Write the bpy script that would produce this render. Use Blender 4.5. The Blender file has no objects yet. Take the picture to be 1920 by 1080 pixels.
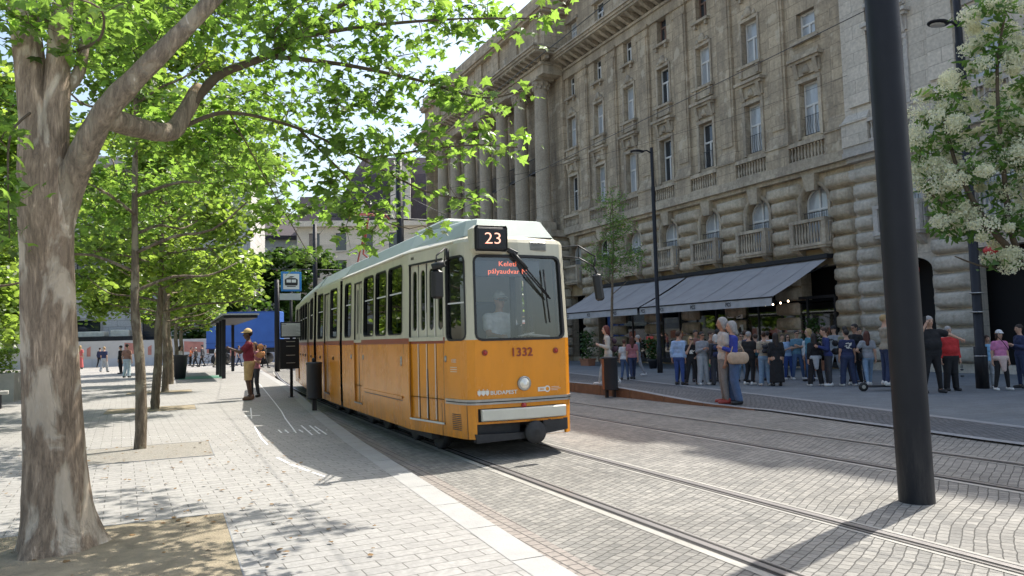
import bpy, math, random
import numpy as np
from mathutils import Vector, Matrix
R = math.radians
PI = math.pi
S = bpy.context.scene
C = S.collection

# ---------------------------------------------------------------- camera
EYE = Vector((0, 0, 1.65))
yaw, pitch, roll = R(24.6), math.atan(94 / 1400), R(1.5)
fh = Vector((math.sin(yaw), math.cos(yaw), 0)); rt = Vector((math.cos(yaw), -math.sin(yaw), 0)); UPZ = Vector((0, 0, 1))
fwd = fh * math.cos(pitch) + UPZ * math.sin(pitch)
up0 = -fh * math.sin(pitch) + UPZ * math.cos(pitch)
cr = rt * math.cos(roll) - up0 * math.sin(roll)
cu = up0 * math.cos(roll) + rt * math.sin(roll)
cd = bpy.data.cameras.new('camera'); cam = bpy.data.objects.new('camera', cd); C.objects.link(cam)
cam.matrix_world = Matrix(((cr.x, cu.x, -fwd.x, EYE.x), (cr.y, cu.y, -fwd.y, EYE.y), (cr.z, cu.z, -fwd.z, EYE.z), (0, 0, 0, 1)))
cd.sensor_width = 36; cd.lens = 36 * 1400 / 1920; cd.clip_start = .05; cd.clip_end = 2000
S.camera = cam

# ---------------------------------------------------------------- sky, sun, exposure
SUN_EL = R(56.5)
sun_h = Vector((.945, .325, 0)).normalized()
sdir = Vector((sun_h.x * math.cos(SUN_EL), sun_h.y * math.cos(SUN_EL), math.sin(SUN_EL)))
W = bpy.data.worlds.new('World'); S.world = W; W.use_nodes = True
nt = W.node_tree; bg = nt.nodes['Background']
sky = nt.nodes.new('ShaderNodeTexSky'); sky.sky_type = 'NISHITA'; sky.sun_disc = False
sky.sun_elevation = SUN_EL; sky.sun_rotation = math.atan2(sun_h.x, sun_h.y)
sky.air_density = 1.3; sky.dust_density = 4.0; sky.ozone_density = 1.0
nt.links.new(sky.outputs[0], bg.inputs[0]); bg.inputs[1].default_value = .125
sl = bpy.data.lights.new('sun', 'SUN'); sl.energy = 3.5; sl.angle = R(.5); sl.color = (1, .95, .87)
so = bpy.data.objects.new('sun', sl); C.objects.link(so); so.location = (30, 10, 60)
so.rotation_euler = (-sdir).to_track_quat('-Z', 'Y').to_euler()
S.view_settings.view_transform = 'Standard'; S.view_settings.look = 'None'; S.view_settings.gamma = 1
S.view_settings.exposure = 1.12
S.cycles.use_denoising = True
S.cycles.max_bounces = 8; S.cycles.transparent_max_bounces = 12; S.cycles.diffuse_bounces = 4
S.cycles.sample_clamp_indirect = 6

# ---------------------------------------------------------------- materials
MATS = {}
def M(name, col=(.5, .5, .5), rough=.6, metal=0, var=0, vs=4, bump=0, bs=40, spec=.5, alpha=None, emit=0, streak=0):
    if name in MATS: return MATS[name]
    m = bpy.data.materials.new(name); m.use_nodes = True; MATS[name] = m
    n, l = m.node_tree.nodes, m.node_tree.links
    b = n['Principled BSDF']
    b.inputs['Base Color'].default_value = (*col, 1); b.inputs['Roughness'].default_value = rough
    b.inputs['Metallic'].default_value = metal; b.inputs['Specular IOR Level'].default_value = spec
    if emit:
        b.inputs['Emission Color'].default_value = (*col, 1); b.inputs['Emission Strength'].default_value = emit
    if var or bump:
        tc = n.new('ShaderNodeTexCoord')
    if var:
        t = n.new('ShaderNodeTexNoise'); t.inputs['Scale'].default_value = vs; t.inputs['Detail'].default_value = 6; t.inputs['Roughness'].default_value = .65
        src = tc.outputs['Object']
        if streak:
            mp = n.new('ShaderNodeMapping'); mp.inputs['Scale'].default_value = (1, 1, streak); l.new(src, mp.inputs[0]); src = mp.outputs[0]
        l.new(src, t.inputs['Vector'])
        r = n.new('ShaderNodeMapRange'); r.inputs[1].default_value = .28; r.inputs[2].default_value = .72
        r.inputs[3].default_value = 1 - var; r.inputs[4].default_value = 1 + var * .6
        l.new(t.outputs[0], r.inputs[0])
        x = n.new('ShaderNodeMix'); x.data_type = 'RGBA'; x.blend_type = 'MULTIPLY'; x.inputs[0].default_value = 1
        x.inputs[6].default_value = (*col, 1); l.new(r.outputs[0], x.inputs[7]); l.new(x.outputs[2], b.inputs['Base Color'])
        if emit: l.new(x.outputs[2], b.inputs['Emission Color'])
        r2 = n.new('ShaderNodeMapRange'); r2.inputs[3].default_value = min(1, rough + .12); r2.inputs[4].default_value = max(0, rough - .08)
        l.new(t.outputs[0], r2.inputs[0]); l.new(r2.outputs[0], b.inputs['Roughness'])
    if bump:
        t2 = n.new('ShaderNodeTexNoise'); t2.inputs['Scale'].default_value = bs; t2.inputs['Detail'].default_value = 5
        l.new(tc.outputs['Object'], t2.inputs['Vector'])
        bp = n.new('ShaderNodeBump'); bp.inputs['Strength'].default_value = bump; bp.inputs['Distance'].default_value = .02
        l.new(t2.outputs[0], bp.inputs['Height']); l.new(bp.outputs[0], b.inputs['Normal'])
    return m

def nodes_of(name):
    m = bpy.data.materials.new(name); m.use_nodes = True; MATS[name] = m
    return m, m.node_tree.nodes, m.node_tree.links, m.node_tree.nodes['Principled BSDF']

def ramp(n, stops, interp='LINEAR'):
    r = n.new('ShaderNodeValToRGB'); r.color_ramp.interpolation = interp
    e = r.color_ramp.elements
    while len(e) < len(stops): e.new(.5)
    for i, (p, c) in enumerate(stops): e[i].position = p; e[i].color = (*c, 1) if len(c) == 3 else c
    return r

def stone_mat(name, base, dark, blockw=1.1, blockh=.5, joint=.012, mort=.5, streaks=.5, use_xz=True, bump=.5, light=None):
    """masonry: running blocks in local x/z, block to block tone changes, soot in drips and patches"""
    m, n, l, b = nodes_of(name)
    tc = n.new('ShaderNodeTexCoord'); sep = n.new('ShaderNodeSeparateXYZ'); l.new(tc.outputs['Object'], sep.inputs[0])
    cmb = n.new('ShaderNodeCombineXYZ')
    if use_xz:
        ad = n.new('ShaderNodeMath'); ad.operation = 'ADD'; l.new(sep.outputs[0], ad.inputs[0]); l.new(sep.outputs[1], ad.inputs[1])
        l.new(ad.outputs[0], cmb.inputs[0]); l.new(sep.outputs[2], cmb.inputs[1])
    else:
        l.new(sep.outputs[0], cmb.inputs[0]); l.new(sep.outputs[1], cmb.inputs[1])
    br = n.new('ShaderNodeTexBrick'); br.inputs['Scale'].default_value = 1
    br.inputs['Brick Width'].default_value = blockw; br.inputs['Row Height'].default_value = blockh
    br.inputs['Mortar Size'].default_value = joint; br.inputs['Mortar Smooth'].default_value = .3
    br.inputs['Color1'].default_value = (*base, 1); br.inputs['Color2'].default_value = (*[c * .8 for c in base], 1)
    br.inputs['Mortar'].default_value = (*[c * mort for c in base], 1)
    l.new(cmb.outputs[0], br.inputs['Vector'])
    n1 = n.new('ShaderNodeTexNoise'); n1.inputs['Scale'].default_value = .55; n1.inputs['Detail'].default_value = 8; n1.inputs['Roughness'].default_value = .7
    l.new(tc.outputs['Object'], n1.inputs['Vector'])
    mp = n.new('ShaderNodeMapping'); mp.inputs['Scale'].default_value = (2.6, 2.6, .22); l.new(tc.outputs['Object'], mp.inputs[0])
    n2 = n.new('ShaderNodeTexNoise'); n2.inputs['Scale'].default_value = 1; n2.inputs['Detail'].default_value = 7; n2.inputs['Roughness'].default_value = .7
    l.new(mp.outputs[0], n2.inputs['Vector'])
    sm = n.new('ShaderNodeMath'); sm.operation = 'ADD'; l.new(n1.outputs[0], sm.inputs[0]); l.new(n2.outputs[0], sm.inputs[1])
    rp = n.new('ShaderNodeMapRange'); rp.inputs[1].default_value = .88; rp.inputs[2].default_value = 1.12; rp.inputs[3].default_value = 0; rp.inputs[4].default_value = streaks
    l.new(sm.outputs[0], rp.inputs[0])
    mx = n.new('ShaderNodeMix'); mx.data_type = 'RGBA'; l.new(rp.outputs[0], mx.inputs[0]); l.new(br.outputs[0], mx.inputs[6]); mx.inputs[7].default_value = (*dark, 1)
    n3 = n.new('ShaderNodeTexNoise'); n3.inputs['Scale'].default_value = 9; n3.inputs['Detail'].default_value = 8; l.new(tc.outputs['Object'], n3.inputs['Vector'])
    r3 = n.new('ShaderNodeMapRange'); r3.inputs[1].default_value = .3; r3.inputs[2].default_value = .7; r3.inputs[3].default_value = .82; r3.inputs[4].default_value = 1.12
    l.new(n3.outputs[0], r3.inputs[0])
    m2 = n.new('ShaderNodeMix'); m2.data_type = 'RGBA'; m2.blend_type = 'MULTIPLY'; m2.inputs[0].default_value = 1
    l.new(mx.outputs[2], m2.inputs[6]); l.new(r3.outputs[0], m2.inputs[7])
    out = m2.outputs[2]
    if light:
        n4 = n.new('ShaderNodeTexNoise'); n4.inputs['Scale'].default_value = 1.3; n4.inputs['Detail'].default_value = 3; l.new(tc.outputs['Object'], n4.inputs['Vector'])
        r4 = n.new('ShaderNodeMapRange'); r4.inputs[1].default_value = .6; r4.inputs[2].default_value = .66; r4.inputs[4].default_value = .7; l.new(n4.outputs[0], r4.inputs[0])
        m4 = n.new('ShaderNodeMix'); m4.data_type = 'RGBA'; l.new(r4.outputs[0], m4.inputs[0]); l.new(out, m4.inputs[6]); m4.inputs[7].default_value = (*light, 1)
        out = m4.outputs[2]
    l.new(out, b.inputs['Base Color'])
    b.inputs['Roughness'].default_value = .9; b.inputs['Specular IOR Level'].default_value = .25
    bp = n.new('ShaderNodeBump'); bp.inputs['Strength'].default_value = bump; bp.inputs['Distance'].default_value = .03
    h = n.new('ShaderNodeMath'); h.operation = 'MULTIPLY_ADD'; l.new(br.outputs['Fac'], h.inputs[0]); h.inputs[1].default_value = -.8; l.new(n3.outputs[0], h.inputs[2])
    l.new(h.outputs[0], bp.inputs['Height']); l.new(bp.outputs[0], b.inputs['Normal'])
    return m

def paving_mat(name, c1, c2, mortar, bw, bh, msize, rot, warp=0, warps=.6, offset=.5, bump=.6, dirt=.25, arch=0):
    """setts or slabs laid in the ground plane; rows may wander (warp) or arch"""
    m, n, l, b = nodes_of(name)
    tc = n.new('ShaderNodeTexCoord'); mp = n.new('ShaderNodeMapping'); mp.inputs['Rotation'].default_value = (0, 0, rot)
    src = tc.outputs['Object']
    if warp:
        wn = n.new('ShaderNodeTexNoise'); wn.inputs['Scale'].default_value = warps; wn.inputs['Detail'].default_value = 1; l.new(src, wn.inputs['Vector'])
        sb = n.new('ShaderNodeVectorMath'); sb.operation = 'MULTIPLY_ADD'; l.new(wn.outputs['Color'], sb.inputs[0]); sb.inputs[1].default_value = (warp, warp, 0); l.new(src, sb.inputs[2])
        wn2 = n.new('ShaderNodeTexNoise'); wn2.inputs['Scale'].default_value = 5; wn2.inputs['Detail'].default_value = 2; l.new(src, wn2.inputs['Vector'])
        sb2 = n.new('ShaderNodeVectorMath'); sb2.operation = 'MULTIPLY_ADD'; l.new(wn2.outputs['Color'], sb2.inputs[0]); sb2.inputs[1].default_value = (.035, .035, 0); l.new(sb.outputs[0], sb2.inputs[2])
        src = sb2.outputs[0]
    l.new(src, mp.inputs[0])
    vec = mp.outputs[0]
    br = n.new('ShaderNodeTexBrick'); br.inputs['Scale'].default_value = 1; br.offset = offset
    br.inputs['Brick Width'].default_value = bw; br.inputs['Row Height'].default_value = bh
    br.inputs['Mortar Size'].default_value = msize; br.inputs['Mortar Smooth'].default_value = .4; br.inputs['Bias'].default_value = -.1
    br.inputs['Color1'].default_value = (*c1, 1); br.inputs['Color2'].default_value = (*c2, 1); br.inputs['Mortar'].default_value = (*mortar, 1)
    l.new(vec, br.inputs['Vector'])
    n1 = n.new('ShaderNodeTexNoise'); n1.inputs['Scale'].default_value = .7; n1.inputs['Detail'].default_value = 8; n1.inputs['Roughness'].default_value = .7; l.new(tc.outputs['Object'], n1.inputs['Vector'])
    r1 = n.new('ShaderNodeMapRange'); r1.inputs[1].default_value = .3; r1.inputs[2].default_value = .7; r1.inputs[3].default_value = 1 - dirt; r1.inputs[4].default_value = 1.06; l.new(n1.outputs[0], r1.inputs[0])
    n2 = n.new('ShaderNodeTexNoise'); n2.inputs['Scale'].default_value = 22; n2.inputs['Detail'].default_value = 6; l.new(tc.outputs['Object'], n2.inputs['Vector'])
    r2 = n.new('ShaderNodeMapRange'); r2.inputs[1].default_value = .3; r2.inputs[2].default_value = .7; r2.inputs[3].default_value = .84; r2.inputs[4].default_value = 1.1; l.new(n2.outputs[0], r2.inputs[0])
    mm = n.new('ShaderNodeMath'); mm.operation = 'MULTIPLY'; l.new(r1.outputs[0], mm.inputs[0]); l.new(r2.outputs[0], mm.inputs[1])
    x = n.new('ShaderNodeMix'); x.data_type = 'RGBA'; x.blend_type = 'MULTIPLY'; x.inputs[0].default_value = 1; l.new(br.outputs[0], x.inputs[6]); l.new(mm.outputs[0], x.inputs[7])
    l.new(x.outputs[2], b.inputs['Base Color']); b.inputs['Roughness'].default_value = .8; b.inputs['Specular IOR Level'].default_value = .3
    bp = n.new('ShaderNodeBump'); bp.inputs['Strength'].default_value = bump; bp.inputs['Distance'].default_value = .012
    h = n.new('ShaderNodeMath'); h.operation = 'MULTIPLY_ADD'; l.new(br.outputs['Fac'], h.inputs[0]); h.inputs[1].default_value = -1; l.new(r2.outputs[0], h.inputs[2])
    l.new(h.outputs[0], bp.inputs['Height']); l.new(bp.outputs[0], b.inputs['Normal'])
    return m

def add_grime(m, z0, col=(.10, .07, .045), k=.6, sc=3.0):
    """brake dust thrown up on the lower panels, and thin rain streaks"""
    n, l = m.node_tree.nodes, m.node_tree.links; b = n['Principled BSDF']; src = b.inputs['Base Color'].links[0].from_socket
    tc = n.new('ShaderNodeTexCoord'); sp = n.new('ShaderNodeSeparateXYZ'); l.new(tc.outputs['Object'], sp.inputs[0])
    a = n.new('ShaderNodeMapRange'); a.inputs[1].default_value = z0; a.inputs[2].default_value = .25; a.inputs[3].default_value = .06; a.inputs[4].default_value = 1; l.new(sp.outputs[2], a.inputs[0])
    mp = n.new('ShaderNodeMapping'); mp.inputs['Scale'].default_value = (sc * 3, sc * 3, sc * .5); l.new(tc.outputs['Object'], mp.inputs[0])
    t = n.new('ShaderNodeTexNoise'); t.inputs['Scale'].default_value = 1; t.inputs['Detail'].default_value = 9; t.inputs['Roughness'].default_value = .75; l.new(mp.outputs[0], t.inputs['Vector'])
    r = n.new('ShaderNodeMapRange'); r.inputs[1].default_value = .42; r.inputs[2].default_value = .68; r.inputs[4].default_value = k; l.new(t.outputs[0], r.inputs[0])
    q = n.new('ShaderNodeMath'); q.operation = 'MULTIPLY'; l.new(a.outputs[0], q.inputs[0]); l.new(r.outputs[0], q.inputs[1])
    x = n.new('ShaderNodeMix'); x.data_type = 'RGBA'; l.new(q.outputs[0], x.inputs[0]); l.new(src, x.inputs[6]); x.inputs[7].default_value = (*col, 1); l.new(x.outputs[2], b.inputs['Base Color'])

def leaf_mat(name, c, t, k=.5, spread=.3):
    m, n, l, b = nodes_of(name)
    n.remove(b); out = n['Material Output']
    g = n.new('ShaderNodeNewGeometry'); rr = n.new('ShaderNodeMapRange'); rr.inputs[3].default_value = 1 - spread; rr.inputs[4].default_value = 1 + spread
    l.new(g.outputs['Random Per Island'], rr.inputs[0])
    def tint(col):
        x = n.new('ShaderNodeMix'); x.data_type = 'RGBA'; x.blend_type = 'MULTIPLY'; x.inputs[0].default_value = 1
        x.inputs[6].default_value = (*col, 1); l.new(rr.outputs[0], x.inputs[7]); return x.outputs[2]
    d = n.new('ShaderNodeBsdfDiffuse'); tr = n.new('ShaderNodeBsdfTranslucent'); gl = n.new('ShaderNodeBsdfGlossy'); gl.inputs['Roughness'].default_value = .35
    gl.inputs['Color'].default_value = (.5, .5, .5, 1)
    l.new(tint(c), d.inputs[0]); l.new(tint(t), tr.inputs[0])
    m1 = n.new('ShaderNodeMixShader'); m1.inputs[0].default_value = k; l.new(d.outputs[0], m1.inputs[1]); l.new(tr.outputs[0], m1.inputs[2])
    m2 = n.new('ShaderNodeMixShader'); m2.inputs[0].default_value = .06; l.new(m1.outputs[0], m2.inputs[1]); l.new(gl.outputs[0], m2.inputs[2])
    l.new(m2.outputs[0], out.inputs[0])
    return m

def glass_mat(name, tint, refl=.12, rough=.02, gcol=(1, 1, 1), ior=1.45):
    m, n, l, b = nodes_of(name)
    n.remove(b); out = n['Material Output']
    t = n.new('ShaderNodeBsdfTransparent'); t.inputs[0].default_value = (*tint, 1)
    g = n.new('ShaderNodeBsdfGlossy'); g.inputs['Roughness'].default_value = rough; g.inputs[0].default_value = (*gcol, 1)
    f = n.new('ShaderNodeFresnel'); f.inputs[0].default_value = ior
    a = n.new('ShaderNodeMath'); a.operation = 'ADD'; a.use_clamp = True; l.new(f.outputs[0], a.inputs[0]); a.inputs[1].default_value = refl
    x = n.new('ShaderNodeMixShader'); l.new(a.outputs[0], x.inputs[0]); l.new(t.outputs[0], x.inputs[1]); l.new(g.outputs[0], x.inputs[2])
    l.new(x.outputs[0], out.inputs[0]); return m

# ---------------------------------------------------------------- mesh builder
class MB:
    def __init__(s): s.v = []; s.f = []; s.m = []; s.s = []
    def add(s, vs, fs, mi=0, sm=False):
        o = len(s.v); s.v += [tuple(v) for v in vs]
        for f in fs: s.f.append(tuple(i + o for i in f)); s.m.append(mi); s.s.append(sm)
        return s
    def box(s, x0, x1, y0, y1, z0, z1, mi=0):
        if x0 > x1: x0, x1 = x1, x0
        if y0 > y1: y0, y1 = y1, y0
        if z0 > z1: z0, z1 = z1, z0
        return s.add([(x0, y0, z0), (x1, y0, z0), (x1, y1, z0), (x0, y1, z0), (x0, y0, z1), (x1, y0, z1), (x1, y1, z1), (x0, y1, z1)],
                     [(0, 3, 2, 1), (4, 5, 6, 7), (0, 1, 5, 4), (1, 2, 6, 5), (2, 3, 7, 6), (3, 0, 4, 7)], mi)
    def cbox(s, c, sz, rz=0, rx=0, ry=0, mi=0, ch=0):
        """box round a centre, optionally turned, edges chamfered by ch"""
        hx, hy, hz = sz[0] / 2, sz[1] / 2, sz[2] / 2
        mt = Matrix.Translation(c) @ Matrix.Rotation(rz, 4, 'Z') @ Matrix.Rotation(ry, 4, 'Y') @ Matrix.Rotation(rx, 4, 'X')
        if ch <= 0:
            vs = [(x, y, z) for z in (-hz, hz) for x, y in ((-hx, -hy), (hx, -hy), (hx, hy), (-hx, hy))]
            fs = [(0, 3, 2, 1), (4, 5, 6, 7), (0, 1, 5, 4), (1, 2, 6, 5), (2, 3, 7, 6), (3, 0, 4, 7)]
            return s.add([mt @ Vector(v) for v in vs], fs, mi)
        lv = [(-hz, ch), (-hz + ch, 0), (hz - ch, 0), (hz, ch)]; vs = []
        for z, i in lv:
            a, b_ = hx - i, hy - i; c_ = ch
            vs += [(-a + c_, -b_, z), (a - c_, -b_, z), (a, -b_ + c_, z), (a, b_ - c_, z), (a - c_, b_, z), (-a + c_, b_, z), (-a, b_ - c_, z), (-a, -b_ + c_, z)]
        fs = [tuple(range(7, -1, -1)), tuple(range(24, 32))]
        for k in range(3):
            for j in range(8): fs.append((k * 8 + j, k * 8 + (j + 1) % 8, k * 8 + 8 + (j + 1) % 8, k * 8 + 8 + j))
        return s.add([mt @ Vector(v) for v in vs], fs, mi)
    def tube(s, pts, rads, n=8, mi=0, cap=True, sm=True):
        pts = [Vector(p) for p in pts]
        if not hasattr(rads, '__len__'): rads = [rads] * len(pts)
        vs = []; fs = []; prev = None
        for i, p in enumerate(pts):
            t = (pts[min(i + 1, len(pts) - 1)] - pts[max(i - 1, 0)]).normalized()
            if prev is None: a = t.orthogonal().normalized()
            else:
                a = prev - t * prev.dot(t)
                a = a.normalized() if a.length > 1e-6 else t.orthogonal().normalized()
            prev = a; b_ = t.cross(a)
            for k in range(n):
                w = 2 * PI * k / n; vs.append(p + (a * math.cos(w) + b_ * math.sin(w)) * rads[i])
        for i in range(len(pts) - 1):
            for k in range(n): fs.append((i * n + k, i * n + (k + 1) % n, (i + 1) * n + (k + 1) % n, (i + 1) * n + k))
        s.add(vs, fs, mi, sm)
        if cap:
            o = len(s.v) - len(vs); s.f.append(tuple(o + k for k in range(n - 1, -1, -1))); s.m.append(mi); s.s.append(False)
            s.f.append(tuple(o + (len(pts) - 1) * n + k for k in range(n))); s.m.append(mi); s.s.append(False)
        return s
    def lathe(s, prof, c=(0, 0, 0), n=16, mi=0, sm=True, axis='Z', sx=1, sy=1):
        vs = []; fs = []
        for r, z in prof:
            for k in range(n):
                w = 2 * PI * k / n; x, y = r * math.cos(w) * sx, r * math.sin(w) * sy
                if axis == 'Z': p = (c[0] + x, c[1] + y, c[2] + z)
                elif axis == 'Y': p = (c[0] + x, c[1] - z, c[2] + y)
                else: p = (c[0] + z, c[1] + x, c[2] + y)
                vs.append(p)
        m_ = len(prof)
        for i in range(m_ - 1):
            for k in range(n): fs.append((i * n + k, i * n + (k + 1) % n, (i + 1) * n + (k + 1) % n, (i + 1) * n + k))
        s.add(vs, fs, mi, sm)
        o = len(s.v) - len(vs); s.f.append(tuple(o + k for k in range(n - 1, -1, -1))); s.m.append(mi); s.s.append(False)
        s.f.append(tuple(o + (m_ - 1) * n + k for k in range(n))); s.m.append(mi); s.s.append(False)
        return s
    def ball(s, c, r, n=10, mi=0):
        if not hasattr(r, '__len__'): r = (r, r, r)
        vs = [(c[0], c[1], c[2] - r[2])]; fs = []; m_ = n // 2 + 1
        for i in range(1, m_):
            a = -PI / 2 + PI * i / m_
            for k in range(n):
                w = 2 * PI * k / n; vs.append((c[0] + r[0] * math.cos(a) * math.cos(w), c[1] + r[1] * math.cos(a) * math.sin(w), c[2] + r[2] * math.sin(a)))
        vs.append((c[0], c[1], c[2] + r[2])); T = len(vs) - 1
        for k in range(n): fs.append((0, 1 + (k + 1) % n, 1 + k))
        for i in range(m_ - 2):
            for k in range(n): fs.append((1 + i * n + k, 1 + i * n + (k + 1) % n, 1 + (i + 1) * n + (k + 1) % n, 1 + (i + 1) * n + k))
        for k in range(n): fs.append((1 + (m_ - 2) * n + k, 1 + (m_ - 2) * n + (k + 1) % n, T))
        return s.add(vs, fs, mi, True)
    def prism(s, poly, a0, a1, plane='XZ', mi=0):
        """extrude a 2-D outline along the third axis"""
        def P(p, a): return {'XZ': (p[0], a, p[1]), 'YZ': (a, p[0], p[1]), 'XY': (p[0], p[1], a)}[plane]
        n = len(poly); vs = [P(p, a0) for p in poly] + [P(p, a1) for p in poly]
        fs = [tuple(range(n - 1, -1, -1)), tuple(range(n, 2 * n))] + [(k, (k + 1) % n, n + (k + 1) % n, n + k) for k in range(n)]
        return s.add(vs, fs, mi)

def tag(o, label=None, cat=None, group=None, kind=None):
    if label: o['label'] = label
    if cat: o['category'] = cat
    if group: o['group'] = group
    if kind: o['kind'] = kind
    return o

def obj(name, mb, mats, parent=None, loc=(0, 0, 0), rz=0):
    """ONE mesh object from a builder; mats is a material or a list of them"""
    me = bpy.data.meshes.new(name)
    me.from_pydata(mb.v, [], mb.f)
    if not isinstance(mats, (list, tuple)): mats = [mats]
    for m in mats: me.materials.append(m)
    if len(mats) > 1: me.polygons.foreach_set('material_index', mb.m)
    me.polygons.foreach_set('use_smooth', mb.s)
    me.update()
    o = bpy.data.objects.new(name, me); C.objects.link(o); o.location = loc; o.rotation_euler = (0, 0, rz)
    if parent: o.parent = parent
    return o

def np_obj(name, V, F, mats, parent=None, loc=(0, 0, 0), smooth=False, mi=None):
    me = bpy.data.meshes.new(name)
    V = np.asarray(V, dtype=np.float32); F = np.asarray(F, dtype=np.int32); k = F.shape[1]; n = F.shape[0]
    me.vertices.add(len(V)); me.vertices.foreach_set('co', V.ravel())
    me.loops.add(n * k); me.loops.foreach_set('vertex_index', F.ravel())
    me.polygons.add(n); me.polygons.foreach_set('loop_start', np.arange(0, n * k, k, dtype=np.int32))
    me.polygons.foreach_set('loop_total', np.full(n, k, dtype=np.int32))
    if not isinstance(mats, (list, tuple)): mats = [mats]
    for m in mats: me.materials.append(m)
    if mi is not None: me.polygons.foreach_set('material_index', np.asarray(mi, dtype=np.int32))
    me.polygons.foreach_set('use_smooth', np.full(n, smooth))
    me.update(calc_edges=True); me.validate()
    o = bpy.data.objects.new(name, me); C.objects.link(o); o.location = loc
    if parent: o.parent = parent
    return o

def thing(name, label, cat, loc=(0, 0, 0), rz=0, group=None, kind=None):
    o = bpy.data.objects.new(name, None); C.objects.link(o); o.location = loc; o.rotation_euler = (0, 0, rz)
    o.empty_display_size = .3
    return tag(o, label, cat, group, kind)

def copy_tree(o, parent=None):
    c = o.copy(); C.objects.link(c)
    if parent: c.parent = parent
    for ch in [x for x in C.objects if x.parent == o]: copy_tree(ch, c)
    return c

def text(body, size, mat, parent, mtx, name='lettering', ext=.003, bold=0, align='CENTER', sx=1):
    cu_ = bpy.data.curves.new(name, 'FONT'); cu_.body = body; cu_.size = size; cu_.extrude = ext; cu_.align_x = align; cu_.offset = bold; cu_.resolution_u = 3
    t = bpy.data.objects.new(name, cu_); C.objects.link(t)
    dg = bpy.context.evaluated_depsgraph_get(); me = bpy.data.meshes.new_from_object(t.evaluated_get(dg))
    bpy.data.objects.remove(t)
    me.transform(mtx @ Matrix.Diagonal((sx, 1, 1, 1))); me.materials.clear(); me.materials.append(mat)
    o = bpy.data.objects.new(name, me); C.objects.link(o)
    if parent: o.parent = parent
    return o
def face_mtx(p, right, up):
    r_, u_ = Vector(right).normalized(), Vector(up).normalized(); n_ = r_.cross(u_)
    return Matrix(((r_.x, u_.x, n_.x, p[0]), (r_.y, u_.y, n_.y, p[1]), (r_.z, u_.z, n_.z, p[2]), (0, 0, 0, 1)))

def panel(mb, u0, u1, v0, v1, holes, fn, depth, mi=0, mr=None, du=99, dv=99, cn=4, skip=()):
    """sheet over (u,v) with rounded or arched holes, reveals going in by depth. fn(u,v,d)->point.
    hole=(ua,ub,va,vb,r,arch)"""
    mr = mi if mr is None else mr
    us = {u0, u1}; vs = {v0, v1}
    for h in holes: us |= {h[0], h[1]}; vs |= {h[2], h[3]}
    for e in skip: us.add(e)
    def dense(a, st):
        a = sorted(x for x in a if (x >= min(u0, v0) - 1e9)); out = []
        for p, q in zip(a, a[1:]):
            k = max(1, int(math.ceil((q - p) / st - 1e-6)))
            out += [p + (q - p) * i / k for i in range(k)]
        return out + [a[-1]]
    us = [u for u in dense([u for u in us if u0 - 1e-9 <= u <= u1 + 1e-9], du)]
    vs = [v for v in dense([v for v in vs if v0 - 1e-9 <= v <= v1 + 1e-9], dv)]
    vid = {}; V = []; Fc = []
    def g(u, v, d=0):
        k = (round(u, 5), round(v, 5), d)
        if k not in vid: vid[k] = len(V); V.append(fn(u, v, d))
        return vid[k]
    for i in range(len(us) - 1):
        for j in range(len(vs) - 1):
            cu_, cv_ = (us[i] + us[i + 1]) / 2, (vs[j] + vs[j + 1]) / 2
            if any(h[0] < cu_ < h[1] and h[2] < cv_ < h[3] for h in holes): continue
            Fc.append((g(us[i], vs[j]), g(us[i + 1], vs[j]), g(us[i + 1], vs[j + 1]), g(us[i], vs[j + 1])))
    mb.add(V, Fc, mi)
    for h in holes:
        a, b_, c, d_ = h[:4]; r = h[4] if len(h) > 4 else 0; arch = h[5] if len(h) > 5 else 0
        path = []
        def corner(cx, cy, sx, sy, rx, ry, a0, a1, n_):
            pts = []
            for k in range(n_ + 1):
                w = a0 + (a1 - a0) * k / n_; pts.append((cx + rx * math.cos(w), cy + ry * math.sin(w)))
            return pts
        if arch:
            rx = (b_ - a) / 2; ry = arch
            arc = corner((a + b_) / 2, d_ - ry, 1, 1, rx, ry, 0, PI, 12)
            path = [(a, c), (b_, c)] + arc
            vv = [fn(b_, d_, 0)] + [fn(x, y, 0) for x, y in arc[:7]]; mb.add(vv, [(0, k + 1, k) if False else (0, k, k + 1)[::-1] for k in range(1, 7)], mi)
            vv = [fn(a, d_, 0)] + [fn(x, y, 0) for x, y in arc[6:]]; mb.add(vv, [(0, k + 1, k) for k in range(1, 7)], mi)
        elif r > 0:
            for (cx, cy, a0, ex, ey) in ((b_ - r, c + r, -PI / 2, b_, c), (b_ - r, d_ - r, 0, b_, d_), (a + r, d_ - r, PI / 2, a, d_), (a + r, c + r, PI, a, c)):
                arc = corner(cx, cy, 1, 1, r, r, a0, a0 + PI / 2, cn); path += arc
                mb.add([fn(ex, ey, 0)] + [fn(x, y, 0) for x, y in arc], [(0, k + 1, k) for k in range(1, cn + 1)], mi)
        else: path = [(a, c), (b_, c), (b_, d_), (a, d_)]
        if depth:
            n_ = len(path); mb.add([fn(x, y, 0) for x, y in path] + [fn(x, y, depth) for x, y in path], [(k, k + n_, (k + 1) % n_ + n_, (k + 1) % n_) for k in range(n_)], mr)
    return mb
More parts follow.
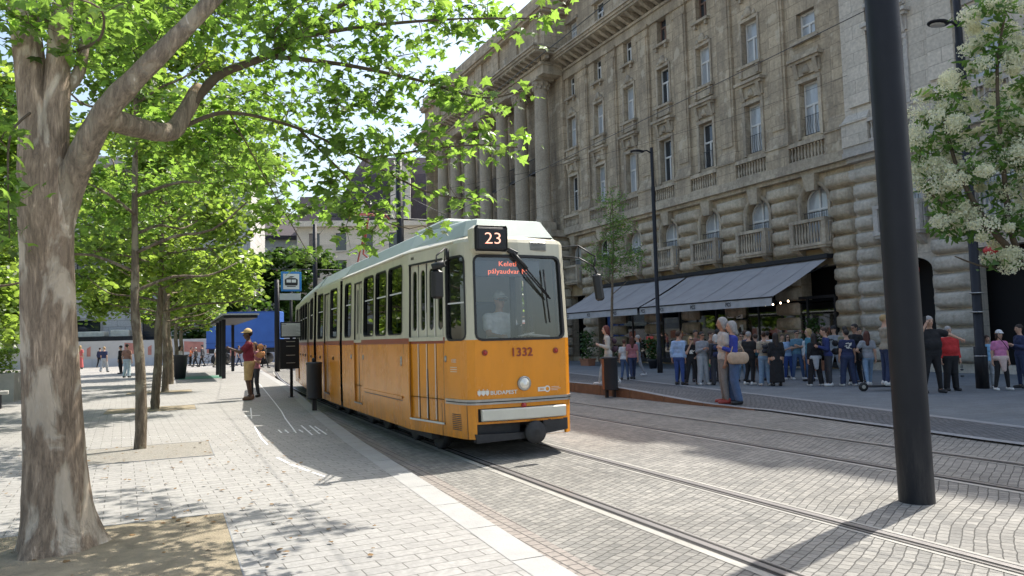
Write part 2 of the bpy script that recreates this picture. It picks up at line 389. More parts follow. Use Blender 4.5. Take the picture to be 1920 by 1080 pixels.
# ================================================================ GROUND
random.seed(7); rng = np.random.default_rng(7)
M_sett = paving_mat('granite_setts', (.305, .292, .262), (.20, .194, .178), (.105, .10, .088), .105, .086, .0048, R(-29), warp=.30, warps=.38, bump=1, dirt=.34)
M_sett2 = paving_mat('granite_setts_small', (.17, .175, .18), (.12, .125, .13), (.05, .05, .05), .11, .09, .008, R(12), warp=.5, warps=.5, bump=1, dirt=.3)
M_paver = paving_mat('concrete_pavers', (.33, .32, .30), (.29, .282, .265), (.16, .152, .14), .30, .155, .006, R(-3), bump=.5, dirt=.12)
M_slab = paving_mat('stone_slabs', (.165, .185, .20), (.14, .158, .172), (.09, .10, .105), .6, .3, .006, R(4), bump=.3, dirt=.2)
M_kerb = M('kerb_stone', (.34, .335, .32), .8, var=.12, vs=3, bump=.25, bs=60)
M_kerb2 = M('kerb_stone_grey', (.25, .255, .26), .8, var=.15, vs=3, bump=.25, bs=60)
M_conc = M('track_concrete', (.34, .325, .29), .85, var=.22, vs=2.5, bump=.3, bs=50)
M_rail = M('rail_steel', (.40, .38, .37), .35, .7, var=.15, vs=8)
M_groove = M('rail_groove', (.018, .017, .016), .8)
M_rust = M('corten_steel', (.20, .115, .07), .8, .2, var=.3, vs=5, bump=.15)
M_sand = M('pit_sand', (.30, .25, .17), .95, var=.4, vs=3.5, bump=.7, bs=70)
M_gravel = M('pit_gravel', (.31, .29, .25), .95, var=.45, vs=45, bump=1, bs=90)
M_mark = M('mark_white', (.78, .78, .76), .8, var=.1, vs=12)
M_base = M('ground_base', (.33, .32, .30), .9, var=.2, vs=.6)

def sheet(name, pts, z, mat, kind='structure', n=None):
    o = obj(name, MB().add([(x, y, z) for x, y in pts], [tuple(range(len(pts)))]), mat); o['kind'] = kind; return o
obj('ground', MB().add([(-400, -60, -.03), (400, -60, -.03), (400, 600, -.03), (-400, 600, -.03)], [(0, 1, 2, 3)]), M_base)['kind'] = 'structure'

def kerbx(y):
    ks = [(-8, 2.35), (0, 2.42), (4.7, 2.49), (9, 2.68), (12, 2.82), (16, 3.07), (20, 3.36), (24.6, 3.74), (32, 4.25), (46, 5.0), (60, 5.9), (80, 7.4)]
    for (a, xa), (b, xb) in zip(ks, ks[1:]):
        if y <= b: return xa + (xb - xa) * (y - a) / (b - a)
    return 7.4
def curve_x(y, x0):         # tracks swing gently to the right far away
    return x0 + (0 if y < 15 else .0019 * (y - 15) ** 2)
def k1(y):
    ks = [(-8, 9.9), (6.4, 10.5), (10, 11.0), (12, 11.25), (14, 11.0), (20, 10.95), (90, 14)]
    for (a, xa), (b, xb) in zip(ks, ks[1:]):
        if y <= b: return xa + (xb - xa) * (y - a) / (b - a)
def k2(y):
    ks = [(-8, 10.6), (3, 11.3), (7.5, 12.2), (12.1, 13.2), (20, 14.65), (30, 16.3), (90, 24)]
    for (a, xa), (b, xb) in zip(ks, ks[1:]):
        if y <= b: return xa + (xb - xa) * (y - a) / (b - a)
def hz(x, y):               # raised stop platform on the right, ramped
    t = max(0, min(1, (y - 12.2) / 6.5)); q = max(0, min(1, (14.2 - x) / 2.6)); return .02 + .25 * t * t * (3 - 2 * t) * q * q * (3 - 2 * q)
ys = [-8, -4, 0, 3, 5, 7, 9, 11, 12, 12.6, 13.2, 14, 15, 16, 17, 18, 19, 20, 22, 25, 28, 32, 38, 46, 55, 65, 80]
def strip(name, fa, fb, za, zb, mat, ys=ys, nx=1):
    V = []; F = []
    for y in ys:
        for i in range(nx + 1):
            x = fa(y) + (fb(y) - fa(y)) * i / nx; z = za if not callable(za) else za(x, y); V.append((x, y, z))
    w = nx + 1
    for j in range(len(ys) - 1):
        for i in range(nx): F.append((j * w + i, j * w + i + 1, (j + 1) * w + i + 1, (j + 1) * w + i))
    o = obj(name, MB().add(V, F), mat); o['kind'] = 'structure'; return o
strip('tram_road', lambda y: kerbx(y) - .1, lambda y: k1(y) + .3, 0, 0, M_sett)
PZ = .055
strip('left_pavement', lambda y: -90, lambda y: kerbx(y) - .27, PZ, PZ, M_paver)
# kerb stones with a small step down to the setts, slightly proud joints
mb = MB()
yy = -8.0
while yy < 62:
    L = 1.0; a, b_ = kerbx(yy), kerbx(yy + L - .012)
    mb.add([(a - .28, yy, PZ + .003), (a - .012, yy, PZ + .003), (b_ - .012, yy + L - .012, PZ + .003), (b_ - .28, yy + L - .012, PZ + .003),
            (a, yy, PZ - .012), (b_, yy + L - .012, PZ - .012), (a + .004, yy, -.02), (b_ + .004, yy + L - .012, -.02)], [(0, 1, 2, 3), (1, 4, 5, 2), (4, 6, 7, 5)])
    yy += L
obj('kerb', mb, M_kerb)['kind'] = 'structure'
# pinkish double row of small setts beside the kerb
M_sett3 = paving_mat('edge_setts', (.30, .265, .235), (.25, .225, .20), (.12, .11, .10), .12, .10, .007, R(90), bump=1, dirt=.2, offset=.5)
strip('gutter', lambda y: kerbx(y) + .01, lambda y: kerbx(y) + .26, .004, .004, M_sett3)
# right side
def k1c(y): return k1(y)
strip('platform_setts', lambda y: k1(y) + .16, lambda y: k2(y), lambda x, y: hz(x, y) + .004, 0, M_sett2, nx=4)
strip('right_pavement', lambda y: k2(y) + .22, lambda y: 27.5, lambda x, y: hz(x, y) + .004, 0, M_slab, nx=10)
strip('kerb_band', lambda y: k2(y), lambda y: k2(y) + .22, lambda x, y: hz(x, y) + .008, 0, M_kerb2)
strip('kerb_line', lambda y: k1(y) - .04, lambda y: k1(y) + .16, lambda x, y: hz(x, y) + .01, 0, M_kerb2)
mb = MB(); yy = 12.3
while yy < 44:
    L = 1.45; a, b_ = k1(yy), k1(yy + L)
    mb.add([(a - .045, yy, -.02), (b_ - .045, yy + L - .015, -.02), (b_ - .045, yy + L - .015, hz(0, yy + L) + .006), (a - .045, yy, hz(0, yy) + .006), (a + .01, yy, hz(0, yy) + .006), (b_ + .01, yy + L - .015, hz(0, yy + L) + .006)], [(3, 2, 1, 0), (3, 4, 5, 2)])
    yy += L
tag(obj('platform_edge', mb, M_rust), kind='structure')
# worn concrete strips beside the rails, then the rails themselves: head, groove, keeper
def ribbon(mb, x0, a, b_, z, mi=0):
    V = []; F = []
    for y in ys: V += [(curve_x(y, x0) + a, y, z), (curve_x(y, x0) + b_, y, z)]
    for j in range(len(ys) - 1): F.append((2 * j, 2 * j + 1, 2 * j + 3, 2 * j + 2))
    mb.add(V, F, mi)
for x0 in (3.79, 5.225, 7.72, 9.155):
    mb = MB(); sgn = 1 if x0 in (3.79, 7.72) else -1
    ribbon(mb, x0, -.15, .12, .004); o = obj('rail_bed', mb, M_conc); o['kind'] = 'structure'
    mb = MB()
    for a_, b2, z_, m_ in ((-.066, -.030, .0075, 1), (-.030, .034, .013, 0), (.034, .078, .0075, 1), (.078, .096, .012, 0), (.096, .104, .0075, 1)):
        if sgn < 0: a_, b2 = -b2, -a_
        ribbon(mb, x0, a_, b2, z_, m_)
    o = obj('rail', mb, [M_rail, M_groove]); o['kind'] = 'structure'
# tree pits
def pit(x0, x1, y0, y1, mat, label, border=True):
    t = thing('tree_pit', label, 'tree pit', ((x0 + x1) / 2, (y0 + y1) / 2, PZ), group='planting pits in the left pavement')
    hx, hy = (x1 - x0) / 2, (y1 - y0) / 2
    mb = MB(); nx, ny = 14, 10
    V = [(-hx + 2 * hx * i / nx, -hy + 2 * hy * j / ny, .006 + (random.random() * .014 if 0 < i < nx and 0 < j < ny else 0)) for j in range(ny + 1) for i in range(nx + 1)]
    mb.add(V, [(j * (nx + 1) + i, j * (nx + 1) + i + 1, (j + 1) * (nx + 1) + i + 1, (j + 1) * (nx + 1) + i) for j in range(ny) for i in range(nx)], 0, True)
    obj('soil', mb, mat, t)
    if border:
        mb = MB(); w = .012
        for (a, b_, c, d) in ((-hx - w, -hx, -hy - w, hy + w), (hx, hx + w, -hy - w, hy + w), (-hx, hx, -hy - w, -hy), (-hx, hx, hy, hy + w)): mb.box(a, b_, c, d, -.03, .009)
        obj('edging', mb, M_kerb2, t)
pit(-2.6, .46, 5.0, 7.75, M_sand, 'tan sandy tree pit round the thick mottled plane tree nearest the camera')
pit(-1.75, .58, 11.9, 13.7, M_gravel, 'gravel tree pit round the first slim trunk behind the big plane tree')
pit(-1.5, .6, 20.8, 22.4, M_sand, 'sandy tree pit round the second slim trunk in the row')
pit(-1.4, .7, 28.9, 30.4, M_sand, 'sandy tree pit round the third slim trunk in the row')
M_green = M('green_mat', (.10, .24, .17), .8, var=.2)
tag(obj('ground_cover_panel', MB().cbox((0, 0, .012), (2.0, 3.2, .02)), M_green, loc=(1.35, 41.5, PZ)), 'flat green panel lying on the pavement beside the dark litter bin', 'panel')
# flat white strips on the left pavement: one long thin line, scattered short marks
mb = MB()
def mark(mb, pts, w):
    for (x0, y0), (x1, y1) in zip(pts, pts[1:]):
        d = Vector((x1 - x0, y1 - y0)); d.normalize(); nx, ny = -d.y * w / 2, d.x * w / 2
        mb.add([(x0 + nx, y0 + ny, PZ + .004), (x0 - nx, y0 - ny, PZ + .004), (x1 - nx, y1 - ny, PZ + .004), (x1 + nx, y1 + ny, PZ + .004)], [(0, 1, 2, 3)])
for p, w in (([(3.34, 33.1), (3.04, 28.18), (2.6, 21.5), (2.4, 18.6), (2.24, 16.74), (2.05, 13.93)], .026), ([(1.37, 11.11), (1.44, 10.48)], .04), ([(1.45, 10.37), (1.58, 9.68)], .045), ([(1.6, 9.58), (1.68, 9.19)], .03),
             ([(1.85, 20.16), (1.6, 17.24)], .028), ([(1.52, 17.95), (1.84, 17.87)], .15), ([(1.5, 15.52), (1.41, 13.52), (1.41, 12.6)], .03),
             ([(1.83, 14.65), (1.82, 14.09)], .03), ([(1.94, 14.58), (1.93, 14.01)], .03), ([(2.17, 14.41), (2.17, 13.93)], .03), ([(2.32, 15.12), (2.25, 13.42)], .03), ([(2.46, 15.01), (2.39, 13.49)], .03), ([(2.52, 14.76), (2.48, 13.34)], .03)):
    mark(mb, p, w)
tag(obj('white_marks', mb, M_mark), kind='structure')
mb = MB()
for i in range(26):
    t = i / 25; mb.lathe([(.016, 0), (.014, .006)], (-.9 + 3.5 * t, 15.2 - 1.2 * t, PZ + .002), 6)
tag(obj('tactile_studs', mb, M_mark), kind='structure')
# ================================================================ BIG STONE BUILDING ON THE RIGHT
# local frame: x = along the street (away from the camera), y = out towards the street, z = up
FX, FY = 25.3, 17.0
frz = math.atan2(1, -.0227)
def fw(s, d, z): return (FX - .0227 * s - d, FY + s, z)
M_st = stone_mat('sooty_stone', (.53, .435, .31), (.25, .21, .16), 1.15, .52, .016, .5, .75, light=(.54, .47, .36))
M_stp = stone_mat('cleaned_stone', (.62, .56, .475), (.46, .42, .355), 1.2, .55, .014, .6, .45)
M_tr = stone_mat('trim_stone', (.53, .455, .345), (.235, .20, .16), 3, 3, .002, .8, .7, bump=.3)
M_trp = stone_mat('cleaned_trim', (.50, .47, .43), (.33, .31, .28), 3, 3, .002, .8, .4, bump=.3)
M_boss = stone_mat('rock_faced_stone', (.53, .455, .345), (.27, .23, .175), 9, 9, .001, .9, .7, bump=1.0)
M_bossp = stone_mat('rock_faced_pale_stone', (.53, .485, .41), (.30, .27, .225), 9, 9, .001, .9, .5, bump=1.0)
M_plas = M('ochre_plaster', (.37, .28, .16), .9, var=.25, vs=2, streak=.3)
M_frame = M('white_window_frame', (.62, .62, .60), .5, var=.1, vs=6)
M_pane = M('window_glass', (.030, .038, .048), .06, spec=1.0)
M_panec = M('curtained_glass', (.42, .45, .48), .12, var=.35, vs=2.2, streak=.3, spec=1)
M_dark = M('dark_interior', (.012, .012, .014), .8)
M_iron = M('black_ironwork', (.02, .02, .022), .5)
M_brnf = M('brown_window_frame', (.16, .09, .06), .6)
BLD = thing('stone_building', 'huge soot-stained grey-brown stone office block with rusticated base, balustrades and giant columns', 'building', (FX, FY, 0), frz)
rf = random.Random(3)
BAY = 3.33
bays = [6.45 + BAY * k for k in range(7)]          # plain bays
pbays = [2.25, -1.2, -4.65, -8.1]                  # cleaned end pavilion
cols_s = [28.6 + 3.25 * k for k in range(7)]
ZC = 8.6
zg = 5.15
def fy(u, v, d): return (u, -d, v)
# ground floor and mezzanine wall with arched openings
holes = []
for s in bays + pbays:
    holes.append((s - .72, s + .72, 5.3, 7.85, 0, .72))
    if s not in (2.25,): holes.append((s - .92, s + .92, .3, 4.35, 0, 0))
holes.append((2.25 - .95, 2.25 + .95, .3, 4.3, 0, .5))
holes = [h for h in holes]
mb = MB(); panel(mb, 4.40, 28.0, 0, ZC, [h for h in holes if h[0] > 4.5], fy, .55); obj('wall', mb, M_st, BLD)
mb = MB(); panel(mb, -12, 4.40, 0, ZC, [h for h in holes if h[1] < 4.5], fy, .55)
obj('wall', mb, M_stp, BLD)
# upper walls
ROWB = (10.1, 12.45); ROWC = (14.4, 16.5); ROWD = (17.9, 19.35)
def uph(bs, wide):
    out = []
    for s in bs:
        out.append((s - wide, s + wide, ROWB[0], ROWB[1]))
        if abs(s - 6.45) < .1: out.append((s - .5, s + .5, 14.5, 15.6)); out.append((s - .5, s + .5, 17.9, 19.1))
        else: out.append((s - wide, s + wide, ROWC[0], ROWC[1])); out.append((s - wide * .8, s + wide * .8, ROWD[0], ROWD[1]))
    return out
mb = MB(); panel(mb, 4.40, 28.0, ZC, 20.0, uph(bays, .52), fy, .42); obj('wall', mb, M_st, BLD)
mb = MB(); panel(mb, -12, 4.40, ZC, 20.0, uph(pbays, .62), lambda u, v, d: (u, .35 - d, v), .5); mb.box(4.40, 4.402, 0, .35, ZC, 20)
obj('wall', mb, M_stp, BLD)
# dark rooms behind the openings (one lining with depth, so that side views stay closed)
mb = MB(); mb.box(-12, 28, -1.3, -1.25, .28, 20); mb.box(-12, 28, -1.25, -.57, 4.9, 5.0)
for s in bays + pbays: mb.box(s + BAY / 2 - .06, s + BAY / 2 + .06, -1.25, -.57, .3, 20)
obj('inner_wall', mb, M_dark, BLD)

def window(s, z0, z1, w, d=-.22, mat=None, pane=None, split=.66, arch=0, label=None):
    """white casement: frame with mullion and transom, two panes of glass"""
    mat = mat or M_frame; mb = MB(); t = .075
    o = bpy.data.objects
    if arch:
        n = 14; ro = [(s + w * math.cos(PI * k / n), z1 - arch + arch * math.sin(PI * k / n)) for k in range(n + 1)]
        ri = [(s + (w - t) * math.cos(PI * k / n), z1 - arch + (arch - t) * math.sin(PI * k / n)) for k in range(n + 1)]
        for k in range(n):
            a, b_, c, e = ro[k], ro[k + 1], ri[k + 1], ri[k]
            mb.add([(p[0], d, p[1]) for p in (a, b_, c, e)] + [(p[0], d - .08, p[1]) for p in (a, b_, c, e)], [(0, 1, 2, 3), (3, 2, 6, 7), (0, 4, 5, 1)])
        top = z1 - arch
    else:
        mb.box(s - w, s + w, d - .08, d, z1 - t, z1); top = z1 - t
    mb.box(s - w, s - w + t, d - .08, d, z0 + t, top); mb.box(s + w - t, s + w, d - .08, d, z0 + t, top); mb.box(s - w, s + w, d - .08, d, z0, z0 + t)
    zt = z0 + (z1 - z0) * split
    mb.box(s - .05, s + .05, d - .082, d + .01, z0 + t, zt); mb.box(s - w + t, s + w - t, d - .083, d + .012, zt - .04, zt + .05)
    if arch: mb.box(s - .045, s + .045, d - .082, d + .008, zt + .05, z1 - t)
    f = obj('window', mb, mat, BLD)
    pb = MB()
    if arch: pb.add([(s - w + .02, d - .045, z0 + .02), (s + w - .02, d - .045, z0 + .02)] + [(s + (w - .02) * math.cos(PI * k / 12), d - .045, z1 - arch + (arch - .02) * math.sin(PI * k / 12)) for k in range(13)], [tuple(range(15))])
    else: pb.add([(s - w + .02, d - .045, z0 + .02), (s + w - .02, d - .045, z0 + .02), (s + w - .02, d - .045, z1 - .02), (s - w + .02, d - .045, z1 - .02)], [(0, 1, 2, 3)])
    obj('pane', pb, pane or (M_pane if rf.random() < .45 else M_panec), f)
    return f

def baluster_row(mb, s0, s1, z0, z1, d, step=.19, mi=0, vert=True):
    n = max(1, int((s1 - s0) / step)); h = z1 - z0
    for k in range(n):
        x = s0 + (s1 - s0) * (k + .5) / n
        mb.lathe([(.05, 0), (.05, .05 * h), (.03, .1 * h), (.062, .3 * h), (.058, .42 * h), (.028, .66 * h), (.026, .82 * h), (.05, .92 * h), (.05, h)], (x, d, z0), 6, mi)

def boss_block(mb, s0, s1, z0, z1, d0, d1, nx=9, nz=6, mi=0):
    V = []; F = []; r_ = rf.random() * .02
    for j in range(nz + 1):
        for i in range(nx + 1):
            u = -1 + 2 * i / nx; v = -1 + 2 * j / nz
            k = max(0, 1 - abs(u) ** 7) ** .5 * max(0, 1 - abs(v) ** 4) ** .5
            sx = (s0 + s1) / 2 + (s1 - s0) / 2 * u; sz = (z0 + z1) / 2 + (z1 - z0) / 2 * v
            dd = d0 + (d1 - d0) * k + (rf.uniform(-.022, .022) + r_ if k > .3 else 0)
            V.append((sx, dd, sz))
    w = nx + 1
    mb.add(V, [(j * w + i, j * w + i + 1, (j + 1) * w + i + 1, (j + 1) * w + i) for j in range(nz) for i in range(nx)], mi, True)

# rusticated piers between the arches
def pier(sa, sb, mat, split=None, z0=.35, z1=8.15, d=.34, narrow=False, up=5.3):
    mb = MB(); n = 12; h = (z1 - z0) / n
    for k in range(n):
        za, zb = z0 + k * h, z0 + (k + 1) * h - .03
        inset = 0
        zm = (za + zb) / 2
        ext = 0
        if zm > 7.3: ext = .30
        edges = [sa - ext] + ([split] if split else []) + [sb + ext]
        for a, b_ in zip(edges, edges[1:]):
            boss_block(mb, a + .01, b_ - .01, za, zb, -.02, d)
            # rounded returns so that the blocks read as solid from the side
    mb.box(sa - .05, sb + .05, 0, .12, 0, z0)
    return obj('rusticated_pier', mb, mat, BLD)
for s in bays[:-1]: pier(s + .95, s + BAY - .95, M_boss)
pier(bays[-1] + .95, 28.0, M_boss)
pier(3.28, 4.37, M_bossp); pier(4.43, 5.52, M_boss)
pier(-.22, 1.28, M_bossp)
for s in pbays[2:]: pier(s + .97, s + 3.45 - .97, M_bossp)
pier(-12, pbays[-1] - .95, M_bossp)
# keystones over the arches
for s in bays + pbays:
    mb = mp = MB()
    (mb if s > 4 else mp).add([(s - .22, .26, 7.62), (s + .22, .26, 7.62), (s + .34, .36, 8.32), (s - .34, .36, 8.32), (s - .22, -.01, 7.62), (s + .22, -.01, 7.62), (s + .34, -.01, 8.32), (s - .34, -.01, 8.32)],
           [(0, 1, 2, 3), (0, 3, 7, 4), (1, 5, 6, 2), (0, 4, 5, 1), (3, 2, 6, 7)])
    for a in (-1, 1):
        for k in range(8):                       # arch moulding ring
            w0, w1 = PI / 2 + a * PI / 2 * k / 8, PI / 2 + a * PI / 2 * (k + 1) / 8
            P = lambda w, r, y: (s + r * math.cos(w), y, 7.13 + r * math.sin(w))
            (mb if s > 4 else mp).add([P(w0, .74, .1), P(w1, .74, .1), P(w1, .9, .1), P(w0, .9, .1), P(w0, .74, -.2), P(w1, .74, -.2)], [(0, 1, 2, 3), (0, 4, 5, 1)], 0, True)
        (mb if s > 4 else mp).box(s + a * .74, s + a * .88, -.02, .1, 5.3, 7.13)
    obj('keystone_arch', mb, M_tr if s > 4 else M_trp, BLD)
# mezzanine windows, railings and small stone balconies
for s in bays + pbays:
    window(s, 5.3, 7.8, .70, d=-.3, arch=.68, split=.62)
    tb = M_tr if s > 4 else M_trp
    mb = MB()
    mb.box(s - .98, s + .98, .0, .62, 5.2, 5.32); mb.box(s - .93, s + .93, .0, .56, 5.1, 5.2)
    mb.box(s - .95, s + .95, .36, .60, 6.22, 6.36)
    for a in (-.86, .86): mb.box(s + a - .1, s + a + .1, .38, .58, 5.32, 6.22)
    baluster_row(mb, s - .72, s + .72, 5.32, 6.22, .48, .15)
    for a in (-.93, .93):
        mb.box(s + a - .02, s + a + .04, .0, .4, 6.22, 6.34)
        for k in range(2): mb.lathe([(.05, 0), (.03, .09), (.06, .3), (.028, .62), (.05, .9)], (s + a, .12 + .14 * k, 5.32), 6)
    for a in (-.7, .7): mb.prism([(.0, 4.72), (.16, 4.8), (.42, 5.02), (.5, 5.1), (.0, 5.1)], s + a - .12, s + a + .12, 'YZ')
    bo = obj('balcony', mb, tb, BLD)
    rb = MB(); rb.box(s - .68, s + .68, -.08, -.06, 6.7, 6.73); rb.box(s - .68, s + .68, -.08, -.06, 6.38, 6.40)
    for k in range(11): rb.box(s - .66 + k * .13, s - .65 + k * .13, -.078, -.062, 6.38, 6.7)
    obj('window_railing', rb, M_iron, bo)
    if s > 4: obj('plaster_panel', MB().box(s - .9, s + .9, 0, .03, 4.4, 5.1), M_plas, BLD)
# string cornice and balustrade at first-floor level
for (a, b_, m_, dd) in ((4.40, 28.0, M_tr, 0), (-12, 4.40, M_trp, .12)):
    mb = MB(); mb.box(a, b_, 0, .30 + dd, 8.32, 8.5); mb.box(a, b_, 0, .52 + dd, 8.5, 8.68); mb.box(a, b_, 0, .44 + dd, 8.68, 8.92)
    obj('string_cornice', mb, m_, BLD)
def pedestal(sa, sb, m_, d=.34):
    mb = MB(); mb.box(sa, sb, 0, d, 8.92, 9.82); mb.box(sa - .04, sb + .04, 0, d + .06, 9.82, 9.9)
    mb.add([(sa, d, 9.9), (sb, d, 9.9), (sb - .12, .16, 10.5), (sa + .12, .16, 10.5), (sa, 0, 9.9), (sb, 0, 9.9), (sb - .12, 0, 10.5), (sa + .12, 0, 10.5)], [(0, 1, 2, 3), (0, 3, 7, 4), (1, 5, 6, 2), (3, 2, 6, 7)])
    return obj('pedestal', mb, m_, BLD)
for s in bays:
    mb = MB(); mb.box(s - 1.0, s + 1.0, .12, .34, 9.66, 9.84); mb.box(s - 1.0, s + 1.0, .12, .32, 8.92, 9.02); baluster_row(mb, s - .98, s + .98, 9.02, 9.66, .22, .165); obj('balustrade', mb, M_tr, BLD)
    if s < bays[-1]: pedestal(s + 1.0, s + BAY - 1.0, M_st)
pedestal(4.43, 5.45, M_st); pedestal(bays[-1] + 1.0, 27.9, M_st)
for s in pbays:
    mb = MB(); mb.box(s - .95, s + .95, .36, .62, 9.7, 9.84); mb.box(s - .95, s + .95, .36, .60, 8.92, 9.02); baluster_row(mb, s - .93, s + .93, 9.02, 9.7, .5, .17); obj('balustrade', mb, M_trp, BLD)
    pedestal(s + .95, min(s + 3.45 - .95, 4.40), M_stp, .62)
# pilaster strips between bays
for s in bays[:-1]:
    mb = MB(); c = s + BAY / 2
    mb.box(c - .5, c + .5, 0, .14, 10.5, 19.2); mb.box(c - .38, c + .38, .14, .19, 10.7, 18.7)
    mb.box(c - .56, c + .56, 0, .22, 19.2, 19.4); mb.box(c - .53, c + .53, 0, .2, 18.7, 18.85)
    obj('pilaster', mb, M_st, BLD)
mb = MB(); mb.box(4.43, 5.1, 0, .14, 10.5, 19.4); obj('pilaster', mb, M_st, BLD)
mb = MB(); mb.box(bays[-1] + 1.1, 28.0, 0, .2, 10.5, 19.4); obj('pilaster', mb, M_st, BLD)
for s in pbays:
    for c in (s + 1.1,):
        mb = MB(); mb.box(c - .2, c + .75, .35, .47, 10.5, 19.3); obj('pilaster', mb, M_stp, BLD)
# window trims: hood on brackets over row B, sills, keystone scrolls
for s in bays + pbays:
    pale = s < 4; m_ = M_trp if pale else M_tr; y0 = .35 if pale else 0; w = .62 if pale else .52
    mb = MB()
    mb.box(s - w - .34, s + w + .34, y0, y0 + .36, 13.42, 13.56); mb.box(s - w - .26, s + w + .26, y0, y0 + .26, 13.3, 13.42)
    mb.box(s - w - .2, s + w + .2, y0, y0 + .1, 12.75, 13.3)
    for a in (-1, 1): mb.prism([(y0, 12.62), (y0 + .1, 12.7), (y0 + .2, 13.05), (y0 + .26, 13.3), (y0, 13.3)], s + a * (w + .02) - .1, s + a * (w + .02) + .1, 'YZ')
    mb.lathe([(.16, 0), (.2, .1), (.12, .3), (.05, .42)], (s, y0 + .08, 12.78), 8)
    mb.box(s - w - .16, s - w, y0, y0 + .07, 10.0, 12.45); mb.box(s + w, s + w + .16, y0, y0 + .07, 10.0, 12.45); mb.box(s - w - .16, s + w + .16, y0, y0 + .09, 12.45, 12.62)
    obj('window_hood', mb, m_, BLD)
    if abs(s - 6.45) > .1:
        mb = MB(); mb.box(s - w - .26, s + w + .26, y0, y0 + .24, 14.22, 14.36); mb.box(s - w - .16, s + w + .16, y0, y0 + .12, 13.75, 14.22)
        for a in (-1, 1): mb.box(s + a * (w + .02) - .09, s + a * (w + .02) + .09, y0 + .12, y0 + .2, 13.8, 14.22)
        mb.box(s - w - .12, s - w, y0, y0 + .06, 14.36, 16.5); mb.box(s + w, s + w + .12, y0, y0 + .06, 14.36, 16.5)
        mb.box(s - w - .12, s + w + .12, y0, y0 + .08, 16.5, 16.66)
        mb.lathe([(.2, 0), (.27, .12), (.2, .34), (.08, .5)], (s, y0 + .05, 16.66), 8, sy=.6)
        for a in (-1, 1): mb.lathe([(.12, 0), (.14, .1), (.05, .25)], (s + a * .36, y0 + .04, 16.66), 7, sy=.6)
        obj('window_surround', mb, m_, BLD)
        mb = MB(); mb.box(s - w * .8 - .22, s + w * .8 + .22, y0, y0 + .22, 17.72, 17.86)
        for a in (-1, 1): mb.box(s + a * w * .8 - .07, s + a * w * .8 + .07, y0, y0 + .16, 17.5, 17.72)
        obj('window_sill', mb, m_, BLD); obj('window_lintel', MB().box(s - w * .8 - .1, s + w * .8 + .1, y0, y0 + .07, 19.35, 19.48), m_, BLD)
    else:
        obj('window_sill', MB().box(s - .75, s + .75, 0, .2, 14.2, 14.34), m_, BLD); obj('string_band', MB().box(s - .7, s + .7, 0, .1, 13.62, 13.8), m_, BLD); obj('window_sill', MB().box(s - .75, s + .75, 0, .2, 17.6, 17.74), m_, BLD)
# the windows themselves
for i, s in enumerate(bays):
    window(s, *ROWB, .5, d=-.26, split=.58)
    if i == 0: window(s, 14.5, 15.6, .48, d=-.26, split=.5); window(s, 17.9, 19.1, .48, d=-.26)
    else:
        window(s, *ROWC, .5, d=-.26, split=.62, pane=M_panec if i in (4, 6) else None)
        window(s, *ROWD, .4, d=-.26, mat=M_brnf if i in (2, 3) else None)
for s in pbays:
    window(s, *ROWB, .6, d=.05, split=.62); window(s, *ROWC, .6, d=.05, split=.62); window(s, *ROWD, .48, d=.05)
# french-window grilles on the first floor
for s in bays[:3]:
    g_ = MB()
    for k in range(7):
        x = s - .42 + k * .14; g_.tube([(x, -.16, 10.15), (x + .03, -.13, 10.5), (x - .03, -.13, 10.8), (x, -.16, 11.0)], .009, 4)
    g_.box(s - .46, s + .46, -.17, -.15, 10.98, 11.0); g_.box(s - .46, s + .46, -.17, -.15, 10.16, 10.18)
    obj('window_grille', g_, M_iron, BLD)
# frieze and main modillion cornice
def cornice(a, b_, y0, z0, m_, proj=1.15, step=.72):
    mb = MB(); h = z0
    mb.box(a, b_, y0 - .3, y0 + .12, h - .55, h); mb.box(a, b_, y0 - .3, y0 + .26, h, h + .16)
    for k in range(int((b_ - a) / step)):
        x = a + (k + .5) * step
        mb.prism([(y0 + .1, h + .16), (y0 + .34, h + .16), (y0 + .75, h + .34), (y0 + proj - .12, h + .52), (y0 + .1, h + .52)], x - .13, x + .13, 'YZ')
    mb.box(a, b_, y0 - .3, y0 + proj, h + .52, h + .66); mb.box(a, b_, y0 - .3, y0 + proj + .1, h + .66, h + .82); mb.box(a, b_, y0 - .3, y0 + proj + .2, h + .82, h + .94)
    return obj('main_cornice', mb, m_, BLD)
cornice(4.40, 28.0, 0, 19.85, M_tr); cornice(-12, 4.40, .35, 19.85, M_trp)
# attic storey, parapet, steep tiled roof with chimneys and dormers
mb = MB(); holes = [(s - .55, s + .55, 21.6, 23.2) for s in bays + pbays]
panel(mb, -12, 28.0, 20.7, 24.6, holes, lambda u, v, d: (u, -.25 - d, v), .35); mb.box(-12, 28, -.7, .1, 24.6, 24.9); mb.box(-12, 28, -.7, .3, 24.9, 25.15)
obj('attic_wall', mb, M_st, BLD)
for s in bays: window(s, 21.6, 23.2, .53, d=-.5, split=.6)
for s in pbays: window(s, 21.6, 23.2, .53, d=-.5, split=.6)
for s in bays: obj('window_sill', MB().box(s - .8, s + .8, -.25, -.1, 21.35, 21.55), M_tr, BLD); obj('window_lintel', MB().box(s - .75, s + .75, -.25, -.12, 23.2, 23.4), M_tr, BLD)
M_tile = M('dark_roof_tiles', (.085, .06, .055), .75, var=.3, vs=8, bump=.6, bs=30)
mb = MB(); mb.add([(-12, -.3, 25.15), (23, -.3, 25.15), (23, -3.4, 34.9), (-12, -3.4, 34.9), (-12, -16, 35.0), (23, -16, 35.0), (-12, -16, 25), (23, -16, 25), (-12, -.3, 25), (23, -.3, 25)], [(0, 1, 2, 3), (3, 2, 5, 4), (4, 5, 7, 6), (0, 3, 4, 6, 8), (1, 9, 7, 5, 2)])
obj('roof', mb, M_tile, BLD)
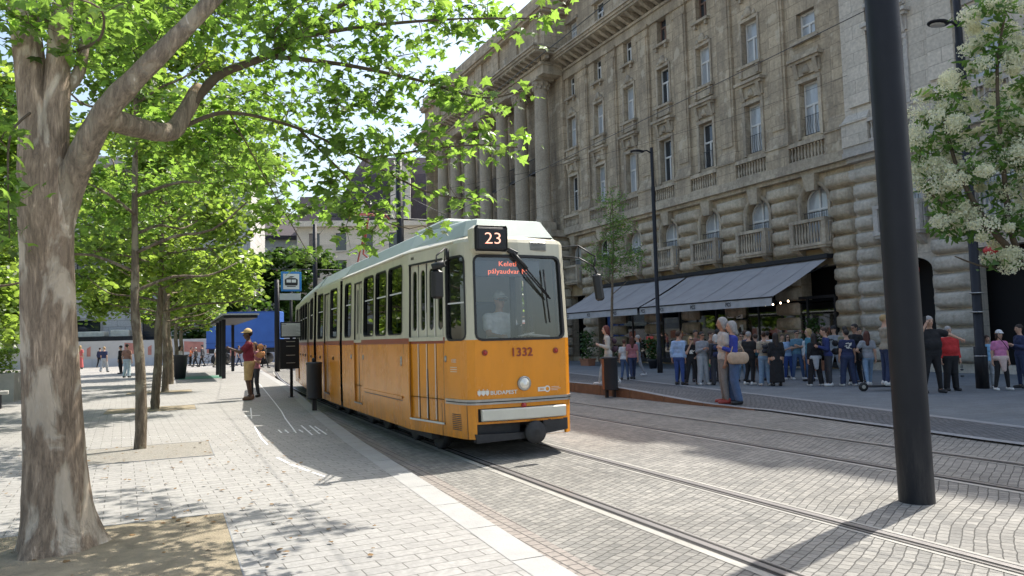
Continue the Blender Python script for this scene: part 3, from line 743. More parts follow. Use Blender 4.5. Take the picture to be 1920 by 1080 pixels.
mb = MB(); mb.box(23, 52, -16, -.4, 25.0, 25.1); mb.box(52.0, 52.1, -16, 1.45, 0, 24.3); mb.box(-12, 52, -16.1, -16, 0, 25); mb.box(-12.1, -12, -16, 0, 0, 25); obj('wall', mb, M_st, BLD)
for s, w in ((-10.5, 1.2), (-1.6, .8), (1.6, 1.3), (6.6, 1.0), (11.6, 1.5), (19.5, 1.2)):
    mb = MB(); mb.box(s - w, s + w, -5.6, -3.5, 30, 35.4); mb.box(s - w - .1, s + w + .1, -5.7, -3.4, 35.4, 35.6); obj('chimney', mb, M_st, BLD)

# ---- columned portico, standing forward
PA, PB = 27.3, 52.0
mb = MB(); panel(mb, PA, PB, 0, ZC + .3, [(s + 1.63 - .72, s + 1.63 + .72, 5.3, 7.85, 0, .72) for s in cols_s[:-1]] + [(s + 1.63 - .9, s + 1.63 + .9, .3, 4.3, 0, 0) for s in cols_s[:-1]], lambda u, v, d: (u, 1.5 - d, v), .6)
mb.add([(PA, 1.5, 0), (PA, 1.5, ZC + .3), (PA, 0, ZC + .3), (PA, 0, 0)], [(0, 1, 2, 3)]); mb.box(PA, PB, 0, 1.5, ZC + .28, ZC + .3)
obj('portico_base', mb, M_st, BLD)
obj('inner_wall', MB().box(PA + .2, PB, .2, .25, .3, 8.6), M_dark, BLD)
mb = MB(); mb.box(PA - .2, PB, 1.5, 1.9, 8.4, 8.65); mb.box(PA - .2, PB, 1.5, 1.75, 8.65, 8.92); mb.box(PA - .25, PA, 0, 1.9, 8.4, 8.65); obj('string_cornice', mb, M_tr, BLD)
for s in cols_s[:-1]:
    mb = MB()
    for k in range(12): boss_block(mb, s - .65, s + .65, .35 + .65 * k, .35 + .65 * (k + 1) - .03, 1.48, 1.8)
    obj('rusticated_pier', mb, M_boss, BLD); window(s + 1.63, 5.3, 7.8, .7, d=1.2, arch=.68)
boss_end = MB()
for k in range(12): boss_end.cbox((PA - .08, .75, .35 + .65 * k + .31), (.3, 1.4, .60), ch=.1)
obj('rusticated_pier', boss_end, M_boss, BLD)
mb = MB(); panel(mb, PA, PB, ZC + .3, 19.6, [(s + 1.63 - .52, s + 1.63 + .52, z0, z1) for s in cols_s[:-1] for z0, z1 in (ROWB, ROWC, ROWD)], lambda u, v, d: (u, .25 - d, v), .35)
mb.box(PA - .02, PA, 0, .25, ZC, 19.6); obj('portico_wall', mb, M_st, BLD)
obj('inner_wall', MB().box(PA + .2, PB, -.45, -.4, 9, 19.6), M_dark, BLD)
for s in cols_s[:-1]:
    for z0, z1 in (ROWB, ROWC, ROWD): window(s + 1.63, z0, z1, .5, d=.0)
    g_ = MB(); g_.box(s + .7, s + 2.55, .3, 1.0, 13.35, 13.5)
    for k in range(14): g_.box(s + .72 + k * .14, s + .74 + k * .14, .96, .98, 13.5, 14.4)
    g_.box(s + .7, s + 2.56, .95, .99, 14.4, 14.44); obj('iron_balcony', g_, M_iron, BLD)
M_col = stone_mat('column_stone', (.50, .43, .33), (.29, .25, .195), 9, 1.5, .006, .7, .55, bump=.3)
for s in cols_s:
    mb = MB()
    mb.box(s - .66, s + .66, .62, 1.75, 8.92, 9.5)
    mb.lathe([(.64, 0), (.66, .08), (.58, .16), (.62, .24), (.54, .36), (.52, .5), (.53, 3.5), (.50, 6.5), (.45, 9.0), (.44, 9.1), (.50, 9.16), (.46, 9.24), (.50, 9.4), (.60, 9.75), (.66, 9.9)], (s, 1.18, 9.5), 28)
    for k in range(10):
        w = 2 * PI * k / 10
        for (rr, z) in ((.54, 18.95), (.60, 19.2)): mb.ball((s + rr * math.cos(w + z), 1.18 + rr * math.sin(w + z), z), (.10, .10, .13), 6)
    mb.box(s - .68, s + .68, .5, 1.86, 19.4, 19.6)
    obj('column', mb, M_col, BLD)
mb = MB(); mb.box(PA - .1, PB, .2, 1.75, 19.6, 20.2); mb.box(PA - .2, PB, .2, 1.9, 20.2, 20.4)
x = PA
while x < PB: mb.prism([(1.88, 20.4), (2.1, 20.4), (2.7, 20.62), (2.7, 20.7), (1.88, 20.7)], x, x + .26, 'YZ'); x += .72
for k in range(3): mb.box(PA - .75, PA - .1, .3 + .65 * k, .55 + .65 * k, 20.42, 20.7)
mb.box(PA - .95, PB, -.2, 2.75, 20.7, 20.86); mb.box(PA - 1.05, PB, -.2, 2.87, 20.86, 21.02); mb.box(PA - 1.15, PB, -.2, 2.97, 21.02, 21.16)
obj('entablature', mb, M_tr, BLD)
mb = MB(); mb.box(PA, PB, -.3, 1.5, 21.16, 23.9); mb.box(PA - .3, PB, -.3, 1.9, 23.9, 24.1); mb.box(PA - .4, PB, -.3, 2.05, 24.1, 24.35)
for s in cols_s: mb.box(s - .6, s + .6, 1.5, 1.66, 21.16, 23.9); mb.lathe([(.0, -.02), (.42, 0), (.46, .05), (.3, .1), (.0, .12)], (s + 1.63, 1.52, 22.5), 14, axis='Y')
mb.box(PA - .1, PB, -.3, 1.7, 24.35, 25.3)
obj('portico_attic', mb, M_st, BLD)
# ================================================================ TRAM
TX, TY = 4.47, 9.5
M_cream = M('cream_paint', (.58, .545, .42), .30, var=.14, vs=2.2, streak=.4, spec=.6)
M_oran = M('orange_paint', (.76, .275, .012), .24, var=.16, vs=2.0, streak=.4, spec=.6)
M_stripe = M('red_brown_stripe', (.27, .055, .025), .35)
M_fair = M('roof_fairing_paint', (.37, .43, .39), .5, var=.08, vs=1.2)
M_seal = M('rubber_seal', (.013, .013, .014), .5)
M_under = M('underframe_black', (.028, .028, .030), .65, var=.4, vs=6, bump=.2)
M_steel = M('brushed_steel', (.42, .41, .39), .35, .8, var=.2, vs=10)
M_cab = M('cab_lining', (.60, .62, .63), .7)
M_tint = glass_mat('tram_side_glass', (.30, .34, .32), .09, .015)
M_wind = glass_mat('windscreen_glass', (.93, .95, .95), .085, .02, (.95, .98, 1))
M_led = M('led_red', (1.0, .20, .10), .5, emit=.55)
M_led2 = M('led_pale', (1.0, .50, .36), .5, emit=.62)
M_ledbg = M('led_panel', (.012, .012, .016), .25)
M_red = M('red_lamp', (.36, .02, .015), .2)
M_num = M('number_brown', (.26, .04, .02), .5)
M_white = M('white_vinyl', (.70, .68, .62), .5)
M_bumper = M('bumper_cream', (.62, .59, .50), .4, var=.1, vs=3)
M_lens = M('headlamp_lens', (.75, .70, .60), .08, .35, spec=1)
M_seat = M('seat_blue', (.03, .05, .10), .7)
M_handle = M('handrail_steel', (.5, .5, .48), .3, .8)
add_grime(M_oran, 1.0); add_grime(M_cream, 3.6, (.25, .22, .17), .35, 2.2)
TRAM = thing('tram', 'orange and cream articulated tram standing at the stop, front towards the camera', 'tram', (TX, TY, 0))

def make_outline(pts):
    us = [0.0]
    for a, b_ in zip(pts, pts[1:]): us.append(us[-1] + math.dist(a, b_))
    def at(u):
        u = min(max(u, 0), us[-1])
        for i in range(len(pts) - 1):
            if u <= us[i + 1] + 1e-9:
                t = (u - us[i]) / (us[i + 1] - us[i]); a, b_ = pts[i], pts[i + 1]
                n = Vector((b_[1] - a[1], -(b_[0] - a[0]))).normalized()     # outward is to the left of travel here
                return a[0] + (b_[0] - a[0]) * t, a[1] + (b_[1] - a[1]) * t, n
    return us, at
# section 1 outline, rear-left corner, round the nose, to the rear-right corner
L1 = 6.68
out1 = [(-1.12, L1), (-1.12, 1.75), (-.84, .22), (-.79, .08), (-.70, .005), (0, -.05), (.70, .005), (.79, .08), (.84, .22), (1.12, 1.75), (1.12, L1)]
US1, AT1 = make_outline(out1)
def body_fn(at, flip=1, tumble=True):
    def f(u, z, d):
        x, y, n = at(u)
        nx, ny = n.x, n.y
        k = 1
        if tumble and z > 1.65: k = 1 - .020 * (z - 1.65)
        if z < .8: k = 1 - .03 * (.8 - z)
        yo = .055 * max(0, z - 1.65) * max(0, 1 - y / 2.0) if y < 2 else 0
        return ((x - nx * d) * k, y - ny * d + yo, z)
    return f
F1 = body_fn(AT1)
E1 = US1[-1]; MID = E1 / 2
def uL(y):   # u on the left flank of section 1 for a distance y behind the nose
    return L1 - y if y >= 1.75 else (L1 - 1.75) + math.dist((-1.12, 1.75), (-.84, .22)) * (1.75 - y) / (1.75 - .22)
ZB, ZS0, ZS1, ZT = .29, 1.62, 1.70, 3.0
side_w = [(2.09, 2.91), (3.06, 3.78), (3.94, 4.69), (5.81, 6.40)]
winz = (1.77, 2.86)
holesU = []; holesL = []
for a, b_ in side_w:
    holesU.append((uL(b_), uL(a), *winz, .07)); holesU.append((E1 - uL(a), E1 - uL(b_), *winz, .07))
doorL = [(uL(1.72), uL(.66)), (uL(5.53), uL(4.88))]
for a, b_ in doorL: holesU.append((a, b_, ZS1, 2.83, 0)); holesL.append((a, b_, .45, ZS0, 0))
cabw = (uL(.55), uL(.10), 1.66, 2.80, .07)
holesU.append(cabw); holesU.append((E1 - cabw[1], E1 - cabw[0], 1.66, 2.80, .07))
WS = (MID - .665, MID + .665, 1.655, 2.79, .07)
holesU.append(WS)
# the ZS1 line must lie under the windows: build cream part from 1.655 up with the stripe outside the nose
def side_only(us_): return us_
mb = MB(); panel(mb, 0, E1, ZS1 if False else 1.64, ZT, holesU, F1, .05, 0, 1, dv=.6, du=.8, skip=US1)
top = obj('cream_upper_body', mb, [M_cream, M_seal], TRAM)
mb = MB(); panel(mb, 0, E1, .80, 1.64, [(a, b_, .80, 1.64, 0) for a, b_ in doorL], F1, .05, 0, 0, du=.8, skip=US1)
lowh = [(a, b_, .45, .80, 0) for a, b_ in doorL]
NB = MID - .66, MID + .66
panel(mb, 0, E1, ZB, .80, lowh + [(NB[0] - .04, NB[1] + .02, ZB, .49, 0), (NB[0] - .02, NB[1] + .0, .52, .70, 0)], F1, .04, 0, 0, du=.8, skip=US1)
obj('orange_lower_body', mb, M_oran, TRAM)
def band(mb, u0, u1, z0, z1, fn, off, mi=0, us=()):
    cuts = sorted({u0, u1} | {u for u in us if u0 < u < u1})
    for a, b_ in zip(cuts, cuts[1:]):
        mb.add([fn(a, z0, -off), fn(b_, z0, -off), fn(b_, z1, -off), fn(a, z1, -off), fn(a, z0, 0), fn(b_, z0, 0), fn(b_, z1, 0), fn(a, z1, 0)], [(0, 1, 2, 3), (0, 4, 5, 1), (3, 2, 6, 7)], mi)
def band_gaps(mb, u0, u1, z0, z1, fn, off, gaps, us=()):
    cur = u0
    for a, b_ in sorted(gaps):
        if a > cur: band(mb, cur, a, z0, z1, fn, off, 0, us)
        cur = max(cur, b_)
    if cur < u1: band(mb, cur, u1, z0, z1, fn, off, 0, us)
mb = MB(); band_gaps(mb, 0, uL(.62), 1.60, 1.69, F1, .004, doorL, US1); band(mb, E1 - uL(.62), E1, 1.60, 1.69, F1, .004, 0, US1); obj('waist_stripe', mb, M_stripe, TRAM)
# nose trim rails, right round the corners
mb = MB(); band(mb, uL(.60), E1 - uL(.60), .795, .825, F1, .022, 0, US1); band(mb, uL(.60), E1 - uL(.60), .755, .78, F1, .022, 0, US1); tr = obj('chrome_trim', mb, M_steel, TRAM)
mb = MB(); band(mb, uL(.60), E1 - uL(.60), .78, .795, F1, .012, 0, US1); obj('rubber_strip', mb, M_seal, tr)
# panel lines and vents on the orange flank
for y in (2.0, 4.82, 5.6): mb = MB(); band(mb, uL(y), uL(y) + .012, ZB + .01, 1.6, F1, .002, 0); obj('panel_gap', mb, M_seal, TRAM)
for u0, u1, z0, z1 in ((uL(4.7), uL(2.1), .70, .714), (uL(.74), uL(.74) + .012, ZB, .75), (uL(.1), uL(.1) + .01, ZB, .75)): mb = MB(); band(mb, u0, u1, z0, z1, F1, .003); obj('panel_gap', mb, M_seal, TRAM)
mb = MB()
for k in range(9): band(mb, uL(.46), uL(.22), .40 + k * .026, .412 + k * .026, F1, .003)
obj('vent_slats', mb, M_seal, TRAM)
mb = MB(); band(mb, uL(4.72), uL(2.08), .74, .775, F1, .02); obj('flank_rail', mb, M_oran, TRAM)

# glazing: thin panes set back in the openings
def glaze(h, fn, name, mat, us=(), off=.03, parent=None, seal=True, bar=None):
    mb = MB(); cuts = sorted({h[0], h[1]} | {u for u in us if h[0] < u < h[1]})
    for a, b_ in zip(cuts, cuts[1:]): mb.add([fn(a, h[2], off), fn(b_, h[2], off), fn(b_, h[3], off), fn(a, h[3], off)], [(0, 1, 2, 3)])
    g_ = obj(name, mb, mat, parent or TRAM)
    if seal:
        # rubber ring just proud of the skin, following the rounded corners
        a, b_, c, d_, r = h[:5]; pts = []
        for cx, cy, a0 in ((b_ - r, c + r, -PI / 2), (b_ - r, d_ - r, 0), (a + r, d_ - r, PI / 2), (a + r, c + r, PI)):
            for k in range(4): w = a0 + PI / 2 * k / 3; pts.append((cx + r * math.cos(w), cy + r * math.sin(w), math.cos(w), math.sin(w)))
            if b_ - a > .8 and a0 in (0, PI):
                ex = [a + r + (b_ - a - 2 * r) * q / 8 for q in range(1, 8)]; sg_ = 1 if a0 == 0 else -1
                for e in (ex[::-1] if sg_ == 1 else ex): pts.append((e, cy + sg_ * r, 0, sg_))
        sb = MB(); n = len(pts); t = seal if seal is not True else .022
        V = [fn(p[0] + t * p[2], p[1] + t * p[3], -.008) for p in pts] + [fn(p[0], p[1], -.008) for p in pts] + [fn(p[0], p[1], .02) for p in pts]
        sb.add(V, [(k, (k + 1) % n, n + (k + 1) % n, n + k) for k in range(n)] + [(n + k, n + (k + 1) % n, 2 * n + (k + 1) % n, 2 * n + k) for k in range(n)])
        obj('window_seal', sb, M_seal, g_)
    if bar:
        bb = MB(); band(bb, h[0], h[1], bar, bar + .022, lambda u, v, d: fn(u, v, d + off + .0), .012, 0, us); obj('glazing_bar', bb, M_frame, g_)
    return g_
for a, b_ in side_w:
    glaze((uL(b_), uL(a), *winz, .07), F1, 'side_window', M_tint, bar=2.42)
    glaze((E1 - uL(a), E1 - uL(b_), *winz, .07), F1, 'side_window', M_tint)
glaze(cabw, F1, 'cab_window', M_tint, US1, seal=.03, bar=2.15)
glaze((E1 - cabw[1], E1 - cabw[0], 1.66, 2.80, .07), F1, 'cab_window', M_tint, US1)
glaze(WS, F1, 'windscreen', M_wind, US1, seal=.035)

def folding_door(u0, u1, fn, leaves, parent=TRAM, us=()):
    """folding leaves, each with a tall slit of glass in a rubber surround"""
    mb = MB(); gl = MB(); sl_ = MB(); st = MB(); sw = MB(); w = (u1 - u0) / leaves
    for k in range(leaves):
        a, b_ = u0 + k * w + .008, u0 + (k + 1) * w - .008
        m_ = (a + b_) / 2; hw = min(.075, w * .3)
        panel(mb, a, b_, 1.64, 2.81, [(m_ - hw, m_ + hw, 1.80, 2.72, hw * .95)], lambda u, v, d: fn(u, v, d + .03), .02, 0, 0)
        panel(mb, a, b_, .47, 1.64, [], lambda u, v, d: fn(u, v, d + .03), .02, 1, 1)
        gl.add([fn(m_ - hw, 1.80, .045), fn(m_ + hw, 1.80, .045), fn(m_ + hw, 2.72, .045), fn(m_ - hw, 2.72, .045)], [(0, 1, 2, 3)])
    F_ = lambda u, v, d: fn(u, v, d + .03)
    for k in range(1, leaves):
        x = u0 + k * w
        if k == leaves // 2: band(st, x - .014, x + .014, .47, 2.80, F_, .012)
        else: band(sl_, x - .010, x + .010, .47, 2.80, F_, .006)
        band(sw, x - .036, x - .016, .5, 2.4, F_, .014)
    band(sw, u0, u1, .45, .475, fn, .02)
    for e in (u0, u1 - .016): band(st, e, e + .016, .45, 2.83, fn, .006)
    band(st, u0, u1, 2.81, 2.835, fn, .006)
    d_ = obj('folding_door', mb, [M_cream, M_oran], parent); obj('door_glass', gl, M_tintd, d_); obj('door_seal', st, M_seal, d_)
    if sl_.f: obj('door_hinge_strip', sl_, M_seal, d_)
    obj('door_edge_rail', sw, M_white if leaves > 2 else M_steel, d_)
    bb = MB(); band(bb, u0, u1, 1.60, 1.69, F_, .004); obj('door_stripe', bb, M_stripe, d_)
    return d_
M_tintd = glass_mat('door_glass', (.10, .12, .12), .06, .02)
folding_door(*doorL[0], F1, 4); folding_door(*doorL[1], F1, 2)
# door push buttons and handles
mb = MB()
for y, z in ((.60, 1.38), (2.12, 1.36), (2.12, 1.30), (4.72, 1.36), (5.75, 1.36)):
    x, yy, n_ = AT1(uL(y)); p = F1(uL(y), z, 0); mb.ball((p[0] - .005, p[1], p[2]), (.02, .03, .05), 8)
obj('door_button', mb, M_steel, TRAM)

# roof line: gutter, skin and fairing
def ring_at(z, inset, ymin=0.0, y1=L1, pts=out1, k=1.0):
    return [((abs(x) - inset) * (1 if x > 0 else -1) * k if abs(x) > 1e-6 else 0, min(y + inset * (1 if y < 1 else 0) + ymin, y1), z) for x, y in pts]
def loft(mb, rings, mi=0, cap=True, sm=False):
    n = len(rings[0]); V = [p for r_ in rings for p in r_]; Fc = []
    for i in range(len(rings) - 1):
        for k in range(n): Fc.append((i * n + k, i * n + (k + 1) % n, (i + 1) * n + (k + 1) % n, (i + 1) * n + k))
    if cap: Fc += [tuple(range((len(rings) - 1) * n, len(rings) * n))]
    mb.add(V, Fc, mi, sm)
tk = 1 - .02 * (ZT - 1.65)
mb = MB(); loft(mb, [ring_at(ZT, 0, .074, k=tk), ring_at(ZT + .05, .02, .08, k=tk), ring_at(ZT + .10, .09, .09, k=tk), ring_at(ZT + .11, .5, .1, k=tk)]); obj('roof_edge', mb, M_cream, TRAM)
mb = MB(); loft(mb, [ring_at(ZT + .045, .05, .07), ring_at(ZT + .06, .07, .07)])
for y in (1.95,): pass
gut = MB()
for sx in (-1, 1): gut.tube([(sx * 1.10, 2.0, 3.02), (sx * 1.10, L1, 3.02)], .02, 6); gut.tube([(sx * 1.10, 2.0, 3.02), (sx * 1.08, 1.75, 3.02), (sx * .835, .42, 3.03)], .016, 6)
obj('rain_gutter', gut, M_cream, TRAM)
fo = [(-1.0, L1), (-1.0, 1.95), (-.72, .30), (-.60, .14), (.60, .14), (.72, .30), (1.0, 1.95), (1.0, L1)]
def fring(z, sx, dy, fo=fo, yend=L1): return [(x * sx, min(y + dy * (1 if y < 2.5 else 0), yend), z) for x, y in fo]
mb = MB(); loft(mb, [fring(3.10, 1.0, 0), fring(3.35, .84, .16), fring(3.375, .80, .24)])
fr = obj('roof_fairing', mb, M_fair, TRAM)
mb = MB(); mb.cbox((-.1, 2.0, 3.43), (1.15, 1.6, .16), ch=.04)
for k in range(3): mb.cbox((-.35 + .3 * k, 1.5, 3.515), (.16, .25, .012), ch=.004)
obj('roof_unit', mb, M_fair, fr)
mb = MB()
for k in range(4): mb.tube([(.12 + .05 * k, 2.6, 3.47), (.10 + .05 * k, 2.6, 3.58), (.02 + .05 * k, 2.75, 3.58)], .008, 5)
mb.tube([(-.05, 2.6, 3.53), (.35, 2.6, 3.55)], .008, 5); obj('roof_grab_rail', mb, M_steel, fr)
mb = MB(); nn = 24
for k in range(nn):
    y = 2.1 + (L1 - 2.3) * k / nn; mb.box(-1.005, -.985, y, y + .11, 3.055, 3.085)
obj('roof_vent_slots', mb, M_seal, fr)
# display box above the windscreen, LED route number
def F1f(x, z, d=0): return F1(MID + x, z, -d)
def fpt(x, z, d=0): p = F1(MID + x, z, -d); return p
DX = -.455
mb = MB(); mb.cbox((DX, -.02 + .055 * 1.38, 3.03), (.52, .26, .38), ch=.05); obj('display_hood', mb, M_cream, TRAM)
mb = MB(); mb.cbox((DX, -.155 + .075, 3.03), (.49, .04, .355), ch=.03); db = obj('route_display', mb, M_seal, TRAM)
obj('display_glass', MB().cbox((DX, -.155 + .052, 3.03), (.40, .006, .27), ch=.002), M_ledbg, db)
text('23', .225, M_led2, db, face_mtx((DX + .02, -.155 + .046, 2.955), (1, 0, 0), (0, 0, 1)), 'route_number', .002, -.002, sx=1.2)
# vent grille on the right of the brow
mb = MB(); mb.cbox((.32, .048, 2.955), (.27, .03, .13), ch=.01); vg = obj('vent_grille', mb, M_steel, TRAM)
sb = MB()
for k in range(6): sb.box(.20, .44, .026, .032, 2.905 + k * .018, 2.912 + k * .018)
obj('vent_slats', sb, M_seal, vg)
# LED destination behind the windscreen
mb = MB(); mb.cbox((-.13, .16, 2.64), (1.05, .04, .24), ch=.01); dd = obj('destination_display', mb, M('display_case', (.10, .12, .14), .5), TRAM)
text('Keleti', .10, M_led, dd, face_mtx((-.12, .134, 2.672), (1, 0, 0), (0, 0, 1)), 'destination_text', .001, .0, sx=1.2)
text('pályaudvar M', .10, M_led, dd, face_mtx((-.12, .134, 2.565), (1, 0, 0), (0, 0, 1)), 'destination_text', .001, .0, sx=1.15)
# numbers, lamps and lettering on the nose
text('1332', .165, M_num, TRAM, face_mtx((-.02, F1f(0, 1.45)[1] - .004, 1.40), (1, 0, 0), (0, 0, 1)), 'fleet_number', .002, .003, sx=1.05)
for x in (-.56, .53):
    p = fpt(x, 1.46); mb = MB(); mb.lathe([(.042, -.01), (.042, .012), (.036, .02)], (x, p[1], 1.46), 16, axis='Y'); l_ = obj('marker_lamp', mb, M_stripe, TRAM)
    obj('lamp_lens', MB().lathe([(.030, .015), (.022, .028), (.0, .032)], (x, p[1], 1.46), 14, axis='Y'), M_red, l_)
mb = MB(); mb.lathe([(.098, -.02), (.102, .02), (.094, .032), (.082, .03)], (.0, -.05, 1.02), 28, axis='Y'); h = obj('headlamp', mb, M_steel, TRAM)
obj('lamp_lens', MB().lathe([(.084, .018), (.07, .032), (.04, .042), (.0, .046)], (.0, -.05, 1.02), 24, axis='Y'), M_lens, h)
mb = MB(); mb.lathe([(.040, -.01), (.040, .014), (.03, .03), (0, .034)], (-.01, -.045, .72), 16, axis='Y'); obj('fog_lamp', mb, M_red, TRAM)
text('BUDAPEST', .074, M_white, TRAM, face_mtx((-.30, -.034, .885), (1, -.075, 0), (0, 0, 1)), 'city_lettering', .002, .0015, sx=1.12)
mb = MB()
for k, (dx, w) in enumerate(((-.06, .05), (0, .06), (.06, .05))):
    c = -.60 + dx; mb.add([(c - w / 2, -.020, .945), (c + w / 2, -.024, .945), (c + w / 2, -.024, .90), (c, -.022, .872), (c - w / 2, -.020, .90)], [(4, 3, 2, 1, 0)])
    mb.add([(c - w / 4, -.021, .952), (c + w / 4, -.024, .952), (c, -.023, .968)], [(0, 1, 2)])
obj('city_crest', mb, M_white, TRAM)
mb = MB(); mb.add([(.22, -.0405, .955), (.22, -.0405, .895), (.36, -.031, .895), (.36, -.031, .955)], [(0, 1, 2, 3)]); mb.lathe([(.046, 0), (.046, .004)], (.375, -.026, .925), 18, axis='Y')
lg = obj('operator_logo', mb, M_white, TRAM)
obj('logo_ring', MB().lathe([(.027, .004), (.027, .006)], (.375, -.026, .925), 16, axis='Y'), M_oran, lg)
text('bkk', .045, M_oran, lg, face_mtx((.285, -.0395, .912), (1, .06, 0), (0, 0, 1)), 'logo_lettering', .001)
mb = MB()
for k, w in enumerate((.12, .15, .10)): mb.box(.44, .44 + w, -.026, -.024, .945 - k * .022, .951 - k * .022)
obj('small_print', mb, M_white, TRAM)
# small signs on the flanks
def flank_text(body, y, z, sz, mat, off=.004):
    u = uL(y); p = F1(u, z, -off); q = F1(u + .1, z, -off)
    return text(body, sz, mat, TRAM, face_mtx(p, (q[0] - p[0], q[1] - p[1], 0), (0, 0, 1)), 'flank_lettering', .001)
flank_text('1332', .38, 1.33, .07, M_white); flank_text('bkk', 1.6, 2.90, .07, M_seal)
mb = MB()
for k in range(3): band(mb, uL(.48), uL(.30), 1.20 + k * .03, 1.208 + k * .03, F1, .003)
obj('small_print', mb, M_white, TRAM)
# bumper, apron, coupler
mb = MB()
n = 10; V = []
for zz, off in ((.535, 0), (.535, .06), (.55, .075), (.675, .075), (.69, .06), (.69, 0)):
    for k in range(n + 1): u = NB[0] + .02 + (NB[1] - NB[0] - .04) * k / n; V.append(F1(u, zz, -off))
mb.add(V, [(j * (n + 1) + k, j * (n + 1) + k + 1, (j + 1) * (n + 1) + k + 1, (j + 1) * (n + 1) + k) for j in range(5) for k in range(n)] + [tuple(j * (n + 1) for j in range(6)), tuple(j * (n + 1) + n for j in range(5, -1, -1))])
obj('bumper', mb, M_bumper, TRAM)
mb = MB(); mb.box(NB[0] - MID - .0, NB[1] - MID, .03, .05, .50, .72); obj('bumper_recess', mb, M_seal, TRAM)
mb = MB(); mb.box(-.72, -.02, .08, .5, .30, .50); mb.prism([(-.70, .24), (.05, .26), (.05, .34), (-.72, .36)], -.02, .12, 'XZ')
mb.prism([(.36, .30), (.70, .34), (.70, .50), (.30, .50)], .0, .05, 'XZ'); mb.box(-.02, .4, .3, .5, .28, .5); mb.box(.30, .42, -.02, .08, .42, .50)
mb.box(-.95, .95, 1.9, L1 - .2, .32, .45); mb.box(-.78, .78, .5, 1.9, .32, .45); obj('apron', mb, M_under, TRAM)
mb = MB(); mb.lathe([(.06, -.35), (.065, 0), (.065, .02), (.155, .03), (.16, .06), (.155, .085), (.09, .09), (.05, .11)], (.145, -.02, .34), 26, axis='Y')
cp = obj('coupler', mb, M_under, TRAM); obj('coupler_pin', MB().lathe([(.035, .09), (.035, .115)], (.145, -.02, .34), 12, axis='Y'), M_seal, cp)
# trucks and wheels
for y in (2.0, 5.0):
    mb = MB(); mb.box(-.95, .95, y - .8, y + .8, .28, .42); mb.box(-.98, -.86, y - .9, y + .9, .2, .36); mb.box(.86, .98, y - .9, y + .9, .2, .36); tk_ = obj('truck', mb, M_under, TRAM)
    for dy in (-.6, .6):
        wb = MB()
        for sx in (-.72, .72): wb.lathe([(.30, -.06), (.33, -.05), (.33, .05), (.30, .06)], (sx, y + dy, .335), 20, axis='X')
        obj('wheelset', wb, M_under, tk_)
# wiper
mb = MB()
for o_ in (0, .05): mb.tube([fpt(-.14 + o_, 2.84, .03), fpt(.16 + o_, 2.50, .05), fpt(.45 + o_ * .4, 2.20, .045)], [.014, .012, .009], 6)
mb.cbox((-.10, .0, 2.86), (.16, .05, .07), ry=.4, ch=.01); mb.tube([fpt(-.10, 2.86, .03), fpt(.10, 2.62, .05)], .026, 6)
mb.tube([fpt(.395, 2.62, .018), fpt(.42, 2.2, .022), fpt(.45, 1.86, .018)], .012, 6)
obj('windscreen_wiper', mb, M_seal, TRAM)
# mirrors on their tubular arms
mb = MB()
P = [(-.92, .42, 2.93), (-1.06, .12, 2.90), (-1.30, -.22, 2.76)]
P2 = [(-.92, .42, 2.78), (-1.06, .15, 2.72), (-1.30, -.20, 2.62)]
mb.tube(P, .012, 6); mb.tube(P2, .012, 6); mb.tube([P[1], P2[1]], .009, 5); mb.tube([P[2], P2[2]], .010, 5); mb.tube([P[0], P2[0]], .028, 6)
mb.tube([P2[2], (-1.30, -.22, 2.55)], .014, 6); ar = obj('mirror_arm', mb, M_seal, TRAM)
mb = MB(); mb.cbox((-1.30, -.22, 2.38), (.17, .10, .38), rz=.25, ch=.03); mb.tube([(-1.36, -.22, 2.60), (-1.22, -.3, 2.65)], [.05, .045], 8); obj('mirror_head', mb, M_seal, ar)
mb = MB()
P = [(.80, .25, 2.98), (.98, .02, 2.98), (1.16, -.16, 2.80)]; P2 = [(.80, .25, 2.84), (.98, .02, 2.80), (1.14, -.14, 2.66)]
mb.tube(P, .012, 6); mb.tube(P2, .012, 6); mb.tube([P[0], P2[0]], .024, 6); mb.tube([P[1], P2[1]], .009, 5); mb.tube([P[2], P2[2]], .016, 6); mb.tube([P2[2], (1.18, -.14, 2.55)], .014, 6); ar = obj('mirror_arm', mb, M_seal, TRAM)
mb = MB(); mb.cbox((1.20, -.14, 2.36), (.13, .10, .40), rz=-.5, ry=-.12, ch=.03); obj('mirror_head', mb, M_seal, ar)
# interior: floor, ceiling, cab bulkhead, dashboard, seats, poles
mb = MB(); mb.box(-1.05, 1.05, 1.8, L1, .82, .86); mb.box(-.80, .80, .3, 1.8, .82, .86); mb.box(-1.02, 1.02, 1.8, L1, 2.92, 2.96); mb.box(-.78, .78, .35, 1.8, 2.92, 2.96); mb.box(-.95, .95, 1.95, 1.99, .86, 2.92); mb.box(-.6, .6, .12, .5, .9, 1.5); mb.box(-.55, .55, .2, .45, 1.5, 1.62)
obj('cab_interior', mb, M_cab, TRAM)
mb = MB(); mb.cbox((.36, .25, 1.68), (.36, .22, .03), ry=.1, ch=.01); mb.cbox((.18, .24, 1.70), (.22, .18, .02), ry=-.2, ch=.005); obj('papers', mb, M_white, TRAM)
mb = MB(); mb.box(.02, .09, .35, .40, 1.6, 2.55); mb.cbox((.12, .3, 1.72), (.1, .1, .25), ch=.02); mb.box(.3, .34, .3, .34, 1.6, 1.95); obj('cab_post', mb, M_seal, TRAM)
mb = MB(); mb.cbox((-.08, .95, 1.36), (.45, .42, .10), ch=.03); mb.cbox((-.08, 1.18, 1.8), (.44, .10, .85), ch=.04); obj('driver_seat', mb, M_seat, TRAM)
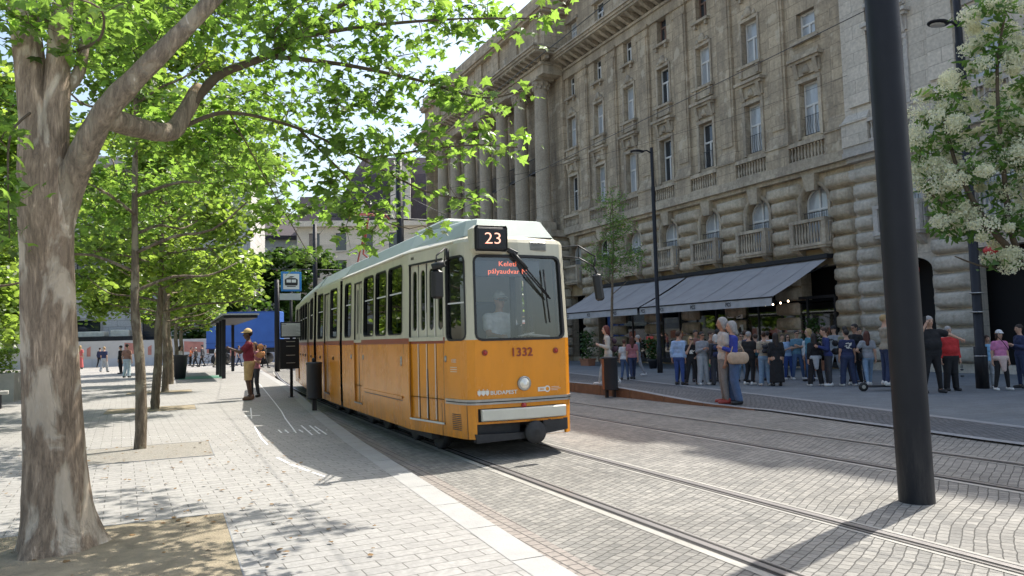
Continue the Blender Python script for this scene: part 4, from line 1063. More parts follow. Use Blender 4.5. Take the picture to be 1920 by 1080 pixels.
for k in range(5):
    y = 2.5 + .82 * k
    for x in (-.72, .72):
        mb = MB(); mb.cbox((x, y, 1.28), (.42, .40, .07), ch=.02); mb.cbox((x, y + .2, 1.58), (.42, .06, .62), ch=.02); mb.box(x - .05, x + .05, y - .05, y + .05, .86, 1.25); obj('passenger_seat', mb, M_seat, TRAM)
mb = MB()
for y in (2.3, 3.1, 3.9, 4.7, 5.6): mb.tube([(-.45, y, .86), (-.45, y, 2.9)], .016, 6); mb.tube([(.45, y, .86), (.45, y, 2.9)], .016, 6)
mb.tube([(-.45, 2.1, 2.6), (-.45, L1, 2.6)], .014, 6); obj('handrail', mb, M_handle, TRAM)

# ---- the two trailing sections, swung a little to the right
def bellows(y, x, ang):
    mb = MB()
    for k in range(5):
        mb.cbox((x, y + .035 * k - .07, 1.72), (2.02 - .06 * (k % 2), .03, 2.5 - .05 * (k % 2)), rz=-ang, ch=.04)
    obj('bellows', mb, M_seal, TRAM)
def section(y0, x0, ang, L, doors, wins, tail=False):
    ca, sa = math.cos(ang), math.sin(ang)
    if tail: pts = [(-.72, L), (-1.12, L - 1.6), (-1.12, 0)]
    pts = ([(-.70, L)] if tail else []) + [(-1.12, L - (1.6 if tail else 0)), (-1.12, 0)]
    def mp(p): return (x0 + p[0] * ca + p[1] * sa, y0 - p[0] * sa + p[1] * ca, p[2])
    for side in (-1, 1):
        pp = [(x * -side, y) for x, y in pts] if side == 1 else pts
        us, at = make_outline([(x * (1 if side == -1 else 1), y) for x, y in (pts if side == -1 else [(-x, y) for x, y in pts])])
        Lt = us[-1]
        def fn(u, z, d, at=at, side=side):
            x, y, n = at(u); k = (1 - .02 * (z - 1.65)) if z > 1.65 else (1 - .03 * (.8 - z) if z < .8 else 1)
            return mp(((x - side * d) * k, y, z))
        hu = [(Lt - b_, Lt - a, *winz, .07) for a, b_ in wins]; du_ = [(Lt - b_, Lt - a) for a, b_ in doors] if side == -1 else []
        mb = MB(); panel(mb, 0, Lt, 1.64, ZT, hu + [(a, b_, 1.64, 2.83, 0) for a, b_ in du_], fn, .05, 0, 1, skip=us); obj('cream_upper_body', mb, [M_cream, M_seal], TRAM)
        mb = MB(); panel(mb, 0, Lt, ZB, 1.64, [(a, b_, .45, 1.64, 0) for a, b_ in du_], fn, .05, 0, 0, skip=us); obj('orange_lower_body', mb, M_oran, TRAM)
        for h in hu: glaze(h, fn, 'side_window', M_tint, bar=2.42 if side == -1 else None)
        for a, b_ in du_: folding_door(a, b_, fn, 2)
        mb = MB(); band_gaps(mb, 0, Lt, 1.60, 1.69, fn, .004, du_, us); obj('waist_stripe', mb, M_stripe, TRAM)
        if side == -1:
            mb = MB()
            for a, b_ in du_: band(mb, a - .14, a - .004, ZB + .02, 1.6, fn, .006)
            band(mb, .1, .13, ZB + .02, 1.6, fn, .004); obj('panel_gap', mb, M_stripe, TRAM)
            mb = MB()
            for zz in (1.30,):
                for a, b_ in wins:
                    p = fn(Lt - (a + b_) / 2, zz, 0); mb.ball(p, (.03, .04, .04), 8)
            obj('door_button', mb, M_seal, TRAM)
    yl = [0, L - 1.6, L] if tail else [0, L]
    def ring(z, ins):
        w = [1.09, 1.09, .68] if tail else [1.09, 1.09]
        left = [mp((-(ww - ins), yy, z)) for ww, yy in zip(w, yl)]; right = [mp((ww - ins, yy, z)) for ww, yy in zip(w, yl)]
        return left + right[::-1]
    mb = MB(); loft(mb, [ring(3.0, 0), ring(3.07, .03), ring(3.10, .10)]); obj('roof_edge', mb, M_cream, TRAM)
    mb = MB(); loft(mb, [ring(3.09, .09), ring(3.38, .30), ring(3.40, .36)]); f_ = obj('roof_fairing', mb, M_fair, TRAM)
    mb = MB()
    for sx in (-1, 1): mb.add([mp((sx * .5, 0, .31)), mp((sx * .9, 0, .31)), mp((sx * .9, L, .31)), mp((sx * .5, L, .31))], [(0, 1, 2, 3)])
    mb.add([mp((-1.04, 0, .84)), mp((1.04, 0, .84)), mp((1.04, L, .84)), mp((-1.04, L, .84))], [(0, 1, 2, 3)]); mb.add([mp((-1.04, 0, 2.93)), mp((1.04, 0, 2.93)), mp((1.04, L, 2.93)), mp((-1.04, L, 2.93))], [(0, 1, 2, 3)])
    for sx in (-.86, .86): mb.add([mp((sx, .3, .15)), mp((sx, L - .3, .15)), mp((sx, L - .3, .6)), mp((sx, .3, .6))], [(0, 1, 2, 3)])
    if tail: mb.add([mp((-.68, L, .33)), mp((.68, L, .33)), mp((.68, L, 3.05)), mp((-.68, L, 3.05))], [(0, 1, 2, 3)])
    obj('floor_and_ceiling', mb, M_under, TRAM)
    mb = MB()
    for k in range(int(L / .85)):
        for x in (-.72, .72):
            c = mp((x, .6 + .85 * k, 1.28)); mb.cbox(c, (.42, .40, .07), rz=-ang, ch=.02); c = mp((x, .8 + .85 * k, 1.58)); mb.cbox(c, (.42, .06, .62), rz=-ang, ch=.02)
    obj('passenger_seat', mb, M_seat, TRAM)
    wb = MB()
    for yy in ((1.0, 2.2) if not tail else (2, 3.2, 6.5, 7.7)):
        for sx in (-.72, .72): wb.lathe([(.30, -.06), (.33, -.05), (.33, .05), (.30, .06)], mp((sx, yy, .335)), 16, axis='X')
    obj('wheelset', wb, M_under, TRAM)
bellows(L1 + .07, 0, 0)
section(L1 + .22, 0, R(1.0), 3.25, [(1.35, 2.05)], [(.35, 1.2), (2.2, 3.0)])
bellows(L1 + 3.62, .06, R(3))
section(L1 + 3.78, .06, R(5.2), 10.2, [(1.55, 2.3), (6.0, 6.7)], [(.35, 1.35), (2.5, 3.5), (3.7, 4.6), (4.8, 5.8), (7.0, 8.0)], tail=True)
# pantograph
mb = MB(); px, py = .05, L1 + 2.2
mb.tube([(px - .35, py, 3.42), (px - .05, py + .9, 3.95), (px, py + .1, 4.75)], .022, 6); mb.tube([(px + .35, py, 3.42), (px + .05, py + .9, 3.95), (px, py + .1, 4.75)], .022, 6)
mb.tube([(px - .5, py + .1, 4.72), (px - .4, py + .1, 4.84), (px + .4, py + .1, 4.84), (px + .5, py + .1, 4.72)], .018, 6); mb.tube([(px - .5, py - .1, 4.72), (px - .4, py - .1, 4.84), (px + .4, py - .1, 4.84), (px + .5, py - .1, 4.72)], .018, 6)
mb.cbox((px, py, 3.45), (.9, .5, .06)); obj('pantograph', mb, M('pantograph_red', (.30, .05, .04), .5), TRAM)
# ================================================================ TREES
M_leaf = leaf_mat('plane_leaves', (.050, .105, .020), (.31, .51, .07), .55, .5)
M_leaf2 = leaf_mat('plane_leaves_far', (.06, .11, .022), (.36, .52, .07), .55, .45)
M_leafd = leaf_mat('dark_leaves', (.035, .075, .018), (.10, .20, .03), .35)
M_leaff = leaf_mat('ash_leaves', (.07, .15, .035), (.22, .40, .06), .45)
M_blos = leaf_mat('cream_blossom', (.82, .81, .62), (.80, .80, .56), .48, .12)
M_twig = M('twig_bark', (.10, .075, .05), .85, var=.3, vs=20)

def plane_bark(name, base, patch, pale, sc):
    """old fissured bark flaking off in irregular plates to a smoother, paler skin"""
    m, n, l, b = nodes_of(name)
    tc = n.new('ShaderNodeTexCoord'); mp = n.new('ShaderNodeMapping'); mp.inputs['Scale'].default_value = (1, 1, .38); l.new(tc.outputs['Object'], mp.inputs[0])
    n0 = n.new('ShaderNodeTexNoise'); n0.inputs['Scale'].default_value = sc; n0.inputs['Detail'].default_value = 5; n0.inputs['Roughness'].default_value = .55; n0.inputs['Distortion'].default_value = .5; l.new(mp.outputs[0], n0.inputs['Vector'])
    r0 = ramp(n, [(.0, base), (.52, base), (.56, patch), (.66, patch), (.69, pale), (1, pale)]); l.new(n0.outputs[0], r0.inputs[0])
    mp2 = n.new('ShaderNodeMapping'); mp2.inputs['Scale'].default_value = (17, 17, 2.6); l.new(tc.outputs['Object'], mp2.inputs[0])
    n1 = n.new('ShaderNodeTexNoise'); n1.inputs['Scale'].default_value = 1.5; n1.inputs['Detail'].default_value = 9; n1.inputs['Roughness'].default_value = .75; n1.inputs['Distortion'].default_value = .4; l.new(mp2.outputs[0], n1.inputs['Vector'])
    r1 = n.new('ShaderNodeMapRange'); r1.inputs[1].default_value = .40; r1.inputs[2].default_value = .60; r1.inputs[3].default_value = .50; r1.inputs[4].default_value = 1.15; l.new(n1.outputs[0], r1.inputs[0])
    gm = n.new('ShaderNodeMapRange'); gm.inputs[1].default_value = .50; gm.inputs[2].default_value = .60; gm.inputs[3].default_value = 1; gm.inputs[4].default_value = .2; l.new(n0.outputs[0], gm.inputs[0])
    x = n.new('ShaderNodeMix'); x.data_type = 'RGBA'; x.blend_type = 'MULTIPLY'; l.new(gm.outputs[0], x.inputs[0]); l.new(r0.outputs[0], x.inputs[6]); l.new(r1.outputs[0], x.inputs[7])
    n5 = n.new('ShaderNodeTexNoise'); n5.inputs['Scale'].default_value = 1.3; n5.inputs['Detail'].default_value = 4; l.new(tc.outputs['Object'], n5.inputs['Vector'])
    r5 = n.new('ShaderNodeMapRange'); r5.inputs[1].default_value = .3; r5.inputs[2].default_value = .7; r5.inputs[3].default_value = .8; r5.inputs[4].default_value = 1.15; l.new(n5.outputs[0], r5.inputs[0])
    x5 = n.new('ShaderNodeMix'); x5.data_type = 'RGBA'; x5.blend_type = 'MULTIPLY'; x5.inputs[0].default_value = 1; l.new(x.outputs[2], x5.inputs[6]); l.new(r5.outputs[0], x5.inputs[7])
    l.new(x5.outputs[2], b.inputs['Base Color']); b.inputs['Roughness'].default_value = .85; b.inputs['Specular IOR Level'].default_value = .25
    h = n.new('ShaderNodeMath'); h.operation = 'MULTIPLY'; l.new(r1.outputs[0], h.inputs[0]); l.new(gm.outputs[0], h.inputs[1])
    h2 = n.new('ShaderNodeMath'); h2.operation = 'MULTIPLY_ADD'; l.new(gm.outputs[0], h2.inputs[0]); h2.inputs[1].default_value = .5; l.new(h.outputs[0], h2.inputs[2])
    bp = n.new('ShaderNodeBump'); bp.inputs['Strength'].default_value = .9; bp.inputs['Distance'].default_value = .022; l.new(h2.outputs[0], bp.inputs['Height']); l.new(bp.outputs[0], b.inputs['Normal'])
    return m
M_bark = plane_bark('plane_bark', (.45, .345, .25), (.54, .455, .35), (.60, .54, .44), 4.4)
M_barky = plane_bark('young_plane_bark', (.22, .175, .125), (.26, .225, .16), (.33, .30, .22), 6)
M_limb = plane_bark('plane_limb_bark', (.40, .32, .235), (.34, .285, .21), (.56, .50, .40), 7)

LOBED = np.array([(0, .35, .0), (0, 0, .02), (.18, .08, 0), (.5, .05, -.1), (.36, .28, -.03), (.64, .5, -.12), (.28, .5, -.02), (.2, .66, -.03), (0, 1.0, -.12), (-.2, .66, -.03), (-.28, .5, -.02), (-.64, .5, -.12), (-.36, .28, -.03), (-.5, .05, -.1), (-.18, .08, 0)], dtype=np.float32)
LOBF = np.array([(0, k, k % 14 + 1) for k in range(1, 15)], dtype=np.int32)
PLAIN = np.array([(0, 0, 0), (.42, .12, -.08), (.5, .55, -.12), (0, 1, -.06), (-.5, .55, -.12), (-.42, .12, -.08)], dtype=np.float32)
PLF = np.array([(0, 1, 2, 3), (0, 3, 4, 5)], dtype=np.int32)
SLIM = np.array([(0, 0, 0), (.16, .2, -.03), (.15, .7, -.05), (0, 1, -.08), (-.15, .7, -.05), (-.16, .2, -.03)], dtype=np.float32)

def scatter(P, size, tmpl, F, rg, droop=.6, up=.9):
    """place one leaf template at every point with its own turn, tilt and size"""
    n = len(P); yawv = rg.uniform(0, 2 * PI, n)
    nz = np.stack([rg.normal(0, droop, n), rg.normal(0, droop, n), np.full(n, up)], 1); nz /= np.linalg.norm(nz, axis=1, keepdims=True)
    t = np.stack([np.cos(yawv), np.sin(yawv), rg.uniform(-.9, .1, n)], 1)
    t -= nz * (t * nz).sum(1, keepdims=True); t /= np.linalg.norm(t, axis=1, keepdims=True); s_ = np.cross(t, nz)
    sz = rg.uniform(size[0], size[1], n)[:, None, None]
    V = (tmpl[None, :, 0:1] * s_[:, None, :] + tmpl[None, :, 1:2] * t[:, None, :] + tmpl[None, :, 2:3] * nz[:, None, :]) * sz + P[:, None, :]
    k = len(tmpl); Fa = (F[None] + (np.arange(n) * k)[:, None, None]).reshape(-1, F.shape[1])
    return V.reshape(-1, 3), Fa

def crown(parent, base, blobs, limbs, rg, tw_dens, per_twig, size, mat, tmpl=LOBED, F=LOBF, spread=.16, twig_r=.006, name='foliage', tname='twigs', droop=.6, link=True, tw_mat=None):
    """blobs = (x,y,z,rh,rv) clouds of sprays; every spray is joined to the nearest limb by a twig"""
    lp = np.zeros((6000, 3)); lp0 = np.array([p for L in limbs for p in L], dtype=float); nl = len(lp0); lp[:nl] = lp0
    pts = []; mb = MB()
    for (x, y, z, rh, rv) in blobs:
        n = max(2, int(tw_dens * (rh * rh * rv) ** .72))
        for _ in range(n):
            d = rg.normal(0, 1, 3); d /= np.linalg.norm(d); r_ = rg.random() ** .45
            c = np.array((x + d[0] * rh * r_, y + d[1] * rh * r_, z + d[2] * rv * r_))
            if link:
                q = lp[np.argmin(((lp[:nl] - c) ** 2).sum(1))]; dist = np.linalg.norm(q - c)
                if dist < 2.6:
                    m_ = (q * .45 + c * .55) + np.array((0, 0, .10 * dist)) + rg.normal(0, .05 * dist, 3)
                    mb.tube([q - base, m_ - base, c - base], [twig_r * (1 + dist * 1.2), twig_r, twig_r * .5], 4, cap=False)
                    e = c - m_
                    if nl < 5990: lp[nl] = m_; lp[nl + 1] = q * .2 + m_ * .8; nl += 2
                else: e = rg.normal(0, .2, 3)
            else: e = rg.normal(0, .2, 3)
            k = rg.integers(per_twig[0], per_twig[1] + 1); tt = rg.random((k, 1)) ** .6
            pts.append(c[None] - e[None] * (1 - tt) * .8 + rg.normal(0, spread, (k, 3)) * np.array((1, 1, .7)))
    P = np.concatenate(pts) - np.asarray(base)
    V, Fa = scatter(P, size, tmpl, F, rg, droop)
    np_obj(name, V, Fa, mat, parent)
    if mb.f: obj(tname, mb, tw_mat or M_twig, parent)
    return len(P)

def smooth_path(P, n=4):
    P = [Vector(p) for p in P]; out = []
    for i in range(len(P) - 1):
        p0, p1, p2, p3 = P[max(i - 1, 0)], P[i], P[i + 1], P[min(i + 2, len(P) - 1)]
        for k in range(n):
            t = k / n; out.append(.5 * ((2 * p1) + (p2 - p0) * t + (2 * p0 - 5 * p1 + 4 * p2 - p3) * t * t + (3 * p1 - p0 - 3 * p2 + p3) * t ** 3))
    return out + [P[-1]]
def limb(mb, P, r0, r1, base, n=12, wob=.0, seed=0, pw=1.0, n_=4):
    Q = smooth_path(P, n_); rr = random.Random(seed); m_ = len(Q) - 1
    mb.tube([q - Vector(base) for q in Q], [(r0 + (r1 - r0) * (i / m_) ** pw) * (1 + rr.uniform(-wob, wob)) for i in range(m_ + 1)], n)
    return [tuple(q) for q in Q]

# ---- the big mottled plane tree in the left foreground
rg = np.random.default_rng(11)
TB = (-.81, 7.1, .05)
big = thing('plane_tree', 'big old plane tree with thick mottled trunk and forked limbs, nearest the camera', 'tree', TB)
mb = MB(); prof = [(-.81, 7.11, .0, .325), (-.82, 7.10, .12, .285), (-.83, 7.085, .4, .245), (-.845, 7.07, .75, .215), (-.865, 7.04, 1.25, .200), (-.89, 7.0, 1.9, .193), (-.905, 6.965, 2.45, .190), (-.915, 6.94, 2.8, .205), (-.94, 6.925, 3.1, .185), (-.985, 6.93, 3.5, .135), (-1.04, 6.93, 3.95, .115), (-1.10, 6.92, 4.46, .105), (-1.15, 6.98, 5.16, .09), (-1.15, 7.0, 6.0, .06)]
V = []; n = 40; rr = random.Random(5); K = len(prof); steps = []
for i in range(K - 1):
    m_ = max(1, int((prof[i + 1][2] - prof[i][2]) / .07))
    for k in range(m_): t = k / m_; steps.append([prof[i][j] * (1 - t) + prof[i + 1][j] * t for j in range(4)])
steps.append(list(prof[-1]))
for (x, y, z, r_) in steps:
    for k in range(n):
        w = 2 * PI * k / n
        fl = 1 + max(0, .42 - z) * .55 * (math.sin(3 * w + 1) * .5 + math.sin(5 * w) * .35) + .035 * math.sin(2 * w + z * 1.3) + .022 * math.sin(5 * w + z * 2.1) + rr.uniform(-.008, .008)
        if z < .3: fl *= 1 + (.3 - z) * .35 * (1 if math.cos(w) > 0 else .4)
        V.append((x + r_ * fl * math.cos(w) - TB[0], y + r_ * fl * math.sin(w) - TB[1], z - TB[2] + (0 if z > .05 else -.02)))
mb.add(V, [(i * n + k, i * n + (k + 1) % n, (i + 1) * n + (k + 1) % n, (i + 1) * n + k) for i in range(len(steps) - 1) for k in range(n)], 0, True)
obj('trunk', mb, M_bark, big)
limbs = []
def big_limb(P, r0, r1, seed, mat=M_limb, n_=5):
    mb = MB(); Q = limb(mb, P, r0, r1, TB, 14, .04, seed, .8, n_); obj('limb', mb, mat, big); limbs.append(Q[2:]); return Q
big_limb([(-.88, 6.93, 2.45), (-.76, 6.87, 2.92), (-.64, 6.75, 3.22), (-.47, 6.63, 3.55), (-.24, 6.56, 3.84), (.03, 6.52, 4.17), (.31, 6.48, 4.52), (.65, 6.51, 4.96), (1.2, 6.55, 5.49)], .135, .045, 1)
big_limb([(-.90, 6.90, 2.8), (-.86, 6.86, 3.3), (-.84, 6.86, 3.8), (-.83, 6.88, 4.2), (-.80, 6.93, 4.7), (-.75, 7.05, 5.6)], .13, .06, 2, M_bark)
big_limb([(-.80, 6.88, 3.75), (-.70, 6.90, 3.90), (-.66, 6.92, 4.15), (-.60, 6.93, 4.45), (-.5, 7.05, 5.2)], .055, .03, 22)
big_limb([(1.0, 6.55, 5.3), (2.2, 6.9, 6.1), (3.4, 7.6, 6.7), (4.6, 8.5, 7.1), (5.6, 8.8, 7.3)], .05, .015, 23, M_twig)
big_limb([(-.50, 6.66, 3.50), (-.25, 6.92, 3.50), (-.01, 7.14, 3.55), (.1, 7.19, 3.73), (.20, 7.22, 3.95)], .10, .065, 3)
mb = MB(); mb.tube([(.19 - TB[0], 7.22 - TB[1], 3.93 - TB[2]), (.235 - TB[0], 7.22 - TB[1], 4.02 - TB[2])], [.07, .05], 12); obj('cut_stub', mb, M('fresh_wood', (.42, .30, .19), .8, var=.2), big)
big_limb([(.1, 7.19, 3.73), (.28, 7.2, 4.0), (.44, 7.22, 4.17), (.81, 7.15, 4.35), (1.08, 7.01, 4.52), (1.46, 6.92, 4.85), (1.99, 6.56, 5.04), (2.5, 6.1, 5.0)], .05, .018, 4, M_twig)
big_limb([(.1, 7.19, 3.62), (.49, 7.33, 3.83), (1.14, 7.48, 3.78), (1.7, 7.14, 3.43), (2.14, 6.52, 3.02), (2.36, 5.95, 2.86)], .022, .006, 5, M_twig)
big_limb([(.81, 7.15, 4.35), (1.46, 6.96, 4.29), (2.08, 6.58, 4.09), (2.44, 5.9, 3.75), (2.69, 5.56, 3.73)], .026, .006, 6, M_twig)
big_limb([(1.08, 7.01, 4.52), (1.7, 6.7, 4.6), (2.3, 6.2, 4.55), (2.8, 5.5, 4.35)], .025, .006, 7, M_twig)
big_limb([(1.14, 7.48, 3.78), (1.6, 7.4, 3.3), (1.8, 7.0, 2.85), (2.0, 6.6, 2.68)], .013, .005, 8, M_twig)
big_limb([(1.7, 7.14, 3.43), (2.1, 6.5, 3.4), (2.4, 6.0, 3.35), (2.65, 5.6, 3.25)], .012, .005, 9, M_twig)
big_limb([(.49, 7.33, 3.83), (.9, 7.9, 3.3), (1.2, 8.0, 2.8), (1.3, 7.95, 2.6)], .007, .004, 10, M_twig)
big_limb([(-.97, 6.9, 3.6), (-1.1, 6.6, 3.3), (-1.1, 6.5, 2.9), (-1.1, 6.6, 2.5)], .012, .004, 11, M_twig)
big_limb([(-.73, 6.93, 4.1), (-.5, 6.3, 4.0), (-.45, 5.6, 3.95), (-.7, 5.1, 3.8)], .014, .005, 12, M_twig)
blobs = [(-0.95, 6.85, 4.33, 0.64, 0.39), (-0.31, 7.3, 4.39, 0.7, 0.42), (0.47, 7.07, 4.55, 0.73, 0.39), (1.05, 6.81, 4.48, 0.58, 0.39), (1.81, 6.67, 4.59, 0.7, 0.35), (2.46, 6.16, 4.51, 0.5, 0.24), (2.77, 5.48, 4.31, 0.22, 0.12),
    (1.16, 7.55, 4.13, 0.59, 0.48), (1.77, 6.95, 4.07, 0.52, 0.38), (2.26, 6.51, 3.98, 0.4, 0.3), (2.44, 5.9, 3.69, 0.33, 0.13), (2.63, 5.59, 3.71, 0.16, 0.08), (2.35, 6.07, 3.35, 0.38, 0.12), (2.57, 5.65, 3.22, 0.16, 0.08),
    (1.96, 6.58, 3.42, 0.5, 0.26), (1.58, 7.3, 3.51, 0.48, 0.40), (1.77, 7.02, 3.04, 0.5, 0.22), (2.22, 6.16, 2.93, 0.28, 0.10), (2.36, 5.89, 2.82, 0.13, 0.06), (1.36, 7.55, 3.0, 0.43, 0.32), (1.21, 7.97, 2.62, 0.3, 0.16), (0.56, 8.4, 3.86, 0.74, 0.57),
    (1.81, 6.81, 2.62, 0.26, 0.10), (2.12, 6.45, 2.68, 0.16, 0.07), (1.59, 7.14, 2.66, 0.22, 0.12), (0.93, 8.28, 3.17, 0.46, 0.4), (.3, 8.0, 3.9, .5, .4), (-0.11, 8.48, 3.88, 0.61, 0.56), (-1.12, 6.44, 3.29, 0.16, 0.22), (-1.1, 6.35, 2.88, 0.10, 0.13), (-1.14, 6.61, 2.48, 0.10, 0.16),
    (-0.47, 5.75, 4.02, 0.28, 0.13), (-0.75, 5.3, 3.86, 0.2, 0.07)]
hi = [(-1.2, 7.6, 6.0, 1.2, .9), (.3, 7.2, 6.0, 1.1, .7), (-2.4, 7.2, 5.2, 1.0, .8), (-2.6, 8.6, 4.6, .9, .7), (1.6, 7.2, 5.7, .8, .5), (-.6, 9.0, 5.4, 1.0, .8), (-2.2, 6.0, 5.4, .8, .5), (5.3, 9.0, 7.3, .5, .3), (4.6, 8.6, 7.1, .6, .35), (4.2, 9.6, 7.3, .6, .35), (3.6, 8.0, 6.8, .6, .35), (5.7, 8.3, 7.4, .45, .3), (4.3, 10.8, 7.8, .6, .3), (3.2, 9.3, 7.0, .6, .35), (2.7, 8.2, 6.6, .5, .3), (4.9, 7.6, 6.9, .4, .25)]
crown(big, np.array(TB), blobs, limbs, rg, 125, (8, 14), (.035, .125), M_leaf, spread=.10, twig_r=.0035)
crown(big, np.array(TB), hi, limbs, rg, 40, (6, 11), (.10, .17), M_leaf, spread=.14, twig_r=.004)

# ---- the row of young planes behind it
def row_tree(x, y, r0, h, label, seed, cr=(2.6, 2.0), cz=5.5, lobed=False, dens=60, lean=0, size=(.12, .2), zb=2.9):
    rg = np.random.default_rng(seed); rr = random.Random(seed); base = (x, y, .05)
    t = thing('plane_tree', label, 'tree', base, group='young plane trees in the pavement row')
    mb = MB(); P = [(x, y, -.02), (x + .02, y, .5), (x + lean * .4 + .03, y, 1.4), (x + lean * .7 - .02, y, 2.2), (x + lean, y, zb), (x + lean * 1.2, y, 4.2), (x + lean, y, 6.0), (x + lean, y + .1, h)]
    Q = smooth_path(P, 5); m_ = len(Q) - 1
    mb.tube([q - Vector(base) for q in Q], [max(.02, r0 * (1.22 if i == 0 else 1) * (1 - .8 * (i / m_) ** 1.3)) * (1 + rr.uniform(-.06, .06)) for i in range(m_ + 1)], 14)
    L = [[tuple(q) for q in Q if q.z > 2.6]]
    for k in range(11):
        w = k * 2.4 + rr.random(); z0 = zb - .35 + .38 * k * .8; ln = cr[0] * rr.uniform(.65, .95) * (1 if k < 7 else .7)
        c, s_ = math.cos(w), math.sin(w)
        B = [(x + lean, y, z0), (x + lean + c * ln * .35, y + s_ * ln * .35, z0 + .16 + .1 * rr.random()), (x + lean + c * ln * .7, y + s_ * ln * .7, z0 + .28), (x + lean + c * ln, y + s_ * ln, z0 + .45 + .3 * rr.random())]
        L.append(limb(mb, B, r0 * .30, .012, base, 6, .05, k, 1, 3))
    obj('trunk', mb, M_barky, t)
    bl = []
    for k in range(40):
        w = rr.uniform(0, 2 * PI); q = rr.random() ** .6; zz = rr.uniform(zb + .25, cz + cr[1]); wid = cr[0] * math.sqrt(max(.1, 1 - ((zz - (zb + 1.4)) / (cz + cr[1] - zb - .6)) ** 2))
        bl.append((x + lean + q * wid * math.cos(w), y + q * wid * math.sin(w), zz, rr.uniform(.5, .95), rr.uniform(.3, .6)))
    if lobed: crown(t, np.array(base), bl, L, rg, dens, (7, 12), size, M_leaf, spread=.16, twig_r=.005)
    else: crown(t, np.array(base), bl, L, rg, dens, (7, 12), size, M_leaf2, PLAIN, PLF, spread=.2, twig_r=.006)
row_tree(-.44, 13.24, .092, 8.5, 'slim young plane with smooth grey-brown trunk, first of the row behind the big plane', 21, (2.4, 3.2), 6.0, True, 95, -.08, (.07, .15))
row_tree(-.37, 21.5, .115, 11, 'young plane with pale greenish trunk leaning right, second in the row', 22, (2.9, 4.2), 6.6, False, 90, .12, (.10, .18))
row_tree(-.19, 29.6, .125, 11, 'young plane with dark straight trunk, third in the row', 23, (3.0, 4.4), 6.8, False, 80)
row_tree(0.0, 35.6, .12, 11, 'young plane with thin dark trunk, fourth in the row just before the litter bin', 24, (3.0, 4.4), 6.8, False, 55, -.1, (.14, .24))
row_tree(.25, 43.5, .12, 11, 'young plane whose trunk stands directly behind the litter bin, fifth in the row', 25, (3.0, 4.2), 6.6, False, 50, 0, (.16, .28))
row_tree(.6, 52, .14, 9, 'young plane at the far end of the row, sixth trunk', 26, (3.0, 2.2), 5.4, False, 42, 0, (.2, .32))
row_tree(-3.9, 17.5, .13, 8, 'young plane left of the row, its low crown filling the gap beside the big trunk', 33, (2.3, 2.0), 5.0, False, 70, 0, (.12, .2), 3.1)
row_tree(-6.6, 24.5, .16, 8, 'broad green tree low at the left edge beside the hedge', 31, (2.6, 2.4), 4.3, False, 60, 0, (.14, .24), 2.0)
row_tree(-8.5, 38, .16, 9, 'tree standing in the square at the left, beyond the hedge', 32, (3.4, 2.4), 5.2, False, 46, 0, (.18, .3), 2.4)

# ---- flowering ash at the right edge
rg = np.random.default_rng(5); RB = (14.61, 8.32, .05)
ft = thing('flowering_tree', 'ash tree covered with fluffy cream blossom at the right edge', 'tree', RB)
mb = MB(); L = []
L.append(limb(mb, [(14.61, 8.32, -.02), (14.3, 8.14, 1.25), (14.06, 8.08, 2.1), (13.65, 8.11, 2.67), (13.0, 8.26, 3.32), (12.78, 8.61, 4.32), (12.7, 8.79, 5.33)], .12, .02, RB, 10, .04, 1))
L.append(limb(mb, [(13.87, 8.04, 2.38), (13.34, 8.12, 3.13), (13.16, 8.09, 4.52), (13.07, 8.02, 6.1), (13.23, 7.85, 7.3)], .06, .015, RB, 8, .04, 2))
L.append(limb(mb, [(13.65, 8.11, 2.67), (13.01, 8.41, 2.68), (12.6, 8.69, 2.89)], .03, .01, RB, 6, .04, 3))
L.append(limb(mb, [(14.1, 8.1, 2.2), (14.1, 7.8, 3.6), (13.9, 7.6, 5.2), (13.8, 7.6, 6.8)], .07, .015, RB, 8, .04, 4))
L.append(limb(mb, [(13.0, 8.26, 3.32), (12.7, 8.6, 3.6), (12.4, 9.0, 4.1)], .03, .01, RB, 6, .04, 5))
obj('trunk', mb, M_twig, ft)
fb = [(12.79, 8.72, 5.81, .55, .5), (13.15, 7.92, 6.93, .65, .56), (12.95, 8.08, 6.29, .52, .5), (12.66, 8.86, 5.05, .58, .6), (13.1, 8.3, 5.04, .8, .7), (12.5, 9.0, 4.25, .40, .42), (12.94, 8.45, 4.15, .75, .5), (13.33, 8.02, 4.52, .46, .74), (13.05, 8.26, 3.35, .70, .34), (12.85, 8.89, 3.6, .52, .3), (13.2, 8.23, 2.75, .42, .2),
      (13.66, 7.76, 5.9, .56, 1.11), (13.63, 7.73, 3.55, .55, .82), (13.96, 7.48, 4.9, .6, .95), (14.6, 7.9, 5.2, 1.1, 1.2), (14.3, 7.2, 6.6, .9, .7)]
crown(ft, np.array(RB), fb, L, rg, 46, (14, 24), (.10, .19), M_leaff, SLIM, PLF, spread=.12, twig_r=.006, droop=.9)
pts = []
for (x, y, z, rh, rv) in fb:
    for _ in range(int(40 * (rh * rh * rv) ** .55)):
        d = rg.normal(0, 1, 3); d /= np.linalg.norm(d); r_ = rg.uniform(.65, 1.02)
        c = np.array((x + d[0] * rh * r_, y + d[1] * rh * r_, z + abs(d[2]) * rv * r_ * (1 if rg.random() < .75 else -1)))
        k = int(rg.uniform(180, 420)); q = rg.normal(0, 1, (k, 3)); q /= np.linalg.norm(q, axis=1, keepdims=True); q *= rg.random((k, 1)) ** .4
        pts.append(c + q * np.array((.17, .17, .13)) * rg.uniform(.6, 1.5))
V, Fa = scatter(np.concatenate(pts) - np.array(RB), (.018, .038), PLAIN, PLF, rg, 1.5, .3)
np_obj('blossom', V, Fa, M_blos, ft)

